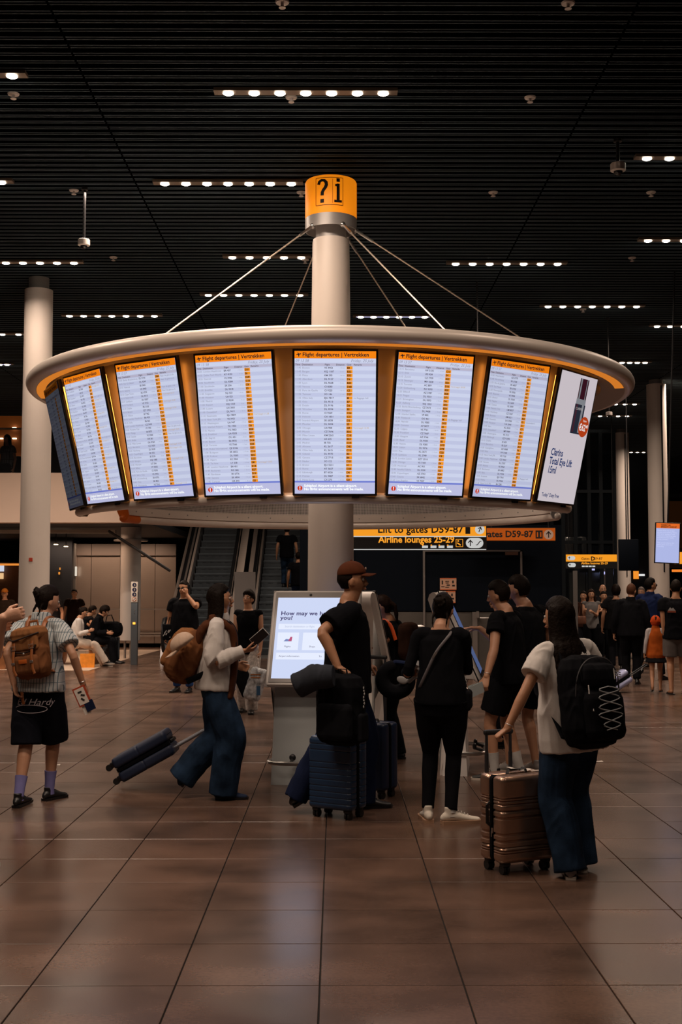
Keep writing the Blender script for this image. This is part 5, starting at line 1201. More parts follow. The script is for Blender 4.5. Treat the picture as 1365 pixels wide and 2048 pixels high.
            vs = [ax(a_, b_, -.079) for a_, b_ in pl]+[ax(a_*1.04, b_*1.01, -.058) for a_, b_ in pl]; n = len(pl)
            c.add(vs, [tuple(reversed(range(n))), tuple(range(n, 2*n))]+[(i, (i+1) % n, (i+1) % n+n, i+n) for i in range(n)]); c.build('sole', sole or M_SHOEB, so_)
            if not far:
                c = MB()
                for i in range(4): yy = .045+.022*i; zz = .012-.010*i-.004; c.tube([ax(-.020, yy, zz-.008), ax(0, yy+.004, zz), ax(.020, yy, zz-.008)], .0035*s, 6)
                c.build('laces', mat('laces', (.5, .46, .42), .7) if sole else M_SHOEB, so_)
        elif shoe == 'sandal':
            c = MB(); c.box((0, 0, 0), (.08*s, .25*s, .018*s), bev=.008); c.xf(Matrix.Translation(ax(0, .06, -.072)) @ fm.to_4x4()); c.tube([ax(-.04, .10, -.06), ax(0, .10, -.025), ax(.04, .10, -.06)], .010*s, 8); c.build('sandal', M_SHOEB, t)
    t['s'] = s
    J = dict(t=t, base=base, wL=wrL, wR=wrR, eL=elL, eR=elR, sL=shL, sR=shR, hc=hc, HM=HM, HP=HP, k=k, P=P, u=u, fw=fw, rt=rt_, aL=anL, aR=anR, H=H, s=s, pel=pel, Rz=Rz)
    del t['s']
    J['w'] = lambda p: base+Rz.inverted() @ V(p)
    return J
def on_head(J, name, mb, mats): 
    return mb.build(name, mats, J['t'])
def glasses(J, m, dark=False, frame=None):
    HP, k = J['HP'], J['k']; a = MB()
    for s_ in (-1, 1): a.tube([HP(s_*.058, .088, .008), HP(s_*.080, .04, .012), HP(s_*.084, -.012, .008), HP(s_*.082, -.02, -.004)], .0022*k, 6)
    a.tube([HP(-.012, .098, .010), HP(.012, .098, .010)], .0025*k, 6)
    for s_ in (-1, 1):
        n = 14; a.tube([HP(s_*.035+.026*cos(2*pi*i/n), .096-abs(.035*s_+.026*cos(2*pi*i/n))*.12, .004+.019*sin(2*pi*i/n)) for i in range(n+1)], .0022*k, 6)
    g = a.build('glasses', frame or M_BLK, J['t']); a = MB()
    for s_ in (-1, 1):
        n = 14; a.add([HP(s_*.035+.025*cos(2*pi*i/n), .0955-abs(.035*s_+.025*cos(2*pi*i/n))*.12, .004+.018*sin(2*pi*i/n)) for i in range(n)], [tuple(range(n))])
    a.build('lens', m, g, fix=False)
def cap(J, m, back=False, logo=True):
    HP, k, HM, hc = J['HP'], J['k'], J['HM'], J['hc']; a = MB()
    def f(p):
        q = V((p.x*.0885, p.y*.104, p.z*.092))*k
        if p.z < 0: q.z = -.018*k*(-p.z); 
        return q
    a.ell(HP(0, -.004, .048), (1, 1, 1), 28, 20, rot=HM @ Matrix.Rotation(R(4), 3, 'X'), fn=f); c = a.build('cap', m, J['t'])
    a = MB(); vs = []; n = 12
    for i in range(n+1):
        t_ = -1+2*i/n; x = t_*.072; y0 = .070*math.sqrt(max(0, 1-(t_*.72)**2))+.012; y1 = .095+.078*math.sqrt(max(0, 1-t_*t_*.92)); dz = -.016*t_*t_
        for yy, zz in ((y0, .050), (y1, .044)): vs += [HP(x, yy, zz+dz+.003), HP(x, yy, zz+dz-.003)]
    fs = []
    for i in range(n): b_ = i*4; fs += [(b_, b_+2, b_+6, b_+4), (b_+1, b_+5, b_+7, b_+3), (b_+2, b_+3, b_+7, b_+6), (b_, b_+4, b_+5, b_+1)]
    fs += [(0, 1, 3, 2), (4*n, 4*n+2, 4*n+3, 4*n+1)]
    a.add(vs, fs); a.build('brim', m, c)
    a = MB(); a.ell(HP(0, -.004, .141), (.008*k,)*3, 8, 6); a.build('button', m, c)
    if logo: a = MB(); a.ell(HP(0, .098, .082), (.014*k, .006*k, .012*k), 10, 6, rot=HM); a.build('badge', mat('badge', (.35, .25, .2), .6), c)
def bracelet(J, w, e, r=.024, m=None):
    d = (J[e]-J[w]).normalized(); a, b = basis(d); c = J[w]+d*.025*J['s']; mb = MB(); n = 16
    mb.tube([c+a*r*J['s']*cos(2*pi*i/n)+b*r*J['s']*sin(2*pi*i/n) for i in range(n+1)], .003*J['s'], 6); mb.build('bracelet', m or M_SIL, J['t'])
def L2W(J, p): return J['w'](p)
# ------------------------------------------------------------ the people, front to back
M_GLS = mat('clear lens', (.75, .78, .85), .08, alpha=.35)
M_SUN = mat('sun lens', (.01, .01, .012), .08)
# 1 walker in striped shirt
M_STR = stripes('striped shirt', (.50, .53, .54), (.12, .17, .20), 46)
d1 = 9.55
pA = person('person walking away at left in striped shirt and black shorts, dark hair in bun', W(80, 1184, d1).x, d1, -14, H=1.70, female=True, sk='mid', lean=3, twist=-6, head=(-38, -14),
            rh=W(166, 1368, 9.45), rp=(.4, -1, 0), rc=.55, lh=W(28, 1368, 9.4), lp=(-.6, -1, 0), lf=(-.045, -.20, .0), lt=(4, -2), rf=(.035, .14, .0), rt=(-14, 0),
            top='shirt', topm=M_STR, tophem=.50, bottom='shorts', botm=fabric('black shorts', (.008, .009, .014)), wide=1.38, hair='bun', shoe=M_SHOEB, sole=None, socks=fabric('lilac sock', (.20, .19, .42)), fat=1.04)
bracelet(pA, 'wR', 'eR')
# 2 phone woman
d2_ = 9.75
pB = person('woman in profile holding a phone, long dark hair, glasses, white shirt and wide jeans', W(432, 1184, d2_).x, d2_, -88, H=1.70, female=True, sk='tan', lean=3, head=(4, 6),
            rh=W(488, 1302, 9.55), rp=(-.2, -.3, -1), rc=.30, rd=(1, 0, .18), rn=(.0, .35, 1), lh=W(470, 1330, 10.0), lp=(-.3, 0, -1), lf=(-.06, -.27, .10), lt=(0, -48), rf=(.05, .07, 0), rt=(0, 0),
            top='shirt', topm=M_WHT, sleeve=1.0, tophem=.50, botm=M_DENIM, wide=2.0, hair='long', hl=.72, hairc=(.010, .006, .004), shoe=fabric('navy shoe', (.02, .03, .06)), sole=None)
glasses(pB, M_GLS, frame=mat('gold frame', (.5, .3, .2), .3, .8))
# 3 man in cap
d3_ = 9.2
pC = person('tall man in a rust-brown cap and black tee, profile, hand on luggage', W(694, 1184, d3_).x, d3_, -84, H=1.86, sk='tan', lean=2, head=(-4, 2),
            rh=W(676, 1333, 8.75), rp=(-1, -.5, 0), rc=.80, rd=(.7, -.2, -.45), rn=(.1, .1, -1), lh=W(728, 1328, 9.45), lp=(-1, .3, -.4), lc=.6, ld=(.9, .2, -.3), ln=(0, 0, -1),
            lf=(-.09, .14, 0), lt=(4, 0), rf=(.06, -.40, .03), rt=(0, -30), top='loose', sleeve=.46, topm=M_BLACKC, tophem=.47, botm=M_NAVYC, wide=1.45, hair='cap', hairc=(.010, .006, .004), shoe=M_SHOEB)
cap(pC, fabric('rust cap', (.085, .026, .012)))
# 4 woman in black, back view
d4_ = 8.75
pD = person('woman in black top and leggings with white trainers, seen from behind', W(882, 1184, d4_).x, d4_, -12, H=1.64, female=True, sk='mid', lean=2, head=(-8, -16), rh=W(905, 1325, 9.05), rp=(.5, -.6, -1), lh=W(822, 1345, 9.0), lp=(-.4, -.6, -1), lc=.7,
            lf=(-.10, .0, 0), lt=(16, 0), rf=(.07, -.05, 0), rt=(-62, 0), top='fit', topm=M_BLACKC, tophem=.50, botm=fabric('legging', (.005, .005, .0065)), wide=.80, hair='bun', hairc=(.010, .007, .006), shoe=fabric('white trainer', (.66, .60, .52), var=.1), sole=mat('gum sole', (.40, .24, .15), .5), socks=fabric('pale sock', (.5, .48, .46)), fat=1.22, shs=1.18)
# 5 woman in white tee
d5_ = 7.15
pE = person('long-haired woman in white tee and wide blue jeans, holding a suitcase handle', W(1142, 1184, d5_).x, d5_, 30, H=1.61, female=True, sk='tan', lean=4, bend=-4, hl=1.0, head=(20, -2),
            lh=W(1010, 1468, 6.92), lp=(-.2, -1, 0), lc=.85, ld=(-.75, .0, -.55), ln=(-.2, .1, -1), rh=W(1160, 1340, 7.6), rp=(.6, -.2, -1), lf=(-.08, -.06, 0), lt=(-38, 0), rf=(.10, .05, 0), rt=(-34, 0),
            top='loose', topm=M_WHT, tophem=.44, botm=M_DENIM, wide=1.75, hair='long', hairc=(.011, .006, .004), shoe=fabric('white sneaker', (.5, .48, .48)), sole=M_SOLE, fat=1.06)
bracelet(pE, 'wL', 'eL')
# 6, 7 men at the right kiosk
d6_ = 10.7
pF = person('young man in black tee and shorts touching the right-hand kiosk', W(1018, 1184, d6_).x, d6_, 58, H=1.75, sk='mid', lean=4, head=(4, -16), rh=W(960, 1257, 11.0), rp=(0, .2, -1), rc=.15, rd=(-1, .1, .06), rn=(0, 0, -1), rpoint=True,
            lh=W(972, 1364, 10.3), lp=(.8, -.8, 0), lc=.5, lf=(-.10, .10, 0), rf=(.10, -.05, 0), lt=(20, 0), rt=(6, 0), top='tee', topm=M_BLACKC, bottom='shorts', botm=M_BLACK2, wide=1.35, hair='short', shoe=M_SHOEB, sole=M_SOLE, socks=fabric('pale sock', (.5, .48, .46)))
d7_ = 11.1
pG = person('taller man in dark tee and shorts standing behind the one at the kiosk', W(1052, 1184, d7_).x, d7_, 30, H=1.80, sk='mid', lean=2, head=(30, -14), lf=(-.12, .1, 0), rf=(.10, .0, 0), lt=(20, 0), rt=(0, 0), lc=.4,
            top='tee', topm=M_BLACK2, bottom='shorts', botm=M_BLACKC, wide=1.35, hair='short', shoe=fabric('grey trainer', (.30, .28, .27)), sole=M_SOLE)
d8_ = 12.9
pH = person('person in a dark magenta top partly hidden behind the two men', W(1004, 1184, d8_).x, d8_, 60, H=1.66, female=True, sk='light', head=(10, -5), top='fit', topm=fabric('magenta', (.13, .008, .04)), botm=M_BLACK2, wide=1.2, hair='short', hairc=(.16, .09, .05), shoe=M_SHOEB, far=True)
# 9 woman with orange strap
d9_ = 12.0
pI = person('woman with an orange shoulder strap using the rear kiosk, dark clothes', W(782, 1184, d9_).x, d9_, 58, H=1.62, female=True, sk='tan', lean=3, head=(22, -18), lh=W(738, 1262, 11.7), lp=(.1, -.3, -1), lc=.3, rh=W(752, 1300, 11.6), rp=(.3, 0, -1), lf=(-.08, .1, 0), rf=(.08, -.05, 0), top='tee', topm=M_BLACK2, botm=M_BLACKC, wide=1.3, hair='tail', hairc=(.03, .015, .01), shoe=M_SHOEB, far=True)
# 10 sleeveless woman
d10 = 16.6
pJ = person('woman in a black sleeveless top and white patterned trousers walking forward', W(497, 1184, d10).x, d10, 172, H=1.66, female=True, sk='mid', head=(-14, 12), lf=(-.08, .12, 0), rf=(.08, -.12, 0), lh=W(521, 1312, 16.4), lc=.6, rh=W(470, 1310, 16.4), top='vest', topm=M_BLACKC, botm=fabric('white patterned', (.55, .50, .47), var=.35, vs=30), wide=1.5, hair='full', hairc=(.015, .009, .006), shoe=M_SHOEB, far=True)
# 11 man on phone
pK = person('man in dark polo and blue jeans talking on a phone by the escalator', W(370, 1184, 20.0).x, 20.0, 165, H=1.83, sk='tan', head=(-8, -4), lh=W(374, 1190, 19.75), lp=(.9, -.1, -1), lc=.7, ld=(-.1, 0, 1), ln=(-.6, .4, 0), rh=None, lf=(-.12, .05, 0), rf=(.12, 0, 0), top='tee', topm=M_BLACKC, botm=fabric('bright denim', (.02, .05, .16)), wide=1.1, hair='crop', shoe=M_SHOEB, far=True, fat=1.15)
glasses(pK, M_SUN)
# 12, 13 on the escalator
def esc_pt(px, k): y = 30.0+1.2+(k+.5)*.338; return W(px, 1184, y).x, y, .195*(k+1)
x_, y_, z_ = esc_pt(597, 4)
person('person in black tee and jeans riding the far escalator, lower of the two', x_, y_, 0, H=1.74, sk='tan', z=z_, top='tee', topm=M_BLACKC, botm=M_DENIM2, wide=1.1, hair='crop', shoe=M_SHOEB, far=True)
x_, y_, z_ = esc_pt(574, 8)
person('person in dark top and blue jeans riding the far escalator, upper of the two', x_, y_, 0, H=1.76, sk='mid', z=z_, top='tee', topm=M_BLACKC, botm=M_DENIM, wide=1.1, hair='short', shoe=M_SHOEB, far=True)
# seated people
def bench():
    t = thing('wooden_bench', 'low wooden bench at left under the seated travellers', 'bench', (W(150, 1184, 27.6).x-.75, 27.7, 0)); wdm = mat('bench wood', (.28, .11, .04), .5, var=.25, vscale=6)
    for dy in (-.35, 0, .35): a = MB(); a.box((0, dy, .40), (2.7, .32, .05), bev=.01); a.build('seat_plank', wdm, t)
    for dx in (-1.2, 1.2): a = MB(); a.box((dx, 0, .19), (.10, .9, .38)); a.build('leg', wdm, t, smooth=0)
    return t
bench()
def seated(label, px, d, rz, mtop, mbot, hair, H=1.68, female=False, lean=12, head=(0, -30), wide=1.2, legs=None, sk='mid', top='tee', **k):
    sh = legs or ((-.10, .42, 0), (.10, .46, 0))
    return person(label, W(px, 1184, d).x, d, rz, H=H, female=female, sk=sk, lean=lean, head=head, zp=.43+.075*H, lf=sh[0], rf=sh[1], knee=(V((-.1, .6, 1)), V((.1, .6, 1))), top=top, topm=mtop, botm=mbot, wide=wide, hair=hair, tophem=.49, shoe=M_SHOEB, sole=M_SOLE, far=True,
                  lh=None if 'lh' in k else None, **{a: b for a, b in k.items() if a != 'lh'})
def lap(px, d, py=1258): return W(px, py, d)
s1 = person('seated person in a white and black top with cream trousers, crossed legs', W(152, 1184, 26.6).x, 26.6, -80, H=1.68, female=True, sk='mid', lean=10, head=(0, -25), zp=.56, lf=(-.06, .62, 0), rf=(.08, .66, .06), knee=(V((-.05, .4, 1)), V((.05, .5, 1))), lh=W(174, 1268, 26.7), rh=W(178, 1262, 26.4), rp=(0, 0, -1), lp=(0, 0, -1), top='tee', topm=M_WHT, sleeve=1.0, botm=M_CREAM, wide=1.45, hair='bun', shoe=M_SHOEB, sole=M_SOLE, far=True, tophem=.5)
s2 = person('seated man in black tee beside the wall, bending over his phone', W(168, 1184, 28.9).x, 28.9, -60, H=1.72, sk='tan', lean=14, head=(0, -30), zp=.56, lf=(-.10, .50, 0), rf=(.10, .52, 0), knee=(V((-.1, .6, 1)), V((.1, .6, 1))), lh=W(184, 1262, 28.3), rh=W(187, 1264, 28.1), rp=(0, 0, -1), lp=(0, 0, -1), top='tee', topm=M_BLACKC, botm=M_BLACK2, wide=1.1, hair='short', shoe=M_SHOEB, far=True, tophem=.5)
s3 = person('seated person in a black hooded top with head bowed, nearest the luggage', W(186, 1184, 27.9).x, 27.9, -88, H=1.78, sk='mid', lean=18, head=(0, -35), zp=.56, lf=(-.10, .52, 0), rf=(.10, .50, 0), knee=(V((-.1, .6, 1)), V((.1, .6, 1))), lh=W(213, 1264, 27.9), rh=W(215, 1266, 27.6), rp=(0, 0, -1), lp=(0, 0, -1), top='jacket', topm=M_BLACKC, botm=M_BLACK2, wide=1.3, hair='full', shoe=M_SHOEB, far=True, tophem=.5)
# left edge person with folded arms
pL = person('person at the left edge, mostly out of frame, dark blue tee and folded arms', W(-62, 1184, 7.4).x, 7.4, -70, H=1.72, sk='light', lean=0, lh=W(10, 1250, 7.2), lp=(.6, -.6, -.6), rh=W(6, 1236, 6.95), rp=(.9, -.8, -.5), rc=.35, rd=(.9, .3, .25), rn=(-.2, .9, 0), ld=(.2, -1, 0), lc=.3, top='tee', topm=fabric('royal navy', (.008, .018, .06)), botm=M_BLACKC, wide=1.2, hair='short', shoe=M_SHOEB, fat=1.1)
# right-hand crowd
pM = person('balding man seen from behind in a dark jacket and black trousers, right side', W(1262, 1184, 21.6).x, 21.6, -12, H=1.79, sk='mid', head=(-20, -6), top='jacket', topm=M_BLACKC, botm=M_BLACKC, wide=1.15, hair='crop', hairc=(.10, .04, .02), shoe=M_SHOEB, far=True, fat=1.12)
pN = person('tall man in sunglasses and a navy jacket walking right near the slotted column', W(1300, 1184, 22.6).x, 22.6, -48, H=1.90, sk='tan', head=(-24, 0), lf=(-.1, -.35, .05), lt=(0, -35), rf=(.1, .2, 0), top='jacket', topm=fabric('navy jacket', (.008, .014, .05)), botm=M_BLACK2, wide=1.1, hair='short', hairc=(.008, .006, .005), shoe=M_SHOEB, far=True)
glasses(pN, M_SUN)
pO = person('small child in an orange hat and orange tunic pulling a toy suitcase', W(1311, 1184, 20.0).x, 20.0, -14, H=1.24, female=True, sk='tan', head=(0, 0), lh=W(1289, 1314, 20.0), lc=.8, lf=(-.07, -.20, .03), lt=(0, -25), rf=(.06, .05, 0), top='fit', topm=fabric('child white', (.42, .38, .38)), sleeve=1.0, bottom='skirt', botm=M_BLACK2, hair='full', hairc=(.02, .01, .006), shoe='sandal', far=True)
a = MB(); P_ = pO['P']; limb(a, [(P_(-.05), (.130*1.24, .105*1.24)), (P_(.1), (.106*1.24, .086*1.24)), (P_(.2), (.100*1.24, .084*1.24)), (P_(.26), (.076*1.24, .074*1.24)), (P_(.31), (.05*1.24, .05*1.24))], 20, 3, ref=V((0, -1, 0))); ov = remesh(a, .011, 2, .004, 12, 1); ov.materials.append(fabric('child orange', (.36, .075, .012))); link('tunic', ov, pO['t'])
a = MB(); HP, k = pO['HP'], pO['k']; a.ell(HP(0, -.016, .012), (.114*k, .122*k, .138*k), 18, 12); a.lathe([(.100*k, .0), (.132*k, -.035*k), (.128*k, -.040*k), (.096*k, -.01)], c=tuple(HP(0, -.01, .035)), n=22, closed=True); hm_ = remesh(a, .010, 2, .005, 20, 2); hm_.materials.append(fabric('hat red orange', (.50, .06, .012))); link('bucket_hat', hm_, pO['t'])
pP = person('man at the right edge in black tee with back print and grey shorts', W(1352, 1184, 19.6).x, 19.6, -10, H=1.84, sk='tan', head=(-16, -6), lh=W(1334, 1312, 19.6), top='tee', topm=M_BLACKC, bottom='shorts', botm=fabric('grey shorts', (.12, .105, .10)), wide=1.3, hair='crop', shoe='sandal', lf=(-.1, -.1, 0), rf=(.12, .1, 0), far=True)
M_PRN = mat('print pale', (.35, .33, .33), .8); pt = pP['P']
a = MB(); c_ = pt(.20, -.092, -.045)
a.mat(0).add([c_+V((x, -.028, z)) for x, z in ((-.06, -.02), (.06, -.02), (.02, .03), (0, .01), (-.025, .035))], [(0, 1, 2, 3, 4)]); a.mat(1).box(c_+V((0, -.024, -.035)), (.13, .004, .03)); pr = a.build('back_print', [M_PRN, mat('print red', (.25, .05, .02), .8)], pP['t'], smooth=0)
# cart couple and people behind
pQ = person('woman in a black tee pushing the luggage cart, arms on its handle', W(1207, 1184, 28.3).x, 28.3, 178, H=1.66, female=True, sk='mid', head=(0, 0), lean=6, lh=W(1193, 1227, 27.75)+V((0, 0, 0)), rh=W(1219, 1227, 27.75), lp=(0, 0, -1), rp=(0, 0, -1), top='tee', topm=M_BLACKC, botm=M_BLACKC, wide=1.2, hair='short', shoe=M_SHOEB, far=True)
pR = person('long-haired woman in a grey vest walking left of the luggage cart', W(1183, 1184, 27.6).x, 27.6, 172, H=1.70, female=True, sk='mid', rh=W(1170, 1222, 27.3), lh=W(1186, 1224, 27.3), lp=(0, 0, -1), rp=(0, 0, -1), top='vest', topm=fabric('grey vest', (.16, .15, .15)), botm=M_BLACKC, wide=1.2, hair='long', hairc=(.03, .014, .008), shoe=fabric('pale shoe', (.4, .36, .33)), far=True)
for px, d_, rz, H_, lb, hr, c_ in ((1168, 29.2, 160, 1.66, 'person in a dark brown top at the left rear of the cart pair', 'short', (.03, .012, .008)), (1206, 29.9, 180, 1.83, 'bald man standing behind the woman with the cart', 'bald', (.012, .012, .014)),
                              (1233, 25.5, -10, 1.78, 'dark-haired person in black seen from behind, left of the balding man', 'full', (.010, .010, .012)), (1284, 30, 150, 1.76, 'grey-haired person mostly hidden behind the man in the navy jacket', 'short', (.02, .03, .03)),
                              (104, 30.5, 170, 1.74, 'person in dark clothes with a pink hat behind the walker, left column side', 'short', (.012, .012, .014)), (149, 34, 180, 1.72, 'person standing in the dark doorway left of the panel wall', 'short', (.02, .01, .008)), (10, 31, 180, 1.72, 'person in an orange cap at the far left edge by the shop', 'short', (.03, .02, .015))):
    q = person(lb, W(px, 1184, d_).x, d_, rz, H=H_, sk='mid', top='tee', topm=fabric('bg %d' % px, c_), botm=M_BLACK2, wide=1.1, hair=hr, hairc=(.25, .2, .18) if px == 1284 else (.012, .007, .005), shoe=M_SHOEB, far=True, lh=None)
    if px in (104, 10): cap(q, fabric('cap %d' % px, (.30, .03, .12) if px == 104 else (.5, .18, .03)), logo=False)
# lounge person upstairs
q = person('person in a striped top sitting upstairs behind the glass at the far left', W(10, 1184, 29.3).x, 29.3, 150, H=1.68, female=True, sk='mid', z=4.10, zp=.56, lf=(-.1, .45, 0), rf=(.1, .45, 0), knee=(V((-.1, .6, 1)), V((.1, .6, 1))), top='tee', topm=stripes('grey stripe', (.20, .22, .24), (.03, .03, .04), 20), botm=M_BLACK2, hair='long', shoe=M_SHOEB, far=True, tophem=.5)
a = MB(); a.box((0, 0, .22), (.5, .5, .42), bev=.04); a.box((0, .22, .6), (.5, .10, .5), bev=.04); o = a.build('lounge_chair', M_BLACKC); o.location = (q['t'].location.x, 29.4, 4.10); tag(o, 'dark armchair upstairs under the person behind the glass', 'chair')
a = MB(); a.box(((-20+xw(292, 28))/2, 30.5, 4.05), (xw(292, 28)+20, 4.6, .10)); tag(a.build('trim_5', M_LOWC, smooth=0), kind='structure')
# ------------------------------------------------------------ luggage
M_WHEEL = mat('wheel rubber', (.012, .012, .013), .45); M_ROD = mat('rod steel', (.10, .11, .125), .3, .8)
M_GOLD = mat('bronze shell', (.46, .30, .22), .27, .8, var=.06, vscale=30); M_BLUE = mat('blue shell', (.012, .035, .085), .38, coat=.2); M_BLUE2 = mat('dark blue shell', (.008, .020, .055), .4)
def rrect(wx, wy, r, n=5):
    o = []
    for qx, qy, a0 in ((1, 1, 0), (-1, 1, pi/2), (-1, -1, pi), (1, -1, 1.5*pi)):
        for k in range(n+1): a_ = a0+k*pi/2/n; o.append((qx*(wx/2-r)+r*cos(a_), qy*(wy/2-r)+r*sin(a_)))
    return o
def shell(mb, w_, d_, z0, z1, y0, rib, rc=.035, re=.03, steps=90):
    # rounded body with horizontal ribs; rib(z) = inset
    lv = []
    for i in range(7): a_ = pi/2*i/6; lv.append((z0+re*(1-cos(a_)) if False else z0+re*(1-math.cos(a_)), re*(1-math.sin(a_))))
    zz = [z0+re+(z1-z0-2*re)*i/steps for i in range(1, steps)]
    lv += [(z, 0) for z in zz]
    for i in range(7): a_ = pi/2*(6-i)/6; lv.append((z1-re*(1-math.cos(a_)), re*(1-math.sin(a_))))
    vs = []; n = 24
    for z, ins in lv:
        i2 = ins+rib(z); 
        for x, y in rrect(w_-2*i2, d_-2*i2, max(.006, rc-i2*.5)): vs.append((x, y+y0, z))
    fs = [tuple(reversed(range(n))), tuple(range(len(vs)-n, len(vs)))]
    for i in range(len(lv)-1):
        for k in range(n): fs.append((i*n+k, i*n+(k+1) % n, (i+1)*n+(k+1) % n, (i+1)*n+k))
    mb.add(vs, fs)
def suitcase(label, M, w_, d_, h, m, rib, handle=.25, hx=0.0, wheels4=True, rodm=None, plate=True, grip=True, group=None):
    t = thing('suitcase', label, 'suitcase', group=group); t.matrix_world = M; g = .026; z0 = .065
    for y_, nm in ((-d_/4-g/4, 'front_shell'), (d_/4+g/4, 'back_shell')):
        a = MB(); shell(a, w_, d_/2-g/2, z0, z0+h, y_, rib); sh = a.build(nm, m, t, smooth=50)
        if nm == 'front_shell' and plate: a = MB(); a.box((w_*.30, -d_/2-.001, z0+h*.86), (.055, .004, .016), bev=.0018); a.build('badge_plate', M_BLK, sh)
    a = MB(); shell(a, w_-.012, g+.02, z0+.006, z0+h-.006, 0, lambda z: 0); a.build('zip_band', M_BLACKC, t)
    for sx_ in (-1, 1):
        for sy_ in (-1, 1):
            a = MB(); a.box((sx_*(w_/2-.05), sy_*(d_/2-.045), .062), (.055, .05, .035), bev=.012); hs = a.build('wheel_housing', M_WHEEL, t)
            a = MB()
            for dx in (-.013, .013): a.cyl((sx_*(w_/2-.05)+dx-.008, sy_*(d_/2-.045)+.008, .0275), (sx_*(w_/2-.05)+dx+.008, sy_*(d_/2-.045)+.008, .0275), .0275, 18)
            a.build('wheel', M_WHEEL, hs)
    yb = d_/2-.045
    for sx_ in (-1, 1): a = MB(); a.cyl((hx+sx_*.085, yb, z0+h-.01), (hx+sx_*.085, yb, z0+h+handle), .0095, 10); a.cyl((hx+sx_*.085, yb, z0+h-.01), (hx+sx_*.085, yb, z0+h+handle*.5), .0125, 10); a.build('handle_rod', rodm or M_ROD, t)
    if grip: a = MB(); a.box((hx, yb, z0+h+handle+.008), (.205, .032, .032), bev=.012); a.build('handle_grip', M_WHEEL, t)
    a = MB(); a.tube([(-.07, 0, z0+h-.004), (-.06, 0, z0+h+.018), (.06, 0, z0+h+.018), (.07, 0, z0+h-.004)], [(.014, .006)]*4, 8); a.build('carry_handle', M_WHEEL, t)
    a = MB(); a.tube([(-w_/2+.003, 0, z0+h*.42), (-w_/2-.018, 0, z0+h*.45), (-w_/2-.018, 0, z0+h*.65), (-w_/2+.003, 0, z0+h*.68)], [(.012, .005)]*4, 8, ref=V((0, 1, 0))); a.build('side_handle', M_WHEEL, t)
    a = MB(); a.box((-w_/2+.002, -.02, z0+h*.36), (.006, .010, .03)); a.tube([(-w_/2-.003, -.02, z0+h*.35), (-w_/2-.004, -.02, z0+h*.29)], .003, 6); a.build('zip_puller', M_SIL, t)
    return t
def PM(x, y, rz, z=0.0): return Matrix.Translation((x, y, z)) @ Matrix.Rotation(R(rz), 4, 'Z')
def gold_rib(z):
    f = (z-.065)/.50; o = 0
    for c_, hw in ((.745, .010), (.715, .010), (.675, .011), (.60, .016), (.52, .018), (.335, .018), (.255, .018), (.185, .012), (.15, .008), (.12, .008)):
        if abs(f-c_) < hw: o = .007*min(1, (hw-abs(f-c_))/.006)
    return o
g = G(1042, 1748)
gs = suitcase('bronze ribbed hard suitcase on wheels beside the woman in the white tee', PM(g.x, g.y+.12, 27), .385, .245, .50, M_GOLD, gold_rib, handle=.225, hx=-.075)
zt = .568; a = MB(); vs = []; 
for i in range(9):
    u_ = i/8; x = -.06+.19*u_; z = zt+.026*(1-u_)**2+.006*sin(u_*9); vs += [(x, -.03+.03*u_, z), (x, .02+.025*u_, z+.003)]
a.add(vs, [(2*i, 2*i+2, 2*i+3, 2*i+1) for i in range(8)]); a.build('luggage_tag', mat('tag paper', (.62, .56, .50), .7), gs, fix=False)
a = MB(); a.box((.13, -.02, zt+.001), (.075, .02, .003)); a.build('luggage_tag', MATS['tag paper'], gs, smooth=0)
a = MB()
for i in range(6): a.box((-.035+.012*i, .0, zt+.0245-.0035*i), (.005, .035, .001))
tag(a.build('printed_bars', M_INK, gs, smooth=0), kind='stuff')
def fine_rib(z, p=.042): f = ((z-.065) % p)/p; return .004 if f < .10 else 0
g = G(676, 1640)
bs = suitcase('dark blue ribbed suitcase in front of the capped man, black backpack on top', PM(g.x, g.y+.13, -33), .37, .24, .52, M_BLUE, fine_rib, handle=.42, plate=False)
g = G(752, 1598)
suitcase('smooth navy suitcase behind the ribbed blue one, handle held by the capped man', PM(g.x-.03, g.y+.13, -33), .37, .24, .53, M_BLUE2, lambda z: 0, handle=.50, plate=False)
# tilted suitcase
c_, s_ = cos(R(29)), sin(R(29)); p0 = G(239, 1578); Zx = V((c_, 0, s_)); Yx = V((s_, 0, -c_)); Xx = Yx.cross(Zx)
Mt = Matrix.Translation(p0+V((-.02, .02, .055))+Yx*-.085) @ Matrix((Xx, Yx, Zx)).transposed().to_4x4()
tsu = suitcase('navy soft suitcase tilted on its wheels, pulled by the phone woman', Mt, .36, .215, .50, mat('navy nylon', (.010, .020, .055), .55), lambda z: .003 if abs(z-.30) < .006 else 0, handle=.52, plate=False, rodm=mat('pale rod', (.35, .37, .42), .3, .7))
# blob bags
def bag(name, label, cat, M, parts, group=None):
    t = thing(name, label, cat, group=group); t.matrix_world = M; last = t
    for (nm, mt, fnb, disp, par) in parts:
        mb = MB(); fnb(mb)
        if disp is None: o = mb.build(nm, mt, t if not par else last)
        else: me = remesh(mb, .007, 3, disp, 14, len(label)); me.materials.append(mt); o = link(nm, me, t if not par else last)
        if not par: last = o
    return t
Bx = lambda c, d, bev: (lambda mb: mb.box(c, d, bev=bev))
Tb = lambda pts, r, n=8, **k: (lambda mb: mb.tube(pts, r, n, **k))
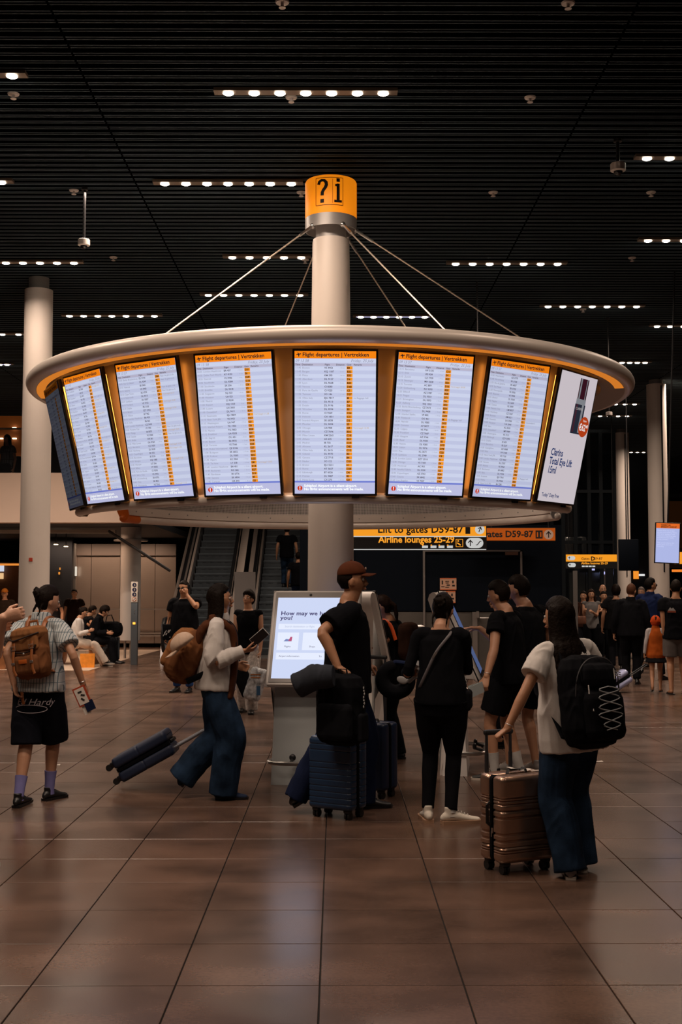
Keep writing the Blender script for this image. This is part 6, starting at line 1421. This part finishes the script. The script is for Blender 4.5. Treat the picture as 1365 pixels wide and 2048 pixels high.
# black backpack standing on the blue suitcase
pos = W(682, 1432, 8.62)
bag('backpack', 'black backpack resting on top of the dark blue ribbed suitcase', 'backpack', Matrix.Translation(W(682, 1493, 8.66)) @ Matrix.Rotation(R(-25), 4, 'Z'), [
    ('main_body', M_BLACKC, Bx((0, 0, .26), (.35, .20, .50), .09), .006, 0), ('front_pocket', M_BLACK2, Bx((0, -.10, .18), (.27, .08, .26), .04), .004, 0), ('side_pocket', M_BLACK2, Bx((.17, 0, .14), (.04, .13, .2), .018), .003, 0),
    ('haul_loop', M_BLACK2, Tb([(-.04, .03, .49), (-.03, .03, .54), (.03, .03, .54), (.04, .03, .49)], [(.012, .004)]*4), None, 0),
    ('key_fob', mat('white print', (.5, .5, .5), .7), lambda mb: [mb.box((.19, -.03+.006*(i % 3), .42-.022*i), (.004, .012, .014), rot=Matrix.Rotation(i*1.1, 3, 'X')) for i in range(7)], None, 0)])
for o in COL.objects:
    if o.name.startswith('key_fob'): o['kind'] = 'stuff'; o.name = 'side_print'
# grey travel roll
p0, p1, p2 = W(594, 1372, 8.55), W(630, 1354, 8.52), W(668, 1352, 8.5)
t = thing('neck_pillow', 'dark grey rolled travel pillow lying over the black backpack', 'pillow', p0); a = MB()
a.tube([p0-p0, p1-p0, p2-p0], [.088, .092, .075], 24); me = remesh(a, .008, 3, .004, 10, 4); me.materials.append(fabric('slate', (.030, .034, .044))); link('cushion', me, t)
a = MB(); d_ = (p1-p0).normalized(); a.tube([d_*-.003, d_*.01], .080, 22); a.build('end_cap', fabric('slate dark', (.018, .02, .027)), t)
# hanging neck pillow with disc
pc = W(792, 1358, 9.25); t = thing('neck_pillow', 'black curved neck pillow with a pale grey button, beside the woman in black', 'pillow', pc); a = MB()
a.tube([V((.10*cos(R(q)), .0, .10*sin(R(q))-.0)) for q in range(110, 400, 14)], [.045+.012*sin(R(i*9)) for i in range(21)], 16, round_=True, ref=V((0, 1, 0))); me = remesh(a, .008, 2, .003, 10, 2); me.materials.append(M_BLACK2); link('cushion', me, t)
a = MB(); a.tube([V((-.07, 0, .09)), V((.0, 0, .125)), V((.08, 0, .115))], [(.03, .02)]*3, 12, round_=True); a.build('navy_lining', M_NAVYC, t)
a = MB(); a.ell((.045, -.055, -.005), (.042, .008, .028), 20, 8, rot=Matrix.Rotation(R(25), 3, 'Y')); a.build('button', mat('button grey', (.36, .35, .35), .6), t)
q0, q1 = W(812, 1352, 9.15), W(836, 1326, 9.0); a = MB(); a.tube([q0-pc, (q0+q1)/2-pc], .012, 10); a.tube([(q0+q1)/2-pc, q1-pc], .022, 12); a.build('strap_tube', mat('strap grey', (.30, .30, .31), .5), t)
a = MB(); a.tube([W(818, 1362, 9.2)-pc, W(842, 1340, 9.05)-pc], .020, 12); a.build('strap_tube', MATS['strap grey'], t)
# ---- worn backpacks
def worn(J, label, w_, h, d_, hh, m1, m2, m3, tilt=0.0, rr=0.0, roll=0.0, style='city', gap=.0):
    H = J['H']; P = J['P']; rt_, u, fw = J['rt'], J['u'], J['fw']; c = P(hh/H if hh > 1 else hh, 0, rr)-fw*(.068*H+d_/2+gap)
    M3 = Matrix((rt_, fw, u)).transposed() @ Matrix.Rotation(R(tilt), 3, 'X') @ Matrix.Rotation(R(roll), 3, 'Y'); t = thing('backpack', label, 'backpack', tuple(J['t'].location), 0); t.rotation_euler = J['t'].rotation_euler
    X = lambda mb: mb.xf(Matrix.Translation(c) @ M3.to_4x4())
    def part(nm, m, fb, disp=None, par=None, vox=.006):
        mb = MB(); fb(mb); X(mb)
        if disp is None: return mb.build(nm, m, par or t)
        me = remesh(mb, vox, 3, disp, 15, w_*9); me.materials.append(m); return link(nm, me, par or t)
    b = part('main_body', m1, lambda mb: (mb.box((0, 0, 0), (w_, d_, h), bev=min(w_, d_)*.42), mb.box((0, -d_*.1, -h*.12), (w_*1.06, d_*1.0, h*.66), bev=d_*.4)), .006)
    for s_ in (-1, 1):
        sp_ = [c+M3 @ V((s_*w_*.26, d_/2-.02, h*.40)), P(.290, -.035, s_*.048), P(.302, .01, s_*.055), P(.27, .068, s_*.058), P(.20, .090, s_*.062), P(.12, .078, s_*.082), P(.07, .0, s_*.098), c+M3 @ V((s_*w_*.42, d_/2-.03, -h*.38))]
        mb = MB(); Q = sm_path([(p, (.024, .007)) for p in sp_], 5); mb.tube([p for p, _ in Q], [r for _, r in Q], 8, ref=rt_ if False else V((0, 1, .2))); mb.build('shoulder_strap', m2, t)
    part('haul_loop', m2, lambda mb: mb.tube([(-.045, d_/2-.02, h/2-.01), (-.035, d_/2-.01, h/2+.04), (.035, d_/2-.01, h/2+.04), (.045, d_/2-.02, h/2-.01)], [(.011, .004)]*4, 8, ref=V((0, 1, 0))))
    yb = -d_/2
    if style == 'ruck':
        fl = part('top_flap', m3, lambda mb: (mb.box((0, -.02, h*.36), (w_*1.04, d_*1.12, h*.26), bev=.05), mb.box((0, yb-.008, h*.20), (w_*.86, .035, h*.30), bev=.016)), .005)
        part('lower_pocket', m1, lambda mb: mb.box((0, yb-.025, -h*.22), (w_*.80, .07, h*.36), bev=.03), .004)
        part('flap_piping', mat('dark piping', (.02, .009, .005), .7), lambda mb: (mb.tube([(-w_*.5, yb-.012, h*.30), (-w_*.3, yb-.035, h*.26), (0, yb-.040, h*.29), (w_*.3, yb-.035, h*.33), (w_*.5, yb-.012, h*.36)], .006, 6), mb.tube([(-w_*.4, yb-.03, h*.14), (-w_*.3, yb-.034, h*.04), (0, yb-.036, h*.01), (w_*.3, yb-.034, h*.04), (w_*.4, yb-.03, h*.14)], .007, 6)))
        for s_ in (-1, 1):
            st = part('closure_strap', mat('leather strap', (.30, .095, .025), .5), lambda mb: mb.tube([(s_*w_*.30, yb-.032, h*.22), (s_*w_*.30, yb-.045, h*.08), (s_*w_*.30, yb-.066, -h*.08), (s_*w_*.31, yb-.068, -h*.30), (s_*w_*.30+.02, yb-.075, -h*.40)], [(.012, .003)]*5, 8, ref=V((0, 1, 0))))
            part('buckle', M_SIL, lambda mb: [mb.tube([(s_*w_*.30-.02, yb-.05, zz-.014), (s_*w_*.30+.02, yb-.05, zz-.014), (s_*w_*.30+.02, yb-.05, zz+.014), (s_*w_*.30-.02, yb-.05, zz+.014), (s_*w_*.30-.02, yb-.05, zz-.014)], .0035, 6) for zz in (h*.12,)], None, st)
            part('buckle', M_SIL, lambda mb: mb.box((s_*w_*.30, yb-.072, -h*.17), (.03, .006, .02), bev=.003), None, st)
        part('leather_patch', mat('patch orange', (.50, .11, .015), .5), lambda mb: mb.box((0, yb-.064, -h*.15), (.07, .006, .032), bev=.002))
        part('clip', M_SIL, lambda mb: mb.ell((0, yb-.042, -h*.005), (.010, .008, .010), 10, 6))
        part('waist_strap', m2, lambda mb: mb.tube([(-w_*.5, .05, -h*.42), (-w_*.55, .02, -h*.62), (-w_*.50, .0, -h*.85), (-w_*.48, .0, -h*.95)], [(.013, .004)]*4, 8, ref=V((0, 1, 0))))
    if style == 'cord':
        part('front_pocket', m1, lambda mb: mb.box((0, yb-.02, -h*.16), (w_*.78, .10, h*.52), bev=.045), .005)
        part('upper_pocket', m3, lambda mb: mb.box((0, yb+.0, h*.27), (w_*.70, .09, h*.26), bev=.04), .004)
        cm_ = mat('cord grey', (.34, .36, .38), .5)
        pts = [(.00, .06), (-.07, .04), (.08, .0), (-.085, -.05), (.09, -.09), (-.06, -.14), (.04, -.17)]; mbp = []
        for i, (x, z) in enumerate(pts): mbp.append(V((x*w_*2.9, yb-.078-.004*(i % 2), z*h*2.0+h*.02)))
        part('bungee_cord', cm_, lambda mb: (lambda Q: mb.tube([p for p, _ in Q], .0035, 6))(sm_path([(p, (.0035, .0035)) for p in mbp], 6)))
        part('bungee_cord', cm_, lambda mb: (lambda Q: mb.tube([p for p, _ in Q], .0035, 6))(sm_path([(V((-p.x, p.y-.003, p.z)), (.0035, .0035)) for p in mbp], 6)))
        for (x, z, L) in ((-w_*.36, h*.16, .05), (-w_*.30, -h*.02, .05), (w_*.22, h*.33, .06)): part('zip_pull', M_SIL, lambda mb: mb.tube([(x, yb-.055, z), (x-.008, yb-.065, z-L)], .0045, 6))
        part('front_emblem', mat('emblem pale', (.42, .42, .44), .6), lambda mb: [mb.box((w_*.30+.004*i, yb-.048, h*.30-.013*i), (.055-.008*i, .004, .006), rot=Matrix.Rotation(.25, 3, 'Y')) for i in range(3)])
        part('zip_line', mat('zip dark', (.05, .05, .055), .4), lambda mb: (lambda Q: mb.tube([p for p, _ in Q], .004, 6))(sm_path([(V(p), (.004, .004)) for p in ((-w_*.46, yb+.03, -h*.1), (-w_*.44, yb-.0, h*.25), (-w_*.2, yb-.01, h*.44), (w_*.2, yb-.01, h*.44), (w_*.44, yb, h*.25), (w_*.46, yb+.03, -h*.1))], 5)))
    if style == 'soft':
        part('top_flap', m3, lambda mb: (mb.box((0, -.03, h*.20), (w_*.98, d_*1.08, h*.55), bev=.09), mb.box((0, yb-.02, -h*.05), (w_*.8, .06, h*.5), bev=.03)), .009)
        part('drawcord', m2, lambda mb: mb.tube([(-w_*.3, yb-.03, h*.30), (0, yb-.05, h*.22), (w_*.3, yb-.03, h*.30)], .006, 6))
    J['pack'] = (c, M3); return t, part
M_PK = fabric('rust canvas', (.17, .068, .028), var=.2, b=.3); M_PKD = fabric('rust dark', (.035, .016, .010), var=.2); M_PKL = fabric('rust light', (.27, .115, .045), var=.15, b=.3)
tA, _ = worn(pA, 'ochre canvas rucksack with buckled flap on the walker in the striped shirt', .27, .40, .15, .145, M_PK, MATS['leather strap'] if 'leather strap' in MATS else mat('leather strap', (.30, .095, .025), .5), M_PKL, style='ruck', rr=.035, roll=-8, tilt=4)
tB, partB = worn(pB, 'soft brown backpack with a beige cap clipped on, worn by the phone woman', .34, .44, .24, .115, M_PK, M_BLACK2, M_PKL, style='soft', tilt=-22, gap=.0, roll=0)
tE, _ = worn(pE, 'large black backpack laced with grey cord on the woman in the white tee', .34, .52, .20, .085, M_BLACKC, M_BLACK2, M_BLACK2, style='cord', rr=-.028, roll=5, tilt=-4)
# beige cap clipped to B's pack
c, M3 = pB['pack']; tt = thing('baseball_cap', 'beige cap hanging from the brown backpack of the phone woman', 'cap', tuple(pB['t'].location)); tt.rotation_euler = pB['t'].rotation_euler
Mc = Matrix.Translation(c+M3 @ V((-.05, -.10, .20))) @ M3.to_4x4() @ Matrix.Rotation(R(215), 4, 'Z') @ Matrix.Rotation(R(0), 4, 'X')
W2P = pB['Rz']; cc_ = W2P @ (W(366, 1288, 9.45)-pB['base'])
Rw = W2P @ Matrix((V((0, 1, 0)), V((-.82, 0, -.57)), V((-.57, 0, .82)))).transposed()
Mc = Matrix.Translation(cc_) @ Rw.to_4x4()
M_BEI = fabric('beige cap', (.55, .40, .30), var=.08)
def capf(p):
    q = V((p.x*.085, p.y*.10, p.z*.085)); 
    if p.z < 0: q.z *= .2
    return q
a = MB(); a.ell((0, 0, 0), (1, 1, 1), 24, 16, fn=capf); a.xf(Mc); me = remesh(a, .007, 2, .004, 16, 3); me.materials.append(M_BEI); crown = link('crown', me, tt)
a = MB(); vs = []; n = 12
for i in range(n+1):
    t_ = -1+2*i/n; x = t_*.072; y0 = .080*math.sqrt(max(0, 1-(t_*.72)**2)); y1 = .085+.085*math.sqrt(max(0, 1-t_*t_*.92)); dz = -.016*t_*t_
    for yy, zz in ((y0, -.004), (y1, -.012)): vs += [(x, yy, zz+dz+.003), (x, yy, zz+dz-.003)]
fs = []
for i in range(n): b_ = i*4; fs += [(b_, b_+2, b_+6, b_+4), (b_+1, b_+5, b_+7, b_+3), (b_+2, b_+3, b_+7, b_+6), (b_, b_+4, b_+5, b_+1)]
a.add(vs, fs); a.xf(Mc); a.build('brim', M_BEI, tt)
# sweater across B's shoulders, earbud, phone
P = pB['P']; a = MB(); limb(a, [(P(.13, -.085, .05), (.05, .03)), (P(.235, -.075, .06), (.07, .035)), (P(.285, -.015, .065), (.06, .035)), (P(.255, .062, .055), (.055, .03)), (P(.17, .085, .045), (.055, .028)), (P(.06, .085, .05), (.050, .028)), (P(-.06, .075, .07), (.055, .022))], 14, 5, ref=V((0, 1, .2)))
me = remesh(a, .007, 2, .006, 14, 6); me.materials.append(fabric('brown knit', (.085, .030, .014), b=.5)); link('shoulder_sweater', me, pB['t'])
HP, k = pB['HP'], pB['k']; a = MB(); a.tube([HP(.090, -.004, -.008), HP(.094, .010, -.045)], [.0075, .0055], 8, round_=True); a.build('earbud', mat('earbud white', (.8, .8, .82), .3), pB['t'])
ph = W(519, 1274, 9.52); t = thing('mobile_phone', 'dark phone with pale edge held out by the woman in profile', 'phone', ph); t.rotation_euler = (R(20), R(48), R(8))
a = MB(); a.box((0, 0, 0), (.076, .010, .150), bev=.004); a.build('case', mat('phone silver', (.6, .58, .56), .3, .4), t); a = MB(); a.box((0, -.0056, 0), (.070, .002, .142)); a.build('glass', M_BEZ, t, smooth=0)
# A: travel papers in hand
p = W(164, 1392, 9.38); t = thing('passport', 'red passport cover with boarding pass, held low by the walker in stripes', 'passport', p); t.rotation_euler = (0, R(-24), R(12))
a = MB(); a.box((0, 0, 0), (.10, .008, .15)); a.build('cover', mat('passport red', (.36, .05, .018), .5), t, smooth=0); a = MB(); a.box((-.004, -.0055, .0), (.075, .003, .125)); bp = a.build('boarding_pass', mat('tag paper', (.6, .55, .5), .7), t, smooth=0)
a = MB(); a.box((.025, .0, -.09), (.07, .010, .08)); a.build('dark_booklet', M_NAVYC, t, smooth=0); a = MB(); a.box((-.01, .006, -.105), (.05, .003, .08)); a.build('paper_slip', MATS['tag paper'], t, smooth=0)
a = MB(); [a.box((-.004+.012*(i % 2), -.0085, .035-.03*i), (.03, .003, .012), rot=Matrix.Rotation(.5*i, 3, 'Y')) for i in range(3)]; tag(a.build('printed_marks', M_INK, bp, smooth=0), kind='stuff')
# script lettering on A's shorts
P = pA['P']; m_ = mat('embroidery', (.42, .38, .42), .7)
o = text('Ed Hardy', .078, Matrix.Identity(4), 'embroidered_lettering', pA['t'], m_, shear=.35, kx=1.05, align='CENTER', res=3)
for v in o.data.vertices:
    x, z = v.co.x+.045, v.co.y; ang = x/.165; v.co = V((0, 0, .50*1.70-.085+z*.9))+V((sin(ang)*.178, -cos(ang)*.148-.012, 0))
a = MB(); pts = []
for i in range(30): u_ = i/29; ang = (.01+.13*sin(u_*2*pi)*1.0)/.165; pts.append(V((sin(ang)*.182, -cos(ang)*.151-.012, .50*1.70-.115-.030*cos(u_*2*pi))))
a.tube(pts, .003, 6); a.build('embroidered_swash', m_, pA['t'])
# D: cross-body strap and pouch
P = pD['P']; a = MB(); Q = sm_path([(P(.29, .0, .035), (.010, .003)), (P(.275, -.055, .045), (.010, .003)), (P(.20, -.082, -.01), (.010, .003)), (P(.12, -.082, -.05), (.010, .003)), (P(.05, -.06, -.085), (.010, .003)), (P(.03, .02, -.1), (.010, .003))], 4)
a.tube([p for p, _ in Q], [r for _, r in Q], 8, ref=V((0, 1, 0))); st = a.build('crossbody_strap', mat('grey strap', (.11, .10, .11), .5), pD['t']); a = MB(); a.box(P(.185, -.086, -.018), (.014, .008, .05), rot=Matrix.Rotation(R(35), 3, 'Y')); a.build('buckle', M_SIL, st)
t = thing('pouch_bag', 'small black bag with silver ring at the right hip of the woman in black', 'bag', tuple(pD['t'].location)); t.rotation_euler = pD['t'].rotation_euler
a = MB(); a.box(P(-.01, .03, .11), (.06, .18, .15), bev=.025); me = remesh(a, .007, 2, .004, 14, 4); me.materials.append(M_BLACK2); link('body', me, t); a = MB(); a.tube([P(.05, .0, .105), P(.04, -.01, .115), P(.03, .0, .118)], .005, 6); a.build('ring', M_SIL, t)
# I: orange strap
P = pI['P']; a = MB(); Q = sm_path([(P(.18, -.085, -.075), (.02, .006)), (P(.27, -.05, -.070), (.02, .006)), (P(.300, .01, -.066), (.02, .006)), (P(.27, .065, -.066), (.02, .006)), (P(.16, .085, -.07), (.02, .006))], 5); a.tube([p for p, _ in Q], [r for _, r in Q], 8, ref=V((1, 0, 0))); a.build('orange_strap', mat('strap orange', (.75, .10, .01), .5, emit=None), pI['t'])
t = thing('backpack', 'small brown backpack on the woman with the orange strap', 'backpack', tuple(pI['t'].location)); t.rotation_euler = pI['t'].rotation_euler; a = MB(); a.box(P(.17, -.13, -.0), (.26, .14, .36), bev=.06); me = remesh(a, .012, 2, .005, 12, 4); me.materials.append(M_PKD); link('main_body', me, t); a = MB(); a.box(P(.12, -.185, 0), (.18, .05, .18), bev=.02); a.build('front_pocket', M_PK, t)
# F: paper in hand, watch
p = W(948, 1382, 10.25); t = thing('folded_paper', 'pale folded paper held low by the young man at the kiosk', 'paper', p); t.rotation_euler = (R(8), R(-22), R(10)); a = MB(); a.box((0, 0, 0), (.17, .004, .09)); a.box((.03, .008, .008), (.13, .003, .085), rot=Matrix.Rotation(R(6), 3, 'Y')); a.build('sheets', mat('pale paper', (.40, .45, .46), .7), t, smooth=0)
tag(t, 'pale folded paper held low by the young man at the kiosk', 'paper'); bracelet(pF, 'wL', 'eL', .030)
# J: bags
p = W(487, 1360, 16.2); t = thing('tote_bag', 'flat black bag swinging from the hand of the sleeveless woman', 'bag', p); t.rotation_euler = (0, R(-24), R(10)); a = MB(); a.box((0, 0, -.02), (.20, .08, .40), bev=.03); me = remesh(a, .012, 2, .004, 12, 4); me.materials.append(M_BLACK2); link('body', me, t); a = MB(); a.tube([(-.06, 0, .17), (-.03, 0, .36), (.04, 0, .36), (.07, 0, .17)], .008, 6); a.build('handle', M_BLACK2, t); a = MB(); a.box((.03, -.045, -.14), (.03, .01, .05), bev=.004); a.build('white_clasp', M_WPL, t)
p = W(512, 1362, 16.1); t = thing('shopping_bag', 'clear plastic shopping bag with white and blue contents on her other arm', 'bag', p); a = MB(); a.box((0, 0, -.04), (.21, .12, .42), rot=Matrix.Rotation(R(18), 3, 'Y'), bev=.04); me = remesh(a, .012, 2, .014, 14, 4)
mb_ = mat('bag contents', (.42, .44, .47), .35, var=.7, vscale=16, bump=.6, bscale=40); me.materials.append(mb_); link('body', me, t); a = MB(); a.tube([(-.02, 0, .16), (.02, 0, .33), (.05, 0, .34), (.05, 0, .15)], .006, 6); a.build('handle', M_WPL, t)
for i, (dx, dz, c_) in enumerate(((.04, -.12, (.02, .08, .18)), (.0, .05, (.35, .12, .02)), (.0, .09, (.35, .12, .02)))): a = MB(); a.box((dx, -.072, dz), (.05 if i == 0 else .13, .006, .12 if i == 0 else .012)); a.build('printed_patch', mat('patch %d' % i, c_, .5), t, smooth=0)
# K: phone and dotted bag
a = MB(); a.box((0, 0, 0), (.012, .075, .15), bev=.004); o = a.build('mobile_phone', M_BEZ); hp_ = pK['w'](pK['HP'](-.095, .02, -.01)); o.location = hp_; o.rotation_euler = (R(10), 0, R(165)); tag(o, 'dark phone at the ear of the man by the escalator', 'phone')
p = W(344, 1262, 20.0); t = thing('shopping_bag', 'dark bag with white brush print held by the man on the phone', 'bag', p); a = MB(); a.box((0, 0, -.02), (.30, .10, .26), bev=.02); a.build('body', M_BLACKC, t); a = MB(); a.tube([(-.07, 0, .10), (-.04, 0, .22), (.04, 0, .22), (.07, 0, .10)], .006, 6); a.build('handle', M_BLACKC, t)
a = MB(); rn_ = random.Random(3)
for i in range(12): a.box((-.12+.022*i, -.052, rn_.uniform(-.09, .05)), (.014, .004, .06), rot=Matrix.Rotation(.6, 3, 'Y'))
tag(a.build('white_print', mat('white print', (.5, .5, .5), .7), t, smooth=0), kind='stuff')
# seated group luggage
p = G(231, 1322); t = suitcase('grey upright suitcase beside the seated travellers, dark bag on top', PM(p.x, 28.4, -15), .34, .24, .52, mat('grey case', (.05, .065, .08), .4), fine_rib, handle=.34, plate=False)
px_ = xw(222, 28.2); bag('duffel_bag', 'slouchy black bag with loop handles on the grey suitcase', 'bag', Matrix.Translation((px_, 28.3, .60)), [('main_body', M_BLACKC, Bx((0, 0, .17), (.52, .28, .34), .12), .01, 0), ('handle', M_BLACK2, Tb([(-.14, 0, .30), (-.10, 0, .48), (.0, 0, .50), (.08, 0, .30)], .012, 8), None, 0)])
p = G(174, 1328); t = thing('paper_bag', 'bright yellow paper bag on the floor under the seated travellers', 'bag', (xw(177, 26.4), 26.4, 0), 8); a = MB(); a.box((0, 0, .15), (.30, .14, .30), taper=1.05); a.build('body', mat('yellow paper', (.80, .27, .02), .6, var=.15, vscale=12), t, smooth=0); a = MB(); a.tube([(-.05, 0, .29), (-.04, 0, .36), (.04, 0, .36), (.05, 0, .29)], .004, 6); a.build('handle', mat('twine', (.5, .2, .03), .7), t)
t = thing('wooden_bench', 'orange-brown wooden bench end at the far left edge', 'bench', (G(8, 1332).x, 26.0, 0)); a = MB(); a.box((0, 0, .42), (.9, .6, .08), bev=.01); a.build('seat', mat('bench wood', (.28, .11, .04), .5), t); 
for dx in (-.3, .3): a = MB(); a.box((dx, 0, .19), (.12, .5, .38)); a.build('leg', MATS['bench wood'], t, smooth=0)
# child's case
pb = G(1218, 1386); Zx = V((cos(R(33)), 0, sin(R(33)))); Yx = V((sin(R(33)), 0, -cos(R(33)))); Xx = Yx.cross(Zx)
t = thing('toy_suitcase', 'pale lilac rounded child suitcase tilted on its wheels behind the black backpack', 'suitcase'); t.matrix_world = Matrix.Translation((pb.x-.02, 19.9, .05)) @ Matrix((Xx, Yx, Zx)).transposed().to_4x4()
M_LIL = mat('lilac shell', (.42, .46, .75), .25, coat=.5)
for yy, nm in ((-.065, 'upper_shell'), (.065, 'lower_shell')):
    a = MB(); a.box((0, yy, .24), (.28, .105, .42), bev=.05); a.build(nm, M_LIL, t)
a = MB(); a.box((0, 0, .24), (.27, .05, .41), bev=.02); a.build('zip_band', M_BLACKC, t)
a = MB(); a.cyl((-.07, .03, .44), (-.07, .03, .78), .009); a.cyl((.07, .03, .44), (.07, .03, .78), .009); a.cyl((-.08, .03, .78), (.08, .03, .78), .012); a.build('pull_handle', M_ROD, t)
for sx_ in (-1, 1): a = MB(); a.cyl((sx_*.11-.01, .07, .01), (sx_*.11+.01, .07, .01), .035, 16); a.build('wheel', M_WHEEL, t)
# luggage cart with bags
p = G(1212, 1316); t = thing('luggage_cart', 'steel airport luggage cart pushed by the woman in the black tee', 'cart', (p.x+.1, 26.9, 0))
a = MB()
for sx_ in (-.28, .28): a.tube([(sx_, .35, 1.05), (sx_, .42, .9), (sx_, .40, .20), (sx_*.8, -.45, .14)], .018, 8)
a.tube([(-.28, .35, 1.05), (.28, .35, 1.05)], .02, 8); a.tube([(-.22, -.45, .14), (.22, -.45, .14)], .018, 8); a.build('frame', M_SIL, t)
for z_ in (.24, .30, .36): a = MB(); a.box((0, -.46, z_-.06), (.40, .02, .022)); a.build('front_bar', M_SIL, t, smooth=0)
a = MB(); a.box((0, 0, .18), (.50, .8, .02)); a.build('deck', M_BLK, t, smooth=0); a = MB(); a.box((0, .28, .88), (.46, .2, .14)); a.build('basket', M_SIL, t, smooth=0)
for x_, y_ in ((-.24, -.35), (.24, -.35), (-.24, .38), (.24, .38)): a = MB(); a.cyl((x_-.02, y_, .075), (x_+.02, y_, .075), .075, 16); a.build('wheel', M_WHEEL, t)
for (dx, z0, w_, h_, lb) in ((0, .20, .46, .30, 'black case lying at the bottom of the luggage cart'), (.02, .51, .42, .28, 'black bag on top of the case on the luggage cart')):
    bag('luggage_bag', lb, 'bag', Matrix.Translation((p.x+.1+dx, 26.75, z0)), [('body', M_BLACKC, Bx((0, 0, h_/2), (w_, .5, h_), .06), .004, 0), ('handle', M_ROD, Tb([(-.08, -.26, h_/2), (-.06, -.285, h_/2+.01), (.06, -.285, h_/2+.01), (.08, -.26, h_/2)], .008, 6), None, 0), ('tag', M_WPL, Bx((.13, -.255, h_*.45), (.03, .01, .06), .003), None, 0)])
t = thing('shoulder_bag', 'tan handbag hanging at the side of the woman in the grey vest', 'bag', W(1164, 1240, 27.3)); a = MB(); a.box((0, 0, 0), (.20, .10, .18), bev=.03); a.build('body', mat('tan bag', (.24, .10, .06), .5), t); a = MB(); a.tube([(-.07, 0, .07), (0, .0, .45), (.07, 0, .07)], .008, 6); a.build('strap', mat('tan strap', (.15, .06, .03), .5), t)
# nested cart handles behind the woman with orange strap
t = thing('luggage_cart', 'nested luggage carts seen as steel handles behind the woman in black', 'cart', (xw(815, 19.5), 19.5, 0))
for i in range(4):
    y_ = .25*i; a = MB(); a.tube([(-.27, y_, .0), (-.27, y_, 1.08), (.27, y_, 1.08), (.27, y_, .0)], .016, 8); a.build('handle_frame', M_SIL, t); a = MB(); a.box((0, y_, .90), (.5, .05, .10)); a.build('basket', M_SIL, t, smooth=0)
# scraps on the floor
for (px, py, lb) in ((110, 1531, 'small pale paper scrap on the floor behind the walker'), (1197, 1524, 'pale paper scrap on the floor right of the black backpack')):
    g = G(px, py); a = MB(); a.add([(-.05, -.02, .002), (.05, -.015, .003), (.045, .03, .010), (-.02, .035, .003)], [(0, 1, 2, 3)]); o = a.build('paper_scrap', MATS['tag paper'], smooth=0, fix=False); o.location = g; tag(o, lb, 'paper')
